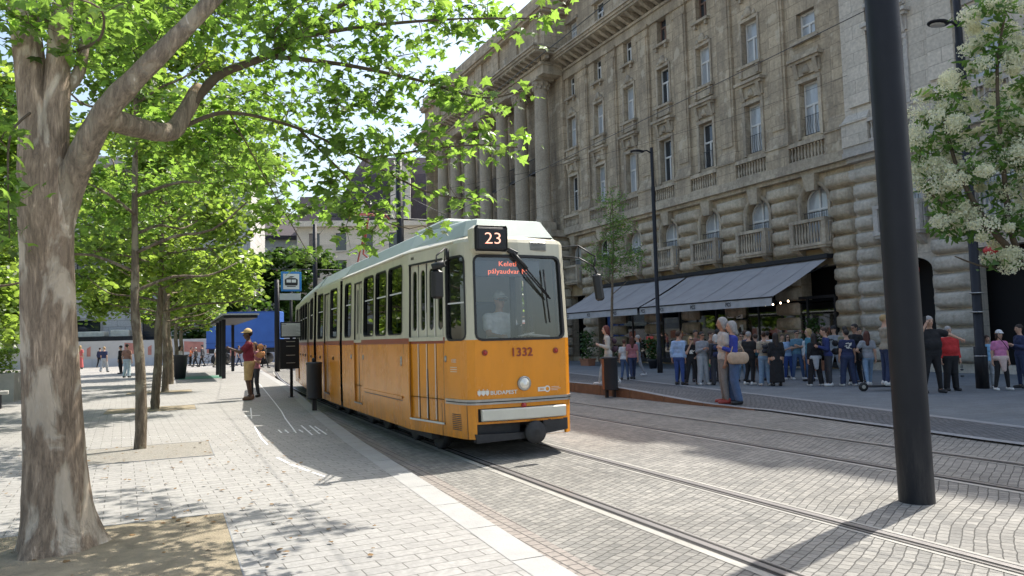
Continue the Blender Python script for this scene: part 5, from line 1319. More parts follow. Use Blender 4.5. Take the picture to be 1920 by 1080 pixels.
# ---- young thin tree in front of the stone building
rg = np.random.default_rng(8); MBs = (15.06, 24.05, .2)
mt_ = thing('young_tree', 'thin young tree with sparse light leaves in front of the long grey awning', 'tree', MBs)
mb = MB(); L = [limb(mb, [(15.06, 24.05, .1), (15.06, 24, 1.8), (15.05, 23.84, 3.43), (15.07, 23.7, 5), (15.07, 23.63, 6.9)], .075, .012, MBs, 8, .03, 1)]
for k in range(9):
    w = k * 2.4; z0 = 3.2 + .38 * k; L.append(limb(mb, [(15.06, 23.85, z0), (15.06 + .5 * math.cos(w), 23.85 + .5 * math.sin(w), z0 + .35), (15.06 + .95 * math.cos(w), 23.8 + .95 * math.sin(w), z0 + .75)], .02, .006, MBs, 5, .05, k, 1, 2))
obj('trunk', mb, M_barky, mt_)
crown(mt_, np.array(MBs), [(15.08, 23.74, 4.62, 1.0, .9), (15.07, 23.61, 6.42, .6, .8), (14.36, 24.1, 4.35, .6, .35), (15.81, 23.42, 4.5, .55, .4), (15.08, 23.65, 5.6, .85, .5)], L, rg, 85, (12, 18), (.07, .13), M_leaff, SLIM, PLF, spread=.15, twig_r=.004, droop=.9)

# ---- far trees beyond the hoarding
def far_tree(x, y, h, r_, label, seed, mat, n=30, size=(.3, .6), zb=1.5):
    rg = np.random.default_rng(seed); rr = random.Random(seed); base = (x, y, 0)
    t = thing('background_tree', label, 'tree', base, group='trees beyond the hoarding')
    mb = MB(); L = [limb(mb, [(x, y, 0), (x + .1, y, h * .3), (x, y, h * .7), (x, y, h * .95)], .25, .05, base, 8)]; obj('trunk', mb, M_twig, t)
    bl = []
    for k in range(n):
        w = rr.uniform(0, 2 * PI); q = rr.random() ** .5; zz = rr.uniform(zb + 1, h); bl.append((x + q * r_ * math.cos(w), y + q * r_ * math.sin(w), zz, rr.uniform(.9, 1.7), rr.uniform(.7, 1.2)))
    crown(t, np.array(base), bl, L, rg, 16, (9, 14), size, mat, PLAIN, PLF, spread=.4, twig_r=.01, link=False)
far_tree(-.6, 86, 9, 3.4, 'light green tree beyond the hoarding, left of the blue truck body', 41, M_leaf2)
far_tree(7, 92, 13, 4.6, 'dark green tree rising behind the blue truck body', 42, M_leafd)
far_tree(13, 88, 12, 4.4, 'dark green tree between the stop sign and the tram roof', 43, M_leafd)
far_tree(4.2, 79, 11, 3.6, 'dark green tree behind the shelter roof and the blue truck body', 46, M_leafd)
far_tree(3, 100, 10, 3.6, 'mid green tree far behind the row of planes', 44, M_leafd)
far_tree(-16, 70, 10, 4.2, 'tree in front of the white building at the far left', 45, M_leaf2)

# a few dry leaves blown over the pits and paving
rg = np.random.default_rng(99)
P = np.stack([rg.uniform(-2.2, 1.6, 260), rg.uniform(4.8, 14, 260), np.full(260, PZ + .022)], 1); V, F = scatter(P, (.02, .055), PLAIN, PLF, rg, .12)
V[:, 2] = np.maximum(V[:, 2], PZ + .012)
tag(np_obj('fallen_leaves', V, F, M('dry_leaf', (.20, .12, .05), .9, var=.3)), kind='stuff', label='scatter of small dry leaves over the tree pit and paving', cat='fallen leaves')
# ================================================================ PEOPLE
def surface_nets(D, org, h):
    s = D < 0; nx, ny, nz = D.shape
    c = [s[i:nx - 1 + i, j:ny - 1 + j, k:nz - 1 + k] for i in (0, 1) for j in (0, 1) for k in (0, 1)]
    cnt = sum(x.astype(np.int8) for x in c); act = (cnt > 0) & (cnt < 8)
    idx = np.full(act.shape, -1, np.int32); I = np.argwhere(act)
    if len(I) == 0: return None, None
    idx[act] = np.arange(len(I)); P = np.zeros((len(I), 3)); W_ = np.zeros(len(I))
    ed = [((i, j, k), (i2, j2, k2)) for (i, j, k) in ((0, 0, 0), (0, 0, 1), (0, 1, 0), (0, 1, 1), (1, 0, 0), (1, 0, 1), (1, 1, 0), (1, 1, 1)) for (i2, j2, k2) in ((i + 1, j, k), (i, j + 1, k), (i, j, k + 1)) if max(i2, j2, k2) <= 1]
    for a, b_ in ed:
        va = D[I[:, 0] + a[0], I[:, 1] + a[1], I[:, 2] + a[2]]; vb = D[I[:, 0] + b_[0], I[:, 1] + b_[1], I[:, 2] + b_[2]]
        m_ = (va < 0) != (vb < 0); t = np.where(m_, va / np.where(m_, va - vb, 1), 0)
        P[m_] += (np.array(a) + t[:, None] * (np.array(b_) - np.array(a)))[m_]; W_[m_] += 1
    V = (I + P / W_[:, None]) * h + org; Fs = []
    for ax in range(3):
        sl0 = [slice(1, -1)] * 3; sl0[ax] = slice(0, -1); sl1 = [slice(1, -1)] * 3; sl1[ax] = slice(1, None)
        A, B = s[tuple(sl0)], s[tuple(sl1)]; E_ = np.argwhere(A != B); fl = A[A != B]
        if len(E_) == 0: continue
        E_ = E_ + 1; E_[:, ax] -= 1; o1, o2 = [(1, 2), (2, 0), (0, 1)][ax]
        def at(d1, d2):
            q = E_.copy(); q[:, o1] -= d1; q[:, o2] -= d2; return idx[q[:, 0], q[:, 1], q[:, 2]]
        q = np.stack([at(0, 0), at(1, 0), at(1, 1), at(0, 1)], 1); q[~fl] = q[~fl][:, ::-1]; Fs.append(q)
    return V, np.concatenate(Fs)

def capd(P, a, b_, ra, rb, sc):
    a = np.array(a, np.float32) * sc; b_ = np.array(b_, np.float32) * sc; Q = P * sc; d = b_ - a; L = max(1e-6, float(d @ d))
    t = np.clip(((Q - a) @ d) / L, 0, 1); return np.linalg.norm(Q - a - t[..., None] * d, axis=-1) - (ra + (rb - ra) * t)
ONE = np.ones(3, np.float32)
def sdf_mesh(prims, h, k=.03, cuts=(), grow=0.0):
    """smooth union of tapered capsules (a,b,ra,rb,scale); cuts are (point,normal) half spaces removed"""
    lo = np.min([np.minimum(p[0], p[1]) - max(p[2], p[3]) * (1.0 / min(p[4])) for p in prims], 0) - 2.5 * h - grow
    hi = np.max([np.maximum(p[0], p[1]) + max(p[2], p[3]) * (1.0 / min(p[4])) for p in prims], 0) + 2.5 * h + grow
    n = np.ceil((hi - lo) / h).astype(int) + 1; ax = [lo[i] + h * np.arange(n[i]) for i in range(3)]
    D = np.full(n, 1.0, np.float32)
    for (a, b_, ra, rb, sc) in prims:
        m_ = max(ra, rb) / min(sc) + .08 + grow
        s0 = np.maximum(0, ((np.minimum(a, b_) - m_ - lo) / h).astype(int)); s1 = np.minimum(n, ((np.maximum(a, b_) + m_ - lo) / h).astype(int) + 2)
        sl_ = tuple(slice(s0[i], s1[i]) for i in range(3)); g_ = np.stack(np.meshgrid(*[ax[i][sl_[i]] for i in range(3)], indexing='ij'), -1).astype(np.float32)
        d = capd(g_, a, b_, ra + grow, rb + grow, np.array(sc, np.float32)); o = D[sl_]
        hh = np.clip(.5 + .5 * (o - d) / k, 0, 1); D[sl_] = o * (1 - hh) + d * hh - k * hh * (1 - hh)
    if cuts:
        g_ = np.stack(np.meshgrid(*ax, indexing='ij'), -1)
        for p, nn in cuts: D = np.maximum(D, (g_ - np.array(p)) @ np.array(nn))
    return surface_nets(D, lo, h)

SKINS = {'light': (.50, .30, .21), 'tan': (.38, .21, .14), 'dark': (.085, .042, .026), 'pale': (.56, .37, .28)}
def cm(name, col, rough=.85): return M('cloth_' + name, col, rough, var=.22, vs=14, bump=.35, bs=22)
def v3(*a): return np.array(a, dtype=float)

def person(label, x, y, z, H, face, top, bottom, skin='light', hair='brown', hairlen='short', arms='down', stance='stand', sleeve='short', bot='trousers', shoe='dark', cap=None, build=1.0, group=None, res=.022, lean=0, glasses=False, hoodie=None, category='person', seat=False, tied=None, print_=None, turn=0):
    """one person: body mesh with head, hands and fingers; hair and clothing as parts"""
    rz = math.atan2(face[0], -face[1]); k_ = H / 1.75
    root = thing('person', label, category, (x, y, z), rz, group)
    rr = random.Random(label); j = lambda a: rr.uniform(-a, a)
    B = build
    hipz = .93
    LN = lambda p: v3(p[0], p[1] - lean * max(0, p[2] - hipz), p[2])
    sh = [LN(v3(s_ * .168 * B, .01, 1.395)) for s_ in (-1, 1)]
    el, wr, fd = [None] * 2, [None] * 2, [None] * 2
    for i, s_ in enumerate((-1, 1)):
        mode = arms if isinstance(arms, str) else arms[i]
        if mode == 'down': el[i] = sh[i] + v3(s_ * .05, .03 + j(.03), -.28); wr[i] = el[i] + v3(s_ * .01, -.05 + j(.04), -.25)
        elif mode == 'phone': el[i] = sh[i] + v3(s_ * .03, -.02, -.28); wr[i] = el[i] + v3(-s_ * .10, -.21, .08)
        elif mode == 'crossed': el[i] = sh[i] + v3(s_ * .05, -.05, -.26); wr[i] = el[i] + v3(-s_ * .24, -.12, .05 + .03 * i)
        elif mode == 'ear': el[i] = sh[i] + v3(s_ * .13, -.10, -.20); wr[i] = LN(v3(s_ * .13, -.07, 1.56))
        elif mode == 'mouth': el[i] = sh[i] + v3(s_ * .02, -.12, -.24); wr[i] = LN(v3(s_ * .05, -.16, 1.47))
        elif mode == 'raise': el[i] = sh[i] + v3(s_ * .05, -.20, -.19); wr[i] = el[i] + v3(-s_ * .02, -.21, .09)
        elif mode == 'hips': el[i] = sh[i] + v3(s_ * .16, .05, -.24); wr[i] = LN(v3(s_ * .17, -.05, 1.02))
        elif mode == 'out': el[i] = sh[i] + v3(s_ * .16, -.05, -.20); wr[i] = el[i] + v3(s_ * .16, -.08, -.12)
        elif mode == 'wheel': el[i] = sh[i] + v3(s_ * .05, -.10, -.24); wr[i] = el[i] + v3(-s_ * .03, -.22, -.03)
        elif mode == 'shoulder': el[i] = sh[i] + v3(s_ * .20, -.10, -.06); wr[i] = el[i] + v3(s_ * .12, -.18, -.10)
        q = wr[i] - el[i]; fd[i] = q / np.linalg.norm(q)
    kn, an, toe = [None] * 2, [None] * 2, [None] * 2
    for i, s_ in enumerate((-1, 1)):
        hp = v3(s_ * .09, 0, .90)
        if seat: kn[i] = hp + v3(s_ * .05, -.42, .02); an[i] = kn[i] + v3(0, -.05, -.42)
        elif stance == 'stand': kn[i] = v3(s_ * (.10 + j(.01)), -.015 + j(.02), .50); an[i] = v3(s_ * (.11 + abs(j(.04))), .03 + j(.05), .085)
        elif stance == 'wide': kn[i] = v3(s_ * .14, -.02, .50); an[i] = v3(s_ * .19, .02, .085)
        elif stance == 'walk':
            f_ = 1 if i == 0 else -1; kn[i] = v3(s_ * .09, -.14 * f_ - .04, .49); an[i] = v3(s_ * .09, -.27 * f_, .085 if f_ > 0 else .13)
        elif stance == 'step':
            kn[i] = v3(s_ * .09, -.02 - .10 * i, .50); an[i] = v3(s_ * .09, .02 + .20 * i, .085 + .06 * i)
        toe[i] = an[i] + v3(s_ * .02, -.15, -.045)
    hips = [v3(-.09, 0, .90), v3(.09, 0, .90)]
    neck = LN(v3(0, .01, 1.47)); hd = LN(v3(0, -.015 - .02 * lean, 1.645)); flat = (1, 1.55, 1)
    torso = [(LN(v3(-.07 * B, 0, .97)), LN(v3(.07 * B, 0, .97)), .115 * B, .115 * B, (1, 1.25, 1)), (LN(v3(-.05 * B, -.01, 1.12)), LN(v3(.05 * B, -.01, 1.12)), .115 * B * B, .115 * B * B, (1, 1.2 if B > 1.1 else 1.45, 1)),
             (LN(v3(-.065 * B, 0, 1.28)), LN(v3(.065 * B, 0, 1.28)), .118 * B, .118 * B, (1, 1.35, 1)), (LN(v3(0, .01, 1.445)), sh[0] + v3(.01, 0, 0), .058, .046, ONE), (LN(v3(0, .01, 1.445)), sh[1] - v3(.01, 0, 0), .058, .046, ONE), (LN(v3(0, .01, 1.40)), neck, .09, .058, (1, 1, 1))]
    armp = []; 
    for i in (0, 1): armp += [(sh[i], el[i], .052 * B, .040, ONE), (el[i], wr[i], .040, .027, ONE)]
    legp = []
    for i in (0, 1): legp += [(hips[i], kn[i], .088 * B, .057, ONE), (kn[i], an[i], .058, .037, ONE)]
    legp_s = legp; pelv = [(v3(-.07 * B, .01, .92), v3(.07 * B, .01, .92), .12 * B, .12 * B, (1, 1.2, 1))]
    head = [(hd + v3(0, .012, .03), hd + v3(0, .0, .02), .088, .088, (1.16, .95, .90)), (hd + v3(0, -.035, -.045), hd + v3(0, -.04, -.075), .055, .042, (1.05, 1, 1)), (neck - v3(0, 0, .03), hd + v3(0, .01, -.05), .054, .052, ONE),
            (hd + v3(0, -.098, .0), hd + v3(0, -.112, -.028), .008, .014, ONE), (hd + v3(-.078, .01, .015), hd + v3(-.082, .015, -.02), .012, .010, ONE), (hd + v3(.078, .01, .015), hd + v3(.082, .015, -.02), .012, .010, ONE)]
    hands = []
    for i in (0, 1): hands.append((wr[i], wr[i] + fd[i] * .085, .024, .030, ONE))
    feet = []
    for i in (0, 1): feet += [(an[i] + v3(0, .03, -.04), toe[i], .035, .033, ONE)]
    sk = M('skin_' + skin, SKINS[skin], .55, var=.08, vs=20)
    V, F = sdf_mesh(torso + pelv + armp + legp + head + hands + feet, res, .022)
    V = V * k_; vl = [tuple(v) for v in V]; fl = [tuple(f) for f in F]
    mb = MB(); mb.add(vl, fl, 0, True)
    for i, s_ in enumerate((-1, 1)):                 # five fingers rooted in each palm
        f = Vector(fd[i]); side = Vector((0, -1, 0)) if abs(f.z) > .6 else Vector((0, 0, 1)); side = (side - f * side.dot(f)).normalized(); nrm = f.cross(side).normalized() * (-s_)
        if nrm.dot(Vector((-s_, 0, 0))) < 0: nrm = -nrm
        pb = Vector(wr[i]) + f * .08
        for q, (ln, off) in enumerate(((.068, -.027), (.078, -.009), (.072, .009), (.056, .026))):
            o = pb + side * off; mb.tube([o * k_, (o + f * ln * .45 + nrm * .008) * k_, (o + f * ln * .8 + nrm * .032) * k_, (o + f * ln * .85 + nrm * .05) * k_], [.0095 * k_, .009 * k_, .008 * k_, .006 * k_], 6)
        o = Vector(wr[i]) + f * .035 - side * .022; mb.tube([o * k_, (o - side * .025 + f * .028) * k_, (o - side * .03 + f * .055 + nrm * .012) * k_], [.012 * k_, .010 * k_, .007 * k_], 6)
    obj('body', mb, sk, root)
    def skinpart(name, prims, mat, grow, cuts=(), k=.025, rs=None):
        V, F = sdf_mesh(prims, rs or res, k, cuts, grow)
        if V is None: return None
        return np_obj(name, V * k_, F, mat, root, smooth=True)
    # eyes, brows and mouth
    fb = MB()
    for s_ in (-1, 1):
        fb.ball(tuple((hd + v3(s_ * .031, -.083, .012)) * k_), (.0125 * k_, .010 * k_, .009 * k_), 8)
        fb.cbox(tuple((hd + v3(s_ * .033, -.090, .034)) * k_), (.030 * k_, .008 * k_, .006 * k_))
    if not glasses: obj('eyes', fb, M('eye_dark', (.035, .025, .02), .3), root)
    else:
        fb = MB(); fb.cbox(tuple((hd + v3(0, -.098, .014)) * k_), (.135 * k_, .015 * k_, .034 * k_), ch=.004)
        for s_ in (-1, 1): fb.cbox(tuple((hd + v3(s_ * .076, -.045, .018)) * k_), (.006 * k_, .11 * k_, .008 * k_))
        obj('sunglasses', fb, M('sunglass_black', (.012, .012, .012), .15), root)
    obj('mouth', MB().ball(tuple((hd + v3(0, -.089, -.056)) * k_), (.022 * k_, .008 * k_, .006 * k_), 8), M('lips', (.28, .10, .08), .5), root)
    # clothes
    hem = .90 if bot != 'dress' else .97
    tcuts = [((0, 0, hem), (0, 0, -1)), (tuple(neck + v3(0, 0, .0)), (0, .25, .97))]
    tp = list(torso)
    for i in (0, 1):
        if sleeve == 'long': tp += [(sh[i], el[i], .055 * B, .045, ONE), (el[i], wr[i] - fd[i] * .01, .045, .034, ONE)]
        elif sleeve == 'short': tp += [(sh[i], sh[i] * .45 + el[i] * .55, .060 * B, .058 * B, ONE)]
        elif sleeve == 'tank': tp += [(sh[i] + v3(0, 0, .0), sh[i] + v3(0, 0, -.02), .03, .03, ONE)]
    if bot != 'dress': tp += pelv
    skinpart('top', tp, cm(*top), .013, tcuts)
    if bot in ('trousers', 'loose', 'shorts'):
        g_ = {'trousers': .012, 'loose': .026, 'shorts': .030}[bot]; zc = {'trousers': .09, 'loose': .07, 'shorts': .50}[bot]
        lp = list(legp)
        if bot == 'loose': lp = [(hips[i], kn[i], .088 * B, .066, ONE) for i in (0, 1)] + [(kn[i], an[i], .066, .056, ONE) for i in (0, 1)]
        cu_ = [((0, 0, .985), (0, 0, 1))] + ([((0, 0, zc), (0, 0, -1))] if not seat else [])
        skinpart('trousers' if bot != 'shorts' else 'shorts', lp + pelv, cm(*bottom), g_ * .9, cu_, .02)
    else:
        pr = [(v3(-.05, 0, .95), v3(-.08, 0, .16), .125 * B, .17, (1, 1.15, 1)), (v3(.05, 0, .95), v3(.08, 0, .16), .125 * B, .17, (1, 1.15, 1)), (LN(v3(0, 0, 1.1)), v3(0, 0, .9), .12 * B, .14 * B, (1, 1.2, 1))]
        zc = .12 if bot in ('dress', 'skirt') else .5
        skinpart('dress_skirt' if bot == 'dress' else 'skirt', pr, cm(*bottom), 0, [((0, 0, zc), (0, 0, -1))], .03)
    SH = {'dark': (.02, .02, .022), 'white': (.62, .62, .60), 'brown': (.13, .06, .03), 'red': (.30, .04, .03), 'black': (.012, .012, .012)}
    skinpart('shoes', feet + [(an[i] + v3(0, .035, -.03), an[i] + v3(0, .03, .0), .036, .034, ONE) for i in (0, 1)], M('shoe_' + shoe, SH[shoe], .5), .012, [] if stance != 'stand' or seat else [((0, 0, .004), (0, 0, -1))], .012)
    # hair or cap
    HC = {'brown': (.045, .022, .012), 'black': (.012, .010, .010), 'grey': (.34, .33, .32), 'white': (.55, .53, .50), 'blond': (.38, .26, .12), 'red': (.13, .025, .015), 'auburn': (.085, .025, .015), 'dark': (.022, .015, .012)}
    hm = M('hair_' + hair, HC[hair], .6, var=.3, vs=30, bump=.6, bs=60)
    hp = [(hd + v3(0, .03, .045), hd + v3(0, .012, .04), .088, .088, (1.12, .93, .92))]
    if hairlen in ('long', 'bob'):
        e = .30 if hairlen == 'long' else .12
        hp += [(hd + v3(0, .06, .02), hd + v3(0, .09, -e), .078, .055, (1, 1.1, 1)), (hd + v3(-.055, .02, 0), hd + v3(-.075, .04, -e * .8), .045, .03, ONE), (hd + v3(.055, .02, 0), hd + v3(.075, .04, -e * .8), .045, .03, ONE)]
    if hairlen == 'bun': hp += [(hd + v3(0, .10, .07), hd + v3(0, .11, .08), .045, .045, ONE)]
    hc = [(tuple(hd + v3(0, -.055, .045)), (0, -.80, -.60))] if hairlen != 'bald' else []
    if hairlen != 'bald': skinpart('hair', hp, hm, .004, [(tuple(hd + v3(0, -.062, .035)), (0, -.75, -.66))] if hairlen in ('short', 'bun') else [(tuple(hd + v3(0, -.045, 0)), (0, -1, -.25))], .02)
    if cap:
        cp_ = [(hd + v3(0, .01, .055), hd + v3(0, .01, .06), .088, .09, (1.05, .93, .95))]
        skinpart('cap', cp_ + [(hd + v3(-.03, -.10, .055), hd + v3(.03, -.10, .055), .05, .05, (1, .8, 4.5))], cm(*cap), .012, [(tuple(hd + v3(0, 0, .045)), (0, 0, -1))], .015)
    if tied:
        skinpart('tied_jumper', [(LN(v3(-.08, 0, .96)), LN(v3(.08, 0, .96)), .15, .15, (1, 1.2, 1.5)), (v3(0, .10 * tied[2], .92), v3(0, .13 * tied[2], .62), .11, .06, (1, 1.6, 1))], cm(*tied[:2]), .01, [((0, 0, 1.03), (0, 0, 1))], .03)
    root['_k'] = k_
    del root['_k']
    return root, rz

def bag(kind, label, px, py, z, rz, off, size, mat, straps=True, group=None, name='backpack', cat='backpack'):
    """bag carried by a person: body, pocket and straps"""
    c, s_ = math.cos(rz), math.sin(rz); x = px + off[0] * c - off[1] * s_; y = py + off[0] * s_ + off[1] * c
    t = thing(name, label, cat, (x, y, z + off[2]), rz, group)
    w, d, h = size
    if kind == 'shoulder': V, F = sdf_mesh([(v3(0, -d * .28, -h * .12), v3(0, d * .28, -h * .12), h * .36, h * .36, (2.2, 1, 1)), (v3(0, -d * .34, h * .05), v3(0, d * .34, h * .05), h * .20, h * .20, (2.0, 1, 1))], .022, .05)
    else: V, F = sdf_mesh([(v3(-w * .22, 0, -h * .28), v3(w * .22, 0, -h * .28), w * .30, w * .30, (1, w / d * .62 if d < w else 1, 1)), (v3(-w * .2, 0, h * .22), v3(w * .2, 0, h * .22), w * .28, w * .28, (1, w / d * .7 if d < w else 1, 1))], .022, .06)
    np_obj('bag_body', V, F, mat, t, smooth=True)
    if kind == 'pack':
        V, F = sdf_mesh([(v3(-w * .15, d * .38, -h * .22), v3(w * .15, d * .38, -h * .22), w * .2, w * .2, (1, 1.6, .9))], .022, .03); np_obj('pocket', V, F, mat, t, smooth=True)
        for sx in (-1, 1):
            mb = MB(); mb.tube([(sx * w * .30, -d * .3, h * .40), (sx * w * .34, -d * .62, h * .46), (sx * w * .36, -d * 1.25 - .10, h * .25), (sx * w * .36, -d * 1.1 - .10, -h * .10), (sx * w * .34, -d * .3, -h * .38)], .016, 6); obj('strap', mb, mat, t)
    elif kind == 'shoulder':
        mb = MB(); mb.tube([(0, -d * .40, h * .1), (-.03, -d * .25, h * .55), (-.05, 0, h * 1.05), (-.03, d * .25, h * .55), (0, d * .40, h * .1)], .014, 6); obj('strap', mb, mat, t)
    elif kind == 'hand':
        mb = MB(); mb.tube([(-w * .2, 0, h * .35), (-w * .14, 0, h * .62), (w * .14, 0, h * .62), (w * .2, 0, h * .35)], .009, 6); obj('handle', mb, mat, t)
    return t

FC = (-.42, -.91)      # faces the camera
FA = (.42, .91)        # faces away
FL = (-.91, .42)       # faces left in the picture
FR = (.91, -.42)       # faces right in the picture
# ================================================================ THE CROWD
NAVY = ('navy', (.025, .035, .09)); BLK = ('black', (.014, .014, .016)); DEN = ('denim_light', (.20, .30, .42)); DENM = ('denim', (.07, .12, .23)); DEND = ('denim_dark', (.03, .045, .10)); GRY = ('grey', (.27, .28, .30))
LB = ('pale_blue', (.32, .45, .66)); WHT = ('white', (.60, .60, .60)); CRM = ('cream', (.50, .47, .42)); BEI = ('beige', (.36, .31, .24)); RED = ('red', (.50, .03, .03)); PNK = ('pink', (.55, .19, .36)); KHK = ('khaki', (.30, .27, .20)); TEAL = ('teal', (.06, .20, .27)); BRN = ('brown', (.22, .12, .08)); DRK = ('charcoal', (.04, .042, .05)); MAR = ('maroon', (.17, .025, .035)); ORG = ('orange', (.55, .25, .08)); TAN = ('tan', (.46, .32, .17)); GRN = ('green', (.10, .35, .15)); OLV = ('olive', (.20, .19, .12)); SKY = ('sky_blue', (.25, .50, .72))
GC = 'people waiting in the crowd under the awning'
pw = {}
def P_(key, label, x, y, z, H, face, top, bottom, **k):
    k.setdefault('group', GC); r_, rz = person(label, x, y, z, H, face, top, bottom, **k); pw[key] = (r_, rz, x, y, z, H); return r_
P_('redhair', 'woman with dark red hair and cream top looking at her phone beside the rusty bin', 11.21, 18.10, .27, 1.64, FL, CRM, ('grey_light', (.38, .42, .42)), hair='red', hairlen='bob', arms='phone', sleeve='long', shoe='white', stance='walk', skin='pale', lean=.06)
P_('boy', 'boy in white T-shirt and jeans seen from behind, right of the rusty bin', 15.17, 23.37, .02, 1.44, FA, WHT, DENM, hair='auburn', arms='down', shoe='dark')
P_('darkred', 'person with long dark red hair and pink top next to the boy in white', 15.36, 23.14, .02, 1.55, FA, ('dusty_pink', (.36, .14, .16)), DEND, hair='auburn', hairlen='long', stance='walk')
P_('teal', 'man in grey-green jacket and grey trousers facing the boy in white', 16.69, 24.73, .02, 1.6, (-.7, .5), ('slate', (.18, .22, .25)), GRY, hair='grey', sleeve='long', stance='walk', shoe='white')
P_('blueshirt', 'man in pale blue long-sleeved shirt and blue jeans at the left end of the crowd', 14.76, 19.58, .02, 1.68, (.8, .4), LB, ('blue_jeans', (.04, .08, .25)), hair='brown', sleeve='long', arms='down', build=1.08)
P_('blacktee', 'person in black T-shirt with white print holding a hand to the mouth', 15.02, 19.29, .02, 1.52, FC, BLK, BLK, hair='blond', hairlen='long', arms=('mouth', 'hips'), glasses=True, stance='wide')
P_('beard', 'bearded man in light grey shirt and sunglasses behind the green bag', 15.26, 19.03, .02, 1.65, (-.2, -.95), GRY, ('grey_pale', (.36, .38, .40)), hair='black', sleeve='long', arms='phone', glasses=True, skin='tan', shoe='white', bot='loose')
P_('whitehair', 'white-haired person with green scarf and dark clothes seen from behind', 15.54, 18.73, .02, 1.56, FA, DRK, DRK, hair='white', hairlen='bob', sleeve='long', arms='down', bot='loose')
P_('b1', 'tall person with curly dark hair at the back of the crowd near the menu boards', 16.13, 20.43, .02, 1.72, FC, ('rust', (.22, .10, .08)), DRK, hair='black', skin='tan', arms='down')
P_('b2', 'person with dark glasses and brown hair half hidden at the back of the crowd', 16.45, 20.06, .02, 1.66, (.5, -.8), BRN, DEND, hair='brown', arms='phone', glasses=True)
P_('sungl', 'woman in beige sleeveless top with sunglasses right of the front pair', 17.27, 19.54, .02, 1.58, FC, BEI, DEN, hair='dark', hairlen='bun', sleeve='tank', arms='phone', glasses=True)
P_('blackT', 'grey-haired man in black T-shirt and black trousers facing right', 16.22, 17.99, .02, 1.62, (.85, .2), BLK, BLK, hair='grey', arms='phone', shoe='white', build=1.12)
P_('tealpack', 'person in dark clothes wearing the teal backpack', 17.03, 18.59, .02, 1.54, FA, DRK, BRN, hair='brown', arms='down', sleeve='long')
P_('tank', 'woman in beige top and light blue jeans with a dark bag strap on her back', 16.36, 17.50, .02, 1.6, (.5, .85), BEI, DEN, hair='brown', hairlen='bun', arms='phone', sleeve='short', shoe='white', bot='loose')
P_('dress', 'woman in long black dress with long dark hair seen from behind', 16.42, 17.08, .02, 1.56, FA, BLK, BLK, hair='dark', hairlen='long', bot='dress', arms='down', sleeve='long', build=1.1)
P_('ltblue', 'woman with sunglasses in light blue top and dark jeans right of the black dress', 18.83, 19.04, .02, 1.5, FC, ('light_blue_top', (.30, .42, .60)), ('blue_jeans', (.04, .08, .25)), hair='dark', hairlen='long', arms='phone', sleeve='short', glasses=True, shoe='white')
P_('vest', 'man with crossed arms, sunglasses and denim waistcoat over a grey shirt', 19.02, 18.81, .02, 1.62, FC, ('denim_vest', (.10, .20, .27)), DENM, hair='black', arms='crossed', sleeve='short', glasses=True, shoe='white', stance='wide')
P_('white', 'dark-haired woman in white shirt behind the person with the tied jumper', 19.26, 18.53, .02, 1.55, FC, WHT, DRK, hair='dark', hairlen='long', arms='down', sleeve='long', shoe='white')
P_('tied', 'person in black top with a light grey jumper tied round the waist', 17.15, 16.31, .02, 1.52, FA, BLK, BLK, hair='dark', hairlen='long', sleeve='long', bot='loose', shoe='white', tied=('grey_pale', (.36, .37, .38), 1), stance='wide')
P_('navyj', 'man in navy jacket wearing a black backpack, head bent forward', 17.40, 16.04, .02, 1.68, (-.75, .5), ('navy_jacket', (.02, .035, .14)), DRK, hair='brown', sleeve='long', lean=.12, arms='phone', shoe='white')
P_('greycap', 'man in grey T-shirt and dark cap with one foot raised behind him', 20.19, 18.32, .02, 1.72, (-.9, -.2), GRY, ('grey_pale', (.36, .38, .40)), hair='dark', cap=BLK, stance='walk', shoe='white')
P_('print', 'man in navy T-shirt with a white print on the back and blue jeans', 17.75, 15.67, .02, 1.6, FA, NAVY, DEND, hair='black', stance='wide', shoe='white', bot='loose', build=1.05)
P_('blk', 'tall man in black T-shirt and sunglasses looking left', 18.25, 15.80, .02, 1.76, (-.85, .0), BLK, BLK, hair='black', glasses=True, shoe='white', skin='tan')
P_('redhair2', 'woman with long auburn hair, grey T-shirt and light jeans near the scooter', 18.11, 15.28, .02, 1.55, (.6, .75), GRY, DEN, hair='auburn', hairlen='long', stance='walk', shoe='white', arms=('down', 'hips'))
P_('b3', 'person in dark top at the back of the crowd behind the backpacks', 17.65, 20.43, .02, 1.6, FC, DRK, DEND, hair='brown', arms='down')
P_('b4', 'person with brown hair far back between the black dress and the denim waistcoat', 19.58, 20.04, .02, 1.5, FC, OLV, DRK, hair='brown', arms='down')
P_('b5', 'person with black hair far back left of the front pair', 16.98, 20.31, .02, 1.72, FR, ('dark_green', (.05, .09, .06)), DRK, hair='black', arms='down')
P_('x1', 'person in grey hooded top behind the man in pale blue shirt', 15.6, 20.6, .02, 1.68, FC, GRY, DRK, hair='brown', sleeve='long')
P_('x2', 'person in white T-shirt at the back behind the woman in beige top', 18.1, 19.2, .02, 1.62, FA, WHT, DENM, hair='dark')
P_('x3', 'person in teal shirt at the back between the waistcoat and the tied jumper', 18.6, 17.9, .02, 1.66, FL, TEAL, DENM, hair='blond', hairlen='bob')
P_('x4', 'person in olive jacket at the back behind the navy T-shirt with print', 19.2, 17.0, .02, 1.7, FA, OLV, DRK, hair='dark', sleeve='long')
P_('x5', 'person in pale grey shirt at the back left of the auburn-haired woman', 18.9, 16.2, .02, 1.64, FC, GRY, DENM, hair='black', arms='crossed')
P_('x6', 'person in navy shirt just behind the grey-haired man in black', 17.0, 19.0, .02, 1.66, FR, NAVY, DEN, hair='brown', arms='phone')
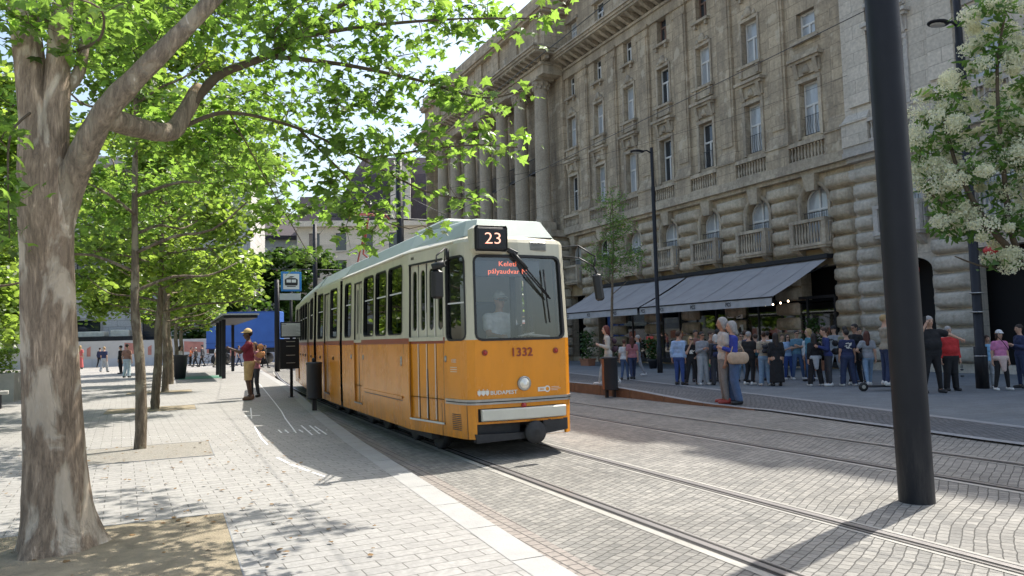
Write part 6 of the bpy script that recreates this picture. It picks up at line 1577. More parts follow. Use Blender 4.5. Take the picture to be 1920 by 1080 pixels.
P_('trot', 'person in beige jumper riding an electric scooter, half hidden by the big pole', 17.06, 13.82, .16, 1.82, FR, ('beige_jumper', (.30, .26, .20)), DEND, hair='blond', sleeve='long', arms='wheel', group=None, shoe='white')
P_('phone', 'stout man in black T-shirt holding a phone to his ear right of the big pole', 17.19, 12.64, .02, 1.88, FC, BLK, BLK, hair='grey', arms=('ear', 'shoulder'), build=1.25, stance='wide', group=None)
P_('redj', 'short woman in bright red jacket with black trousers', 18.06, 12.77, .02, 1.62, FC, RED, BLK, hair='grey', sleeve='long', arms='down', build=1.2, group=None, bot='loose')
P_('behind', 'person in sky blue top half hidden by the lamp post at the right', 19.45, 12.69, .02, 1.36, FC, SKY, ('grey_pale', (.36, .38, .40)), hair='brown', arms='down', group=None, shoe='white')
P_('girl', 'girl in pink T-shirt, white cap and black leggings', 19.00, 12.08, .02, 1.48, FC, PNK, BLK, hair='brown', hairlen='bob', cap=WHT, shoe='white', arms='down', group=None, tied=('pale_pink', (.55, .42, .38), -1), stance='wide')
P_('edge', 'man in navy jacket cut by the right edge of the photo', 19.97, 12.17, .02, 1.62, FL, NAVY, DEND, hair='dark', sleeve='long', arms='phone', group=None)
# the close pair standing between the tracks and the crowd
P_('pair1', 'taller grey-haired man in beige trousers behind the woman with the beige bag', 11.50, 13.60, .04, 1.93, FL, ('off_white_shirt', (.46, .43, .40)), ('stone_trousers', (.20, .195, .19)), hair='grey', hairlen='bob', sleeve='short', arms='down', shoe='red', group=None, res=.018, skin='tan', stance='stand')
P_('pair2', 'woman with light grey bob in blue top and jeans carrying a beige shoulder bag', 11.56, 13.36, .04, 1.84, (-.75, .35), ('royal_blue', (.03, .05, .30)), DENM, hair='grey', hairlen='bob', sleeve='long', arms='phone', shoe='dark', group=None, res=.018, bot='loose')
# print on two T-shirts (flat marks lying on the cloth)
def shirt_mark(key, back, z0, w, h, seed):
    r_, rz, x, y, z, H = pw[key]; k_ = H / 1.75; rr = random.Random(seed); mb = MB(); s_ = 1 if back else -1
    for k in range(16):
        a = rr.uniform(-w, w) * .8; b_ = rr.uniform(-h, h) * .8
        mb.cbox((a * k_, s_ * (.118 - .25 * a * a) * k_, (z0 + b_) * k_), (rr.uniform(.03, .09), .012, rr.uniform(.008, .025)), ry=rr.uniform(-.8, .8))
    obj('shirt_print', mb, M_white, r_)
shirt_mark('print', True, 1.27, .10, .11, 3); shirt_mark('blacktee', False, 1.20, .10, .07, 4)
def carry(kind, key, label, off, size, col, **k):
    r_, rz, x, y, z, H = pw[key]; q = H / 1.75
    return bag(kind, label, x, y, z, rz, (off[0] * q, off[1] * q, off[2] * q), size, cm(*col), **k)
carry('pack', 'redhair', 'dark plum backpack on the woman with red hair', (0, .20, 1.20), (.30, .17, .46), ('plum', (.06, .035, .05)))
carry('pack', 'tealpack', 'teal backpack in the middle of the crowd', (0, .20, 1.22), (.30, .17, .42), ('teal_bag', (.05, .19, .26)))
carry('pack', 'navyj', 'black backpack on the man in the navy jacket', (0, .22, 1.18), (.32, .18, .48), BLK)
carry('pack', 'whitehair', 'dark navy backpack on the white-haired person', (0, .19, 1.20), (.28, .16, .42), NAVY)
carry('pack', 'tank', 'small black backpack on the woman in beige top', (0, .17, 1.22), (.20, .11, .28), DRK)
carry('shoulder', 'pair2', 'large beige shoulder bag of the woman in the front pair', (.24, .04, 1.02), (.38, .42, .36), ('bag_beige', (.48, .36, .26)), name='shoulder_bag', cat='bag')
carry('shoulder', 'beard', 'bright green bag carried by the bearded man', (.24, -.02, .78), (.30, .22, .38), GRN, name='shoulder_bag', cat='bag')
carry('shoulder', 'redhair2', 'black shoulder bag of the auburn-haired woman', (.22, .02, 1.0), (.26, .14, .3), BLK, name='shoulder_bag', cat='bag')
carry('hand', 'redj', 'dark handbag hanging from the hand of the woman in red', (.30, -.03, .50), (.10, .16, .32), ('bag_slate', (.05, .06, .07)), name='handbag', cat='bag')
carry('shoulder', 'boy', 'straw-coloured bag held beside the boy in white', (-.28, -.05, .92), (.26, .3, .3), ('straw', (.45, .35, .24)), name='shoulder_bag', cat='bag')
mb = MB(); mb.tube([(-.17, -.10, 1.43), (0, -.155, 1.2), (.17, -.12, .98)], .010, 5); obj('crossbody_strap', mb, cm(*BLK), pw['girl'][0])
for key, off in (('redhair', (.0, -.27, 1.23)), ('phone', (-.16, -.10, 1.70)), ('blackT', (.0, -.27, 1.2)), ('sungl', (0, -.26, 1.08))):
    r_, rz, x, y, z, H = pw[key]; c, s_ = math.cos(rz), math.sin(rz)
    tag(obj('mobile_phone', MB().cbox((0, 0, 0), (.075, .012, .15), rx=-.6 if key != 'phone' else .2, ch=.004), M_seal, loc=(x + off[0] * c - off[1] * s_, y + off[0] * s_ + off[1] * c, z + off[2] * H / 1.75), rz=rz), {'redhair': 'phone held by the woman with red hair', 'phone': 'phone at the ear of the stout man in black', 'blackT': 'phone held by the grey-haired man in black', 'sungl': 'phone held by the woman in beige sleeveless top'}[key], 'phone')

# ---- left side: waiting man and passers-by
P_('manR', 'dark-skinned man in maroon T-shirt, tan shorts and yellow cap raising his hand at the stop', 2.08, 23.11, .055, 2.02, (-.99, .1), ('maroon_tee', (.20, .02, .04)), ('tan_shorts', (.50, .34, .16)), skin='dark', hair='black', cap=('cap_yellow', (.60, .42, .20)), arms=('down', 'raise'), bot='shorts', shoe='brown', build=1.16, group=None, res=.016, lean=.03)
P_('womanbehind', 'person in dark top standing behind the man in maroon, mostly hidden', 2.33, 24.2, .055, 1.66, (-.6, -.7), ('dusky_pink', (.38, .16, .2)), DRK, hair='black', hairlen='bob', group=None, arms='phone')
carry('pack', 'manR', 'bulging orange-yellow backpack on the man in maroon', (0, .27, 1.24), (.34, .24, .46), ('pack_orange', (.62, .30, .13)))
GL = 'people walking across the far end of the square'
lft = [('navytop', 'woman in navy top and pale grey shorts walking past the hoarding', -4.14, 58.18, 1.72, FA, NAVY, ('grey_pale', (.36, .38, .40)), dict(hair='blond', bot='loose', stance='walk')),
 ('browntop', 'woman in brown top and pale blue trousers with a dark shoulder bag', -2.17, 45.93, 1.8, FA, ('brown_top', (.33, .18, .13)), ('ice_trousers', (.42, .52, .56)), dict(hair='black', hairlen='bun', bot='loose')),
 ('blackd', 'person dressed all in black reaching an arm out', -2.87, 53.11, 1.75, FL, BLK, BLK, dict(hair='black', arms=('out', 'down'), sleeve='long')),
 ('child', 'small child in white walking hand in hand by the hoarding', -6.17, 76.63, 1.25, FA, WHT, BLK, dict(hair='dark', stance='walk')),
 ('dark', 'person in dark jacket striding beside the child', -5.42, 71.68, 1.68, FA, NAVY, BLK, dict(hair='dark', stance='walk', sleeve='long')),
 ('redL', 'person in red just right of the thick tree trunk', -6.73, 70.34, 1.9, FA, ('coral', (.55, .13, .12)), ('coral', (.55, .13, .12)), dict(hair='blond', hairlen='long', bot='dress')),
 ('whitedress', 'woman in white dress behind the dark litter bin', .47, 44.22, 1.62, FR, WHT, WHT, dict(hair='dark', bot='skirt_short', hairlen='bob')),
 ('cyc', 'cyclist with orange top beyond the row of trees', 1.48, 67.65, 1.5, FR, ('bright_orange', (.60, .18, .08)), BLK, dict(hair='dark', arms='wheel', lean=.15)),
 ('d1', 'person in black jacket left of the pair at the far crossing', 1.77, 63.51, 1.5, FL, BLK, BLK, dict(hair='grey', sleeve='long', stance='walk')),
 ('d2', 'taller person in black right of the pair at the far crossing', 2.21, 62.79, 1.68, FL, DRK, BLK, dict(hair='black', sleeve='long', stance='walk')),
 ('l1', 'person in white shirt and khaki trousers by the shelter posts', 3.01, 58.26, 1.62, FR, WHT, KHK, dict(hair='dark', stance='walk')),
 ('l2', 'person in pink shirt beyond the shelter', 4.22, 59.46, 1.55, FC, ('salmon', (.52, .20, .20)), NAVY, dict(hair='dark')),
 ('l3', 'person in navy beyond the man in maroon', 4.7, 60.35, 1.55, FR, NAVY, DEND, dict(hair='brown', stance='walk')),
 ('l4', 'person in black walking in front of the hoarding near the stop sign', 5.87, 53.72, 1.55, FR, BLK, BLK, dict(hair='black', stance='walk')),
 ('l5', 'person in brown walking near the stop sign', 5.45, 54.5, 1.5, FL, BRN, DRK, dict(hair='black', stance='walk'))]
for key, label, x, y, H, face, top, bottom, k in lft: P_(key, label, x, y, .055, H, face, top, bottom, group=GL, res=.03, **k)
# tram driver
P_('driver', 'tram driver in white shirt and pale cap sitting behind the windscreen', TX - .02, TY + .70, .56, 1.75, (.15, -1), WHT, DRK, skin='tan', cap=('cap_pale', (.50, .50, .48)), hair='grey', arms='wheel', group=None, seat=True, res=.018, build=1.15, glasses=True)
# ================================================================ STREET FURNITURE
M_blk = M('black_powder_coat', (.011, .012, .016), .5, var=.15, vs=3, spec=.3)
add_grime(M_blk, .9, (.11, .10, .09), .5, 1.5)
M_blk2 = M('dark_grey_steel', (.035, .037, .042), .5, .3, var=.15, vs=5)
# big catenary pole between the tracks
t = thing('catenary_pole', 'thick smooth black steel pole in the right foreground between the tracks', 'pole', (6.46, 4.99, 0))
mb = MB(); mb.lathe([(.158, -.02), (.158, .0), (.156, 2.5), (.150, 7.8), (.15, 7.82)], n=48); obj('shaft', mb, M_blk, t); t.rotation_euler = (R(-.2), R(-.55), 0)

def mast(x, y, h, r_, label, arm=None):
    t = thing('catenary_mast', label, 'pole', (x, y, 0), group='black catenary masts along the tracks')
    mb = MB(); mb.lathe([(r_, 0), (r_, h * .5), (r_ * .85, h)], n=20); obj('shaft', mb, M_blk, t)
    if arm:
        mb = MB(); z = arm[2]; mb.tube([(arm[0], 0, z), (arm[1], 0, z)], .03, 6); mb.tube([(0, 0, z + .9), (arm[0] * .8, 0, z)], .012, 5); mb.tube([(0, 0, z + .9), (arm[1] * .8, 0, z)], .012, 5)
        obj('cross_arm', mb, M_blk2, t)
        for e in (arm[0] * .9, arm[1] * .9): mb = MB(); mb.lathe([(.04, 0), (.06, .03), (.035, .06), (.06, .09), (.03, .12)], (e, 0, z - .14), 8); obj('insulator', mb, M_rust, t)
mast(7.0, 24.2, 8.0, .13, 'black catenary mast rising behind the tram roof, nearer of two', (-2.6, 2.6, 5.75))
mast(8.3, 48, 9.2, .15, 'black catenary mast farther away, between stop sign and tram', (-2.6, 2.6, 6.3))
mast(5.9, 47.5, 5.6, .16, 'black pole behind the shelter, right of the blue truck body')
# wires
def wire(P, r_, label):
    mb = MB(); mb.tube(P, r_, 5); o = obj('overhead_wire', mb, M_seal); tag(o, label, 'wire'); return o
def sag(a, b_, s_, n=8): return [tuple(a[i] + (b_[i] - a[i]) * k / n - (s_ * 4 * (k / n) * (1 - k / n) if i == 2 else 0) for i in range(3)) for k in range(n + 1)]
wire(sag((8.45, -6, 6.05), (8.5, 24.2, 5.85), .05) + sag((8.5, 24.2, 5.85), (9.9, 48, 5.5), .1)[1:], .0075, 'contact wire over the right-hand track, running up across the stone facade')
wire(sag((4.5, -6, 5.55), (4.6, 24.2, 5.5), .06) + sag((4.6, 24.2, 5.5), (6.0, 48, 5.4), .1)[1:], .0065, 'contact wire over the track the tram stands on')
wire(sag((7.0, 24.2, 6.5), (25.1, 21.0, 12.0), .5), .006, 'span wire from the nearer mast to the stone facade')
wire(sag((8.3, 48, 7.2), (24.6, 42.0, 11.0), .5), .007, 'span wire from the farther mast to the facade')

def lamp(x, y, h, r_, label, d, ln, up=0):
    t = thing('street_lamp', label, 'street lamp', (x, y, 0), group='black street lamps on the right pavement')
    mb = MB(); mb.lathe([(r_ * 1.35, 0), (r_ * 1.35, 1.1), (r_, 1.12), (r_, h * .82), (r_ * .8, h * .83), (r_ * .75, h)], n=18); obj('shaft', mb, M_blk, t)
    mb = MB(); c, s_ = d; h -= up; mb.tube([(0, 0, h - .25), (c * ln * .5, s_ * ln * .5, h - .12), (c * ln, s_ * ln, h - .16)], r_ * .38, 6); obj('arm', mb, M_blk, t)
    mb = MB(); mb.ball((c * (ln + .22), s_ * (ln + .22), h - .17), (.34, .24, .07), 14); hd_ = obj('lamp_head', mb, M_blk, t)
    mb = MB(); mb.ball((c * (ln + .24), s_ * (ln + .24), h - .21), (.24, .17, .045), 12); obj('lamp_glass', mb, M('lamp_diffuser', (.45, .45, .42), .25), hd_)
    return t
lamp(18.85, 26.33, 9.7, .085, 'slim black street lamp standing in front of the middle of the awning', (-.91, .3), .45)
l2_ = lamp(19.25, 12.75, 11.2, .115, 'tall black street lamp right of the big pole, beside the flowering tree', (-.91, .3), .38, 1.25)
mb = MB()
for z in (.85, 2.0, 2.5): mb.lathe([(.162, 0), (.162, .03)], (0, 0, z), 18)
obj('steel_bands', mb, M_steel, l2_)
# second head lower on the tall lamp (faces the pavement as in the photo)
# tram stop sign
t = thing('tram_stop_sign', 'tram stop post with blue-bordered pictogram, timetable and dark information board', 'stop sign', (3.31, 23.35, PZ))
mb = MB(); mb.lathe([(.045, 0), (.045, 3.55)], n=14); mb.lathe([(.10, 0), (.10, .012)], n=14); obj('post', mb, M_blk, t)
M_sb = M('sign_blue', (.02, .20, .55), .35); M_sw = M('sign_white', (.72, .73, .74), .4)
mb = MB(); mb.cbox((0, -.06, 3.48), (.60, .03, .60), ch=.012); sg = obj('sign_panel', mb, M_sb, t)
obj('sign_face', MB().box(-.235, .235, -.080, -.076, 3.245, 3.715), M_sw, sg)
mb = MB(); mb.prism([(-.17, 3.36), (.17, 3.36), (.19, 3.40), (.19, 3.54), (.12, 3.585), (-.12, 3.585), (-.19, 3.54), (-.19, 3.40)], -.084, -.081, 'XZ'); mb.prism([(-.10, 3.60), (-.02, 3.64), (.10, 3.64), (.02, 3.60)], -.084, -.081, 'XZ'); mb.box(-.13, .13, -.084, -.081, 3.32, 3.345); ic = obj('tram_pictogram', mb, M_seal, sg)
mb = MB(); mb.box(-.14, -.01, -.087, -.085, 3.45, 3.54); mb.box(.01, .14, -.087, -.085, 3.45, 3.54); obj('pictogram_window', mb, M_sw, ic)
obj('lower_sign', MB().cbox((-.03, -.055, 3.02), (.62, .02, .20), ch=.004), M('sign_grey', (.50, .53, .54), .5), t)
mb = MB(); mb.cbox((-.02, -.07, 2.02), (.62, .05, .48), ch=.01); tf = obj('timetable_case', mb, M_blk, t)
obj('timetable_sheet', MB().box(-.29, .25, -.100, -.096, 1.83, 2.22), M('paper', (.62, .63, .62), .6, var=.25, vs=40), tf)
mb = MB()
for k in range(9): mb.box(-.29, .25 - (k % 3) * .06, -.104, -.102, 1.86 + k * .034, 1.869 + k * .034)
mb.box(-.29, -.16, -.104, -.102, 2.175, 2.20); obj('timetable_print', mb, M('print_grey', (.22, .23, .24), .6), tf)
mb = MB(); mb.cbox((-.06, -.05, 1.30), (.56, .07, .90), ch=.012); ib = obj('information_board', mb, M_blk, t)
mb = MB()
for z in (1.02, 1.25, 1.52, 1.66): mb.box(-.16, .10, -.092, -.086, z, z + .018)
obj('board_clip', mb, M_steel, ib)
# bins
t = thing('litter_bin', 'dark grey cylindrical litter bin on a post at the kerb, left of the tram', 'litter bin', (3.12, 18.3, .02))
mb = MB(); mb.lathe([(.0, .32), (.175, .32), (.18, .34), (.18, 1.12), (.19, 1.13), (.19, 1.17), (.15, 1.185), (.0, 1.19)], n=28); obj('drum', mb, M_blk2, t)
mb = MB(); mb.box(-.05, .05, -.05, .05, 0, .33); mb.lathe([(.05, 1.18), (.05, 1.27), (.03, 1.28)], n=12); obj('post', mb, M_blk, t)
t = thing('litter_bin', 'rust-brown and grey cylindrical litter bin on legs at the platform edge, right of the tram', 'litter bin', (10.72, 17.25, 0))
mb = MB(); mb.lathe([(.0, .20), (.205, .20), (.21, .22), (.21, 1.03), (.22, 1.04), (.22, 1.07), (.19, 1.08), (.17, 1.06), (.15, .98), (.0, .98)], n=30)
dr = obj('drum', mb, M_blk2, t)
mb = MB()
for k in range(9):
    w0, w1 = PI * .78 + k * .1, PI * .78 + (k + 1) * .1
    mb.add([(.214 * math.cos(w0), .214 * math.sin(w0), .22), (.214 * math.cos(w1), .214 * math.sin(w1), .22), (.214 * math.cos(w1), .214 * math.sin(w1), 1.03), (.214 * math.cos(w0), .214 * math.sin(w0), 1.03)], [(0, 1, 2, 3)], 0, True)
obj('rust_door', mb, M('rust_panel', (.28, .10, .035), .7, var=.35, vs=4), dr)
mb = MB(); mb.box(-.15, -.08, -.04, .04, 0, .21); mb.box(.08, .15, -.04, .04, 0, .21); obj('post', mb, M_blk, t)
t = thing('litter_bin', 'dark tapered litter bin standing behind the slim plane trunks', 'litter bin', (.42, 40.6, PZ))
mb = MB(); mb.lathe([(.0, .02), (.24, .02), (.36, 1.12), (.38, 1.14), (.38, 1.2), (.33, 1.2), (.3, 1.0), (0, 1.0)], n=20); obj('drum', mb, M_blk2, t)
# shelter
t = thing('stop_shelter', 'dark steel tram stop shelter with flat roof and plain posts', 'shelter', (2.35, 41, PZ))
for (x, y) in ((0, -1.9), (-.02, 0), (0, 3.4), (1.15, 8.5)): mb = MB(); mb.box(x - .085, x + .085, y - .10, y + .10, 0, 2.86); obj('post', mb, M_blk, t)
mb = MB(); mb.box(-.15, 1.35, -4.2, 9.2, 2.86, 3.0); rfm = obj('roof', mb, M_blk, t); obj('roof_edge', MB().box(-.22, 1.42, -4.3, 9.3, 3.0, 3.07), M('zinc_edge', (.38, .41, .42), .5, .3), rfm)
# scooter under the rider
r_, rz, sx_, sy_, sz_, H_ = pw['trot']
t = thing('electric_scooter', 'black electric scooter under the rider in the beige jumper', 'scooter', (16.9, 13.9, .02), rz + PI / 2 * 0)
mb = MB(); mb.cbox((0, .05, .13), (.16, .62, .05), ch=.015); mb.tube([(0, -.26, .14), (0, -.42, .28)], .025, 8); obj('deck', mb, M_blk2, t)
for y in (-.46, .46):
    mb = MB(); mb.lathe([(.07, -.03), (.115, -.028), (.12, 0), (.115, .028), (.07, .03)], (0, y, .12), 20, axis='X'); w_ = obj('wheel', mb, M_seal, t); obj('hub', MB().lathe([(.05, -.034), (.05, .034)], (0, y, .12), 12, axis='X'), M_steel, w_)
mb = MB(); mb.tube([(0, -.42, .26), (0, -.34, 1.12)], .018, 8); mb.tube([(-.22, -.34, 1.12), (.22, -.34, 1.12)], .014, 6); obj('handlebar', mb, M_blk2, t)

# ---- awning over the cafe front
M_awn = M('awning_cloth', (.34, .325, .318), .85, var=.12, vs=1.3)
M_val = M('awning_valance', (.42, .42, .43), .85, var=.18, vs=3)
def awn(sa, sb, label, marks):
    t = thing('awning', label, 'awning', (FX, FY, 0), frz, group='grey cafe awnings on the stone building')
    mb = MB(); n = 10; m_ = max(2, int((sb - sa) / .6)); V = []
    for i in range(m_ + 1):
        for k in range(n + 1):
            u = k / n; V.append((sa + (sb - sa) * i / m_, .45 + 3.2 * u, 4.62 - 1.62 * u - .06 * math.sin(PI * u) + .012 * math.sin(i * 2.1 + 3 * u)))
    mb.add(V, [(i * (n + 1) + k, (i + 1) * (n + 1) + k, (i + 1) * (n + 1) + k + 1, i * (n + 1) + k + 1) for i in range(m_) for k in range(n)], 0, True)
    cl = obj('cloth', mb, M_awn, t)
    mb = MB(); k = sa + .75
    while k < sb:
        for q in range(n): u0, u1 = q / n, (q + 1) / n; f_ = lambda u, o: (k + o, .45 + 3.2 * u, 4.628 - 1.62 * u - .06 * math.sin(PI * u)); mb.add([f_(u0, -.02), f_(u0, .02), f_(u1, .02), f_(u1, -.02)], [(0, 1, 2, 3)])
        obj('seam', mb, M('awning_seam', (.20, .195, .195), .85), cl); mb = MB()
        k += 1.25
    mb = MB(); V = []; m2 = int((sb - sa) / .12)
    for i in range(m2 + 1):
        s = sa + (sb - sa) * i / m2; V += [(s, 3.66 + .008 * math.sin(s * 9), 2.97), (s, 3.66 + .015 * math.sin(s * 9), 2.66)]
    mb.add(V, [(2 * i, 2 * i + 1, 2 * i + 3, 2 * i + 2) for i in range(m2)], 0, True); va = obj('valance', mb, M_val, t)
    for s in marks: text('PCS', .24, M_seal, va, face_mtx((s, 3.685, 2.74), (-1, 0, 0), (0, 0, 1)), 'valance_lettering', .001, .004, sx=.85)
    mb = MB(); mb.box(sa - .05, sb + .05, 3.6, 3.68, 2.97, 3.03); obj('front_bar', mb, M_blk, t)
    mb = MB(); mb.box(sa - .1, sb + .1, .2, .62, 4.62, 4.80); obj('cassette', mb, M_blk, t)
    for s in (sa + .12, sb - .12, (sa + sb) / 2):
        mb = MB(); mb.tube([(s, .35, 4.35), (s + .9 * (1 if s < (sa + sb) / 2 else -1), 1.9, 3.62), (s, 3.6, 2.98)], .028, 6); obj('folding_arm', mb, M_blk2, t)
awn(5.55, 14.4, 'near section of the long grey cafe awning with lettered valance', (8.0, 10.3, 12.6, 14.1))
awn(14.6, 22.9, 'far section of the long grey cafe awning behind the young tree', (16.6, 19.2, 21.6))
# cafe front under the awning: dark glazed screen, posts and menu boards, string lights
M_cg = glass_mat('cafe_glass', (.25, .27, .28), .10)
t = thing('cafe_front', 'dark glazed cafe front under the awning with mullions and hanging lamps', 'shop front', (FX, FY, 0), frz)
mb = MB(); mb.box(5.6, 22.8, .06, .10, .15, 2.95); obj('glazing', mb, M_cg, t)
mb = MB(); s = 5.6
while s < 22.9: mb.box(s - .04, s + .04, .04, .14, .12, 3.05); s += 1.45
mb.box(5.6, 22.8, .04, .15, 3.0, 3.12); mb.box(5.6, 22.8, .04, .13, .10, .32); obj('mullion', mb, M_blk2, t)
t = thing('menu_board', 'white menu posters in the dark cafe window', 'poster', fw(11.0, .3, 0), frz)
for k, (a, z) in enumerate(((0, 1.75), (.62, 1.75), (0, 2.4), (.62, 2.45))): mb = MB(); mb.cbox((a, 0, z), (.42, .03, .52 if k < 2 else .2), ch=.006); pf = obj('poster', mb, M_sw, t); obj('poster_print', MB().cbox((a, .02, z), (.22, .006, .26 if k < 2 else .05), ry=.3), M_seal, pf)
t = thing('string_lights', 'string of small glowing bulbs at the near end of the awning', 'string lights', fw(5.9, 2.4, 0), frz)
M_bulb = M('warm_bulb', (1.0, .75, .5), .4, emit=6)
mb = MB(); pts_ = [(s, .9 - s * .0, 2.86 - .10 * math.sin(PI * (s + .9) / 2.2)) for s in (-.9, -.5, -.1, .3, .7, 1.3)]; mb.tube(pts_, .006, 5); obj('cable', mb, M_seal, t)
for p in pts_: mb = MB(); mb.ball((p[0], p[1], p[2] - .05), (.032, .032, .04), 8); obj('bulb', mb, M_bulb, t)
tag(obj('poster', MB().cbox((0, 0, 0), (.55, .05, .62), ch=.01), M('poster_red', (.55, .06, .05), .5), loc=fw(13.2, 3.9, 1.25), rz=frz), 'small red board beside the middle street lamp', 'poster')
# plant pots in front of the cafe
M_terr = M('terracotta', (.36, .16, .09), .85, var=.2, vs=5)
def planter(s, d, w, label, hgt=.8, seed=1, box=True, mat=None):
    rg = np.random.default_rng(seed); p = fw(s, d, .02); t = thing('planter', label, 'planter', p, frz, 'potted plants in front of the cafe')
    mb = MB()
    if box: mb.add([(-w * .45, -.2, 0), (w * .45, -.2, 0), (w * .45, .2, 0), (-w * .45, .2, 0), (-w * .5, -.24, .36), (w * .5, -.24, .36), (w * .5, .24, .36), (-w * .5, .24, .36)], [(0, 3, 2, 1), (4, 5, 6, 7), (0, 1, 5, 4), (1, 2, 6, 5), (2, 3, 7, 6), (3, 0, 4, 7)]); mb.box(-w * .53, w * .53, -.27, .27, .34, .40)
    else: mb.lathe([(.16, 0), (.24, .36), (.27, .38), (.27, .44)], n=16)
    obj('pot', mb, mat or M_terr, t)
    P = np.stack([rg.normal(0, w * .26, 420), rg.normal(0, .16, 420), .42 + hgt * rg.random(420) ** .8], 1); V, F = scatter(P, (.06, .14), PLAIN, PLF, rg, .9); np_obj('foliage', V, F, M_leafd, t)
planter(26.3, 3.6, 1.0, 'leftmost terracotta trough with a dark bush', .95, 1); planter(25.0, 3.7, .9, 'terracotta trough planted with a bush right of the leftmost one', .8, 2)
planter(23.2, 3.4, .6, 'round pot with a tall shrub left of the red-haired woman', .9, 3, False); planter(19.0, 3.9, .9, 'terracotta trough with a big leafy shrub behind the boy in white', 1.5, 4)
planter(17.2, 3.7, 1.0, 'terracotta trough between the lamp and the leafy shrub', .6, 5); planter(12.9, 4.0, .6, 'dark round pot with a bushy plant right of the lamp post', 1.0, 6, False, M_blk2); planter(8.9, 3.6, 1.1, 'terracotta trough behind the man with crossed arms', .7, 7); planter(5.6, 1.4, .8, 'trough with climbing plant at the rusticated pier', 1.7, 8)
# parked motorcycle
t = thing('motorcycle', 'parked dark motorcycle with round chrome headlamp among the plant pots', 'motorcycle', fw(23.0, 5.6, .02), frz + 2.6)
for y in (-.68, .68):
    mb = MB(); mb.lathe([(.20, -.05), (.30, -.05), (.32, 0), (.30, .05), (.20, .05), (.24, 0)], (0, y, .32), 22, axis='X'); w_ = obj('wheel', mb, M_seal, t); obj('rim', MB().lathe([(.05, -.06), (.05, .06)], (0, y, .32), 12, axis='X'), M_steel, w_)
mb = MB(); mb.cbox((0, -.12, .78), (.26, .5, .24), ch=.07); obj('fuel_tank', mb, M_blk, t); mb = MB(); mb.cbox((0, .40, .80), (.26, .65, .10), rx=-.08, ch=.04); obj('seat', mb, M_seal, t)
mb = MB(); mb.cbox((0, .02, .45), (.30, .42, .38), ch=.06); mb.tube([(.14, .1, .35), (.16, .8, .38)], .045, 8); obj('engine', mb, M_steel, t)
mb = MB(); mb.tube([(-.08, -.68, .32), (-.08, -.45, .95)], .025, 8); mb.tube([(.08, -.68, .32), (.08, -.45, .95)], .025, 8); mb.tube([(-.38, -.36, 1.06), (0, -.46, 1.0), (.38, -.36, 1.06)], .016, 6); obj('fork', mb, M_steel, t)
mb = MB(); mb.lathe([(.05, -.1), (.10, -.02), (.105, .03), (.0, .05)], (0, -.52, .90), 18, axis='Y'); obj('headlamp', mb, M_lens, t)
for s_ in (-1, 1): mb = MB(); mb.ball((s_ * .42, -.36, 1.20), (.07, .02, .045), 10); mb.tube([(s_ * .30, -.38, 1.06), (s_ * .42, -.36, 1.18)], .008, 5); obj('mirror', mb, M_blk, t)
# round red hanging sign with a 2, blue plate below it, beside the doorway
t = thing('hanging_sign', 'round red sign with a white 2 over a small blue plate, right of the pole', 'sign', fw(1.75, .62, 0), frz)
mb = MB(); mb.lathe([(.34, -.04), (.36, -.03), (.36, .03), (.34, .04)], (0, 0, 3.75), 28, axis='Y'); dsc = obj('disc', mb, M('sign_red', (.50, .03, .03), .4), t)
text('2', .46, M_white, dsc, face_mtx((0, .05, 3.59), (-1, 0, 0), (0, 0, 1)), 'sign_number', .003, .006)
mb = MB(); mb.box(-.02, .02, -.6, 0, 4.1, 4.14); mb.box(-.015, .015, -.01, .01, 4.0, 4.14); obj('bracket', mb, M_blk, t)
mb = MB(); mb.cbox((0, 0, 3.12), (.62, .04, .30), ch=.01); pl = obj('plate', mb, M('sign_navy', (.02, .04, .12), .4), t)
text('lejos', .17, M_white, pl, face_mtx((0, .025, 3.07), (-1, 0, 0), (0, 0, 1)), 'plate_lettering', .002, .002)
t = thing('red_lamp_sign', 'small red rounded lamp over the dark doorway at the right edge', 'sign', fw(-1.2, .55, 0), frz)
obj('lamp_body', MB().ball((0, 0, 4.15), (.30, .12, .16), 14), MATS['sign_red'], t); obj('bracket', MB().box(-.02, .02, -.55, 0, 4.13, 4.17), M_blk, t)
tag(obj('drain_pipe', MB().tube([(0, 0, .1), (0, 0, 4.0)], .05, 8), M('zinc_pipe', (.40, .40, .39), .5, .4), loc=fw(-.45, .42, 0)), 'pale grey drainpipe beside the doorway behind the tall lamp', 'pipe')

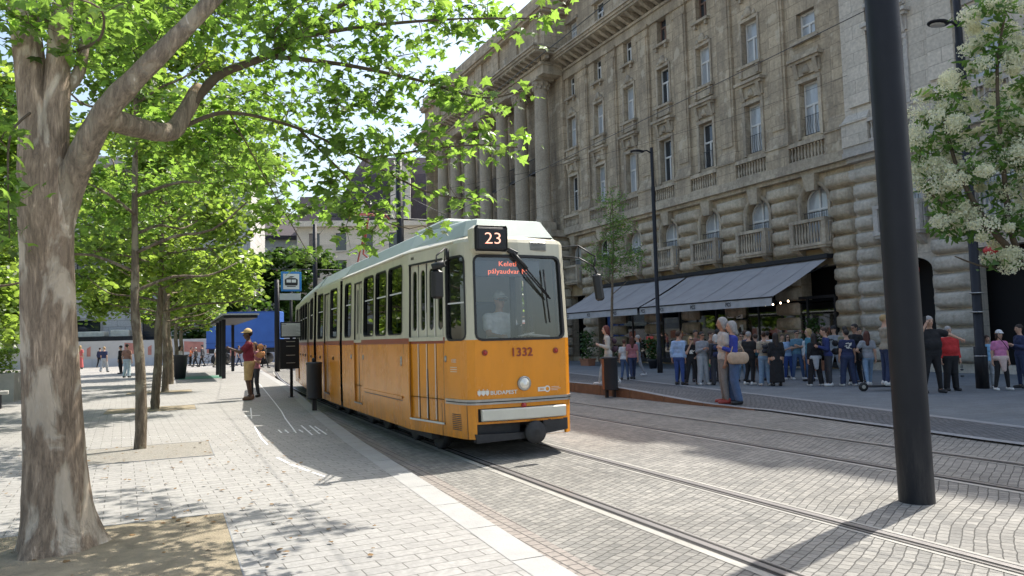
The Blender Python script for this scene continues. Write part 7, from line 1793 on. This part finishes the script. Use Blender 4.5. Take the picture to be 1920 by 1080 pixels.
# ================================================================ BACKGROUND OF THE SQUARE
M_hoard = M('hoarding_white', (.58, .56, .54), .7, var=.08, vs=2); M_hred = M('hoarding_print', (.55, .24, .19), .7, var=.35, vs=1.2); M_hlow = M('hoarding_base', (.52, .54, .58), .7, var=.1, vs=1)
t = thing('hoarding', 'long white site hoarding with faded red graphics across the far side of the square', 'hoarding', (-20, 76, 0))
def hp_(x, off=0): return x + 20, (x + 7) * -.30 * .6 - off
mb = MB(); mg = MB(); ml = MB(); x = -60.0; i = 0; graphics_ = []
while x < 18:
    a, b_ = hp_(x), hp_(x + 2.44); mb.add([(a[0], a[1], .78), (b_[0], b_[1], .78), (b_[0], b_[1], 2.35), (a[0], a[1], 2.35), (a[0], a[1] + .1, .78), (b_[0], b_[1] + .1, .78), (b_[0], b_[1] + .1, 2.35), (a[0], a[1] + .1, 2.35)], [(0, 1, 2, 3), (3, 2, 6, 7), (4, 7, 6, 5)])
    a, b_ = hp_(x, .12), hp_(x + 2.42, .12); ml.add([(a[0], a[1], 0), (b_[0], b_[1], 0), (b_[0], b_[1], .78), (a[0], a[1], .78), (a[0], a[1] + .3, .78), (b_[0], b_[1] + .3, .78)], [(0, 1, 2, 3), (3, 2, 5, 4)])
    if i % 5 in (0, 1, 3):
        q = rf.uniform(.3, .8); a, b_ = hp_(x + .1, .02), hp_(x + 2.3 * q + .1, .02); mg.add([(a[0], a[1], 1.2), (b_[0], b_[1], 1.1), (b_[0], b_[1], 2.05), (a[0], a[1], 2.15)], [(0, 1, 2, 3)]); graphics_.append(mg); mg = MB()
        a, b_ = hp_(x + 2.0, .02), hp_(x + 2.3, .02); mg.add([(a[0], a[1], 1.0), (b_[0], b_[1], 1.0), (b_[0], b_[1], 1.9), (a[0], a[1], 1.7)], [(0, 1, 2, 3)]); graphics_.append(mg); mg = MB()
    x += 2.44; i += 1
obj('panel', mb, M_hoard, t); [obj('printed_graphic', q_, M_hred, t) for q_ in graphics_]; obj('base_block', ml, M_hlow, t)
# blue truck body behind it
t = thing('truck', 'big blue box truck body behind the hoarding, left of the stop sign', 'truck', (5.9, 68.5, 0), R(-24.6))
mb = MB(); mb.cbox((0, 0, 2.95), (5.9, 2.4, 3.1), ch=.05); bx = obj('box_body', mb, M('truck_blue', (.035, .13, .46), .5, var=.12, vs=1), t)
mb = MB(); mb.box(-2.97, 2.97, -1.23, -1.2, 1.38, 1.46); mb.box(-2.97, 2.97, -1.23, -1.2, 1.85, 1.89); mb.box(-2.97, 2.97, -1.23, -1.2, 4.42, 4.5); obj('side_rail', mb, M('truck_blue_dark', (.02, .07, .28), .5), bx)
mb = MB(); mb.box(-2.8, 2.8, -1, 1, 1.0, 1.38); obj('chassis', mb, M_under, t)
for x in (-2.1, 1.6): mb = MB(); mb.lathe([(.2, -1.15), (.48, -1.1), (.48, 1.1), (.2, 1.15)], (x, 0, .5), 18, axis='Y'); obj('wheel', mb, M_seal, t)
# white ashlar building across the square
M_ash = stone_mat('white_ashlar', (.60, .585, .56), (.46, .45, .43), 1.5, .62, .03, .62, .3)
t = thing('white_building', 'pale grey ashlar building with barred windows across the square at the left', 'building', (-26, 86, 0), R(-12))
hl = []
for k in range(12):
    s = -36 + 6.0 * k; hl += [(s, s + 2.3, 1.6, 4.4), (s + .1, s + 2.1, 7.6, 11.4), (s + .1, s + 2.1, 14, 17)]
mb = MB(); panel(mb, -40, 34, 0, 20, hl, lambda u, v, d: (u, d, v), .4); mb.add([(34, 0, 0), (34, 14, 0), (34, 14, 20), (34, 0, 20)], [(0, 1, 2, 3)]); mb.box(-40, 34, .01, 14, 19.99, 20.0); obj('wall', mb, M_ash, t)
mb = MB(); mb.box(-40, 34, -.35, 0, 6.0, 6.4); mb.box(-40, 34, -.9, 0, 19.4, 20.2); mb.box(-40, 34, -.12, 0, 0, .9); obj('cornice', mb, M_trp, t)
obj('dark_rooms', MB().box(-39, 33, .6, .7, .5, 19.5), M_dark, t)
for a, b_, c, d in hl:
    mb = MB(); mb.box(a - .2, a, -.08, .0, c - .1, d + .2); mb.box(b_, b_ + .2, -.08, 0, c - .1, d + .2); mb.box(a - .2, b_ + .2, -.1, 0, d, d + .25); wf = obj('window', mb, M_trp, t)
    obj('pane', MB().box(a, b_, .2, .22, c, d), M_pane, wf)
    if c < 3:
        mb = MB()
        for q in range(5): mb.box(a, b_, .02, .05, c + .4 + .5 * q, c + .44 + .5 * q)
        obj('window_grille', mb, M_iron, wf)
# mansard building in the distance over the tram
M_mwall = stone_mat('cream_render', (.74, .69, .59), (.58, .54, .46), 30, .7, .006, .8, .3)
t = thing('mansard_building', 'cream town house with dark mansard roof far behind the tram', 'building', (27, 91, 0), R(-20))
mb = MB(); hl = [(-12 + 3.3 * k, -10.7 + 3.3 * k, z, z + 2.2) for k in range(8) for z in (2.5, 6.2, 9.8, 13.2)]
panel(mb, -13.5, 14, 0, 16.6, hl, lambda u, v, d: (u, d, v), .3); mb.add([(-13.5, 0, 0), (-13.5, 12, 0), (-13.5, 12, 16.6), (-13.5, 0, 16.6)], [(0, 1, 2, 3)]); obj('wall', mb, M_mwall, t)
obj('dark_rooms', MB().box(-13.2, 13.8, .5, .6, .5, 16), M_dark, t)
mb = MB(); mb.box(-13.9, 14.2, -.7, 0, 16.2, 16.9); mb.box(-13.9, 14.2, -.3, 0, 8.9, 9.2); obj('cornice', mb, M_mwall, t)
mb = MB()
for (xa, xb, zt) in ((-7.9, 5.8, 25.6),):
    n = 7
    for k in range(n):
        u0, u1 = k / n, (k + 1) / n; g_ = lambda u: (1.0 * 0 + 2.6 * u ** 2.2, 16.9 + (zt - 16.9) * u)
        (i0, z0), (i1, z1) = g_(u0), g_(u1); V = []
        for (ii, zz) in ((i0, z0), (i1, z1)): V += [(xa + ii, -.2 + ii, zz), (xb - ii, -.2 + ii, zz), (xb - ii, 9 - ii, zz), (xa + ii, 9 - ii, zz)]
        mb.add(V, [(0, 1, 5, 4), (1, 2, 6, 5), (2, 3, 7, 6), (3, 0, 4, 7)] + ([(4, 5, 6, 7)] if k == n - 1 else []), 0, False)
M_slate = M('mansard_slate', (.060, .045, .050), .6, var=.3, vs=6)
obj('roof', mb, M_slate, t); mb = MB(); mb.add([(-13.5, -.1, 16.9), (14, -.1, 16.9), (14, 2.2, 20.5), (-13.5, 2.2, 20.5), (14, 11, 20.5), (-13.5, 11, 20.5)], [(0, 1, 2, 3), (3, 2, 4, 5)]); obj('roof', mb, M_slate, t)
for xc, zt in ((-.5, 24.2), (8.4, 20.6), (-5.4, 19.6), (3.6, 19.6)):
    mb = MB(); w = 1.25 if zt > 21 else .7; mb.box(xc - w, xc + w, -.8, 2.6, 16.9, zt - 1.6); mb.prism([(xc - w - .2, zt - 1.6), (xc + w + .2, zt - 1.6), (xc + w * .6, zt - .8), (xc, zt), (xc - w * .6, zt - .8)], -.95, 2.4, 'XZ'); dm = obj('dormer', mb, M_mwall, t)
    obj('pane', MB().box(xc - w * .45, xc + w * .45, -.83, -.8, 17.6, zt - 2.1), M_pane, dm)
for k, (a, b_, c, d) in enumerate(hl):
    mb = MB(); mb.box(a - .12, b_ + .12, -.14, 0, d, d + .22); mb.box(a - .1, b_ + .1, -.12, 0, c - .16, c); wf = obj('window', mb, M_mwall, t); obj('pane', MB().box(a, b_, .16, .18, c, d), M_pane, wf)
for x in (7.2, 13.2): mb = MB(); mb.box(x - .6, x + .6, 2, 4, 18, 25.0); obj('chimney', mb, M('brick_chimney', (.30, .16, .11), .9, var=.2), t)
t = thing('town_house', 'plain cream town house left of the mansard building, behind the stop sign', 'building', (11, 104, 0), R(-10))
hl = [(-6 + 2.6 * k, -5 + 2.6 * k, z, z + 1.9) for k in range(5) for z in (2.5, 6, 9.4, 12.8)]
mb = MB(); panel(mb, -8, 8, 0, 16, hl, lambda u, v, d: (u, d, v), .3); mb.add([(-8, 0, 0), (-8, 9, 0), (-8, 9, 16), (-8, 0, 16)], [(0, 1, 2, 3)]); obj('wall', mb, M_mwall, t); obj('dark_rooms', MB().box(-7.8, 7.8, .5, .6, .5, 15.6), M_dark, t)
mb = MB(); mb.box(-8.3, 8.3, -.4, 0, 15.7, 16.2); mb.add([(-8.2, -.3, 16.2), (8.2, -.3, 16.2), (8.2, 4.5, 20), (-8.2, 4.5, 20), (8.2, 9, 16.2), (-8.2, 9, 16.2)], [(0, 1, 2, 3), (3, 2, 4, 5), (0, 3, 5), (1, 4, 2)]); obj('roof', mb, M_slate, t)
# parked car roofs and a works truck over the hoarding
t = thing('works_truck', 'flatbed works lorry with pale load seen over the hoarding behind the slim trunks', 'truck', (-6.5, 79, 0), R(-10))
mb = MB(); mb.box(-4, 4.2, -1.1, 1.1, 2.2, 2.75); obj('flatbed', mb, M_under, t); mb = MB(); mb.cbox((-.2, 0, 3.0), (2.6, 1.8, .5), ch=.05); mb.cbox((2.4, 0, 3.05), (1.6, 1.8, .62), ch=.05); obj('load', mb, M('pale_load', (.55, .58, .52), .7, var=.3, vs=2), t); mb = MB(); mb.cbox((-3.0, -.4, 3.3), (.8, .8, 1.2), ch=.2); obj('worker_tarp', mb, M_sw, t)
for x in (-3.4, 3): mb = MB(); mb.lathe([(.2, -1.15), (.5, -1.1), (.5, 1.1), (.2, 1.15)], (x, 0, 2.0), 16, axis='Y'); obj('wheel', mb, M_seal, t)
# clipped hedge and stone bench at the left edge
rg = np.random.default_rng(77)
t = thing('hedge', 'low clipped green hedge at the left edge of the square', 'hedge', (-6.8, 29, 0))
P = np.stack([rg.uniform(-5, 2.2, 9000), rg.uniform(-.8, .8, 9000), rg.uniform(.9, 1.72, 9000)], 1); e_ = rg.random(9000) < .6; P[e_, 2] = 1.72 - rg.random(e_.sum()) * .1; V, F = scatter(P, (.06, .11), PLAIN, PLF, rg, .8); np_obj('foliage', V, F, M_leaf2, t)
obj('planting_box', MB().box(-5.1, 2.3, -.9, .9, 0, .95), M('raised_bed_concrete', (.42, .41, .38), .85, var=.15, vs=3), t)
t = thing('bench', 'low pale bench slab on square dark supports at the left edge', 'bench', (-6.25, 25.0, PZ), R(8))
mb = MB(); mb.cbox((0, 0, .44), (4.2, .55, .10), ch=.01); obj('seat', mb, M('bench_slab', (.50, .48, .45), .7, var=.1), t)
for k in range(5): mb = MB(); mb.cbox((-1.9 + .95 * k, 0, .2), (.08, .45, .4)); obj('leg', mb, M_blk2, t)
# bicycles beyond the trees
def bike(x, y, rz, label):
    t = thing('bicycle', label, 'bicycle', (x, y, PZ), rz, 'bicycles beyond the row of trees')
    for q in (-.52, .52):
        mb = MB(); n = 20; mb.tube([(0, q + .33 * math.cos(2 * PI * k / n), .34 + .33 * math.sin(2 * PI * k / n)) for k in range(n + 1)], .02, 5, cap=False); w_ = obj('wheel', mb, M_seal, t)
    mb = MB()
    for a, b_ in (((0, .52, .34), (0, .12, .32)), ((0, .12, .32), (0, .2, .86)), ((0, .12, .32), (0, -.38, .84)), ((0, .18, .78), (0, -.38, .84)), ((0, -.38, .84), (0, -.52, .34)), ((0, .52, .34), (0, .18, .78))): mb.tube([a, b_], .018, 5)
    mb.tube([(-.25, -.36, 1.02), (.25, -.36, 1.02)], .014, 5); mb.tube([(0, -.38, .84), (0, -.36, 1.02)], .016, 5); obj('frame', mb, M_blk2, t)
    mb = MB(); mb.cbox((0, .22, .92), (.13, .26, .06), ch=.02); obj('saddle', mb, M_seal, t)
bike(1.5, 67.6, 1.2, 'bicycle ridden by the cyclist in orange'); bike(3.0, 66, 1.4, 'parked bicycle left of the shelter posts'); bike(3.8, 65.4, 1.3, 'parked bicycle seen between the shelter posts')
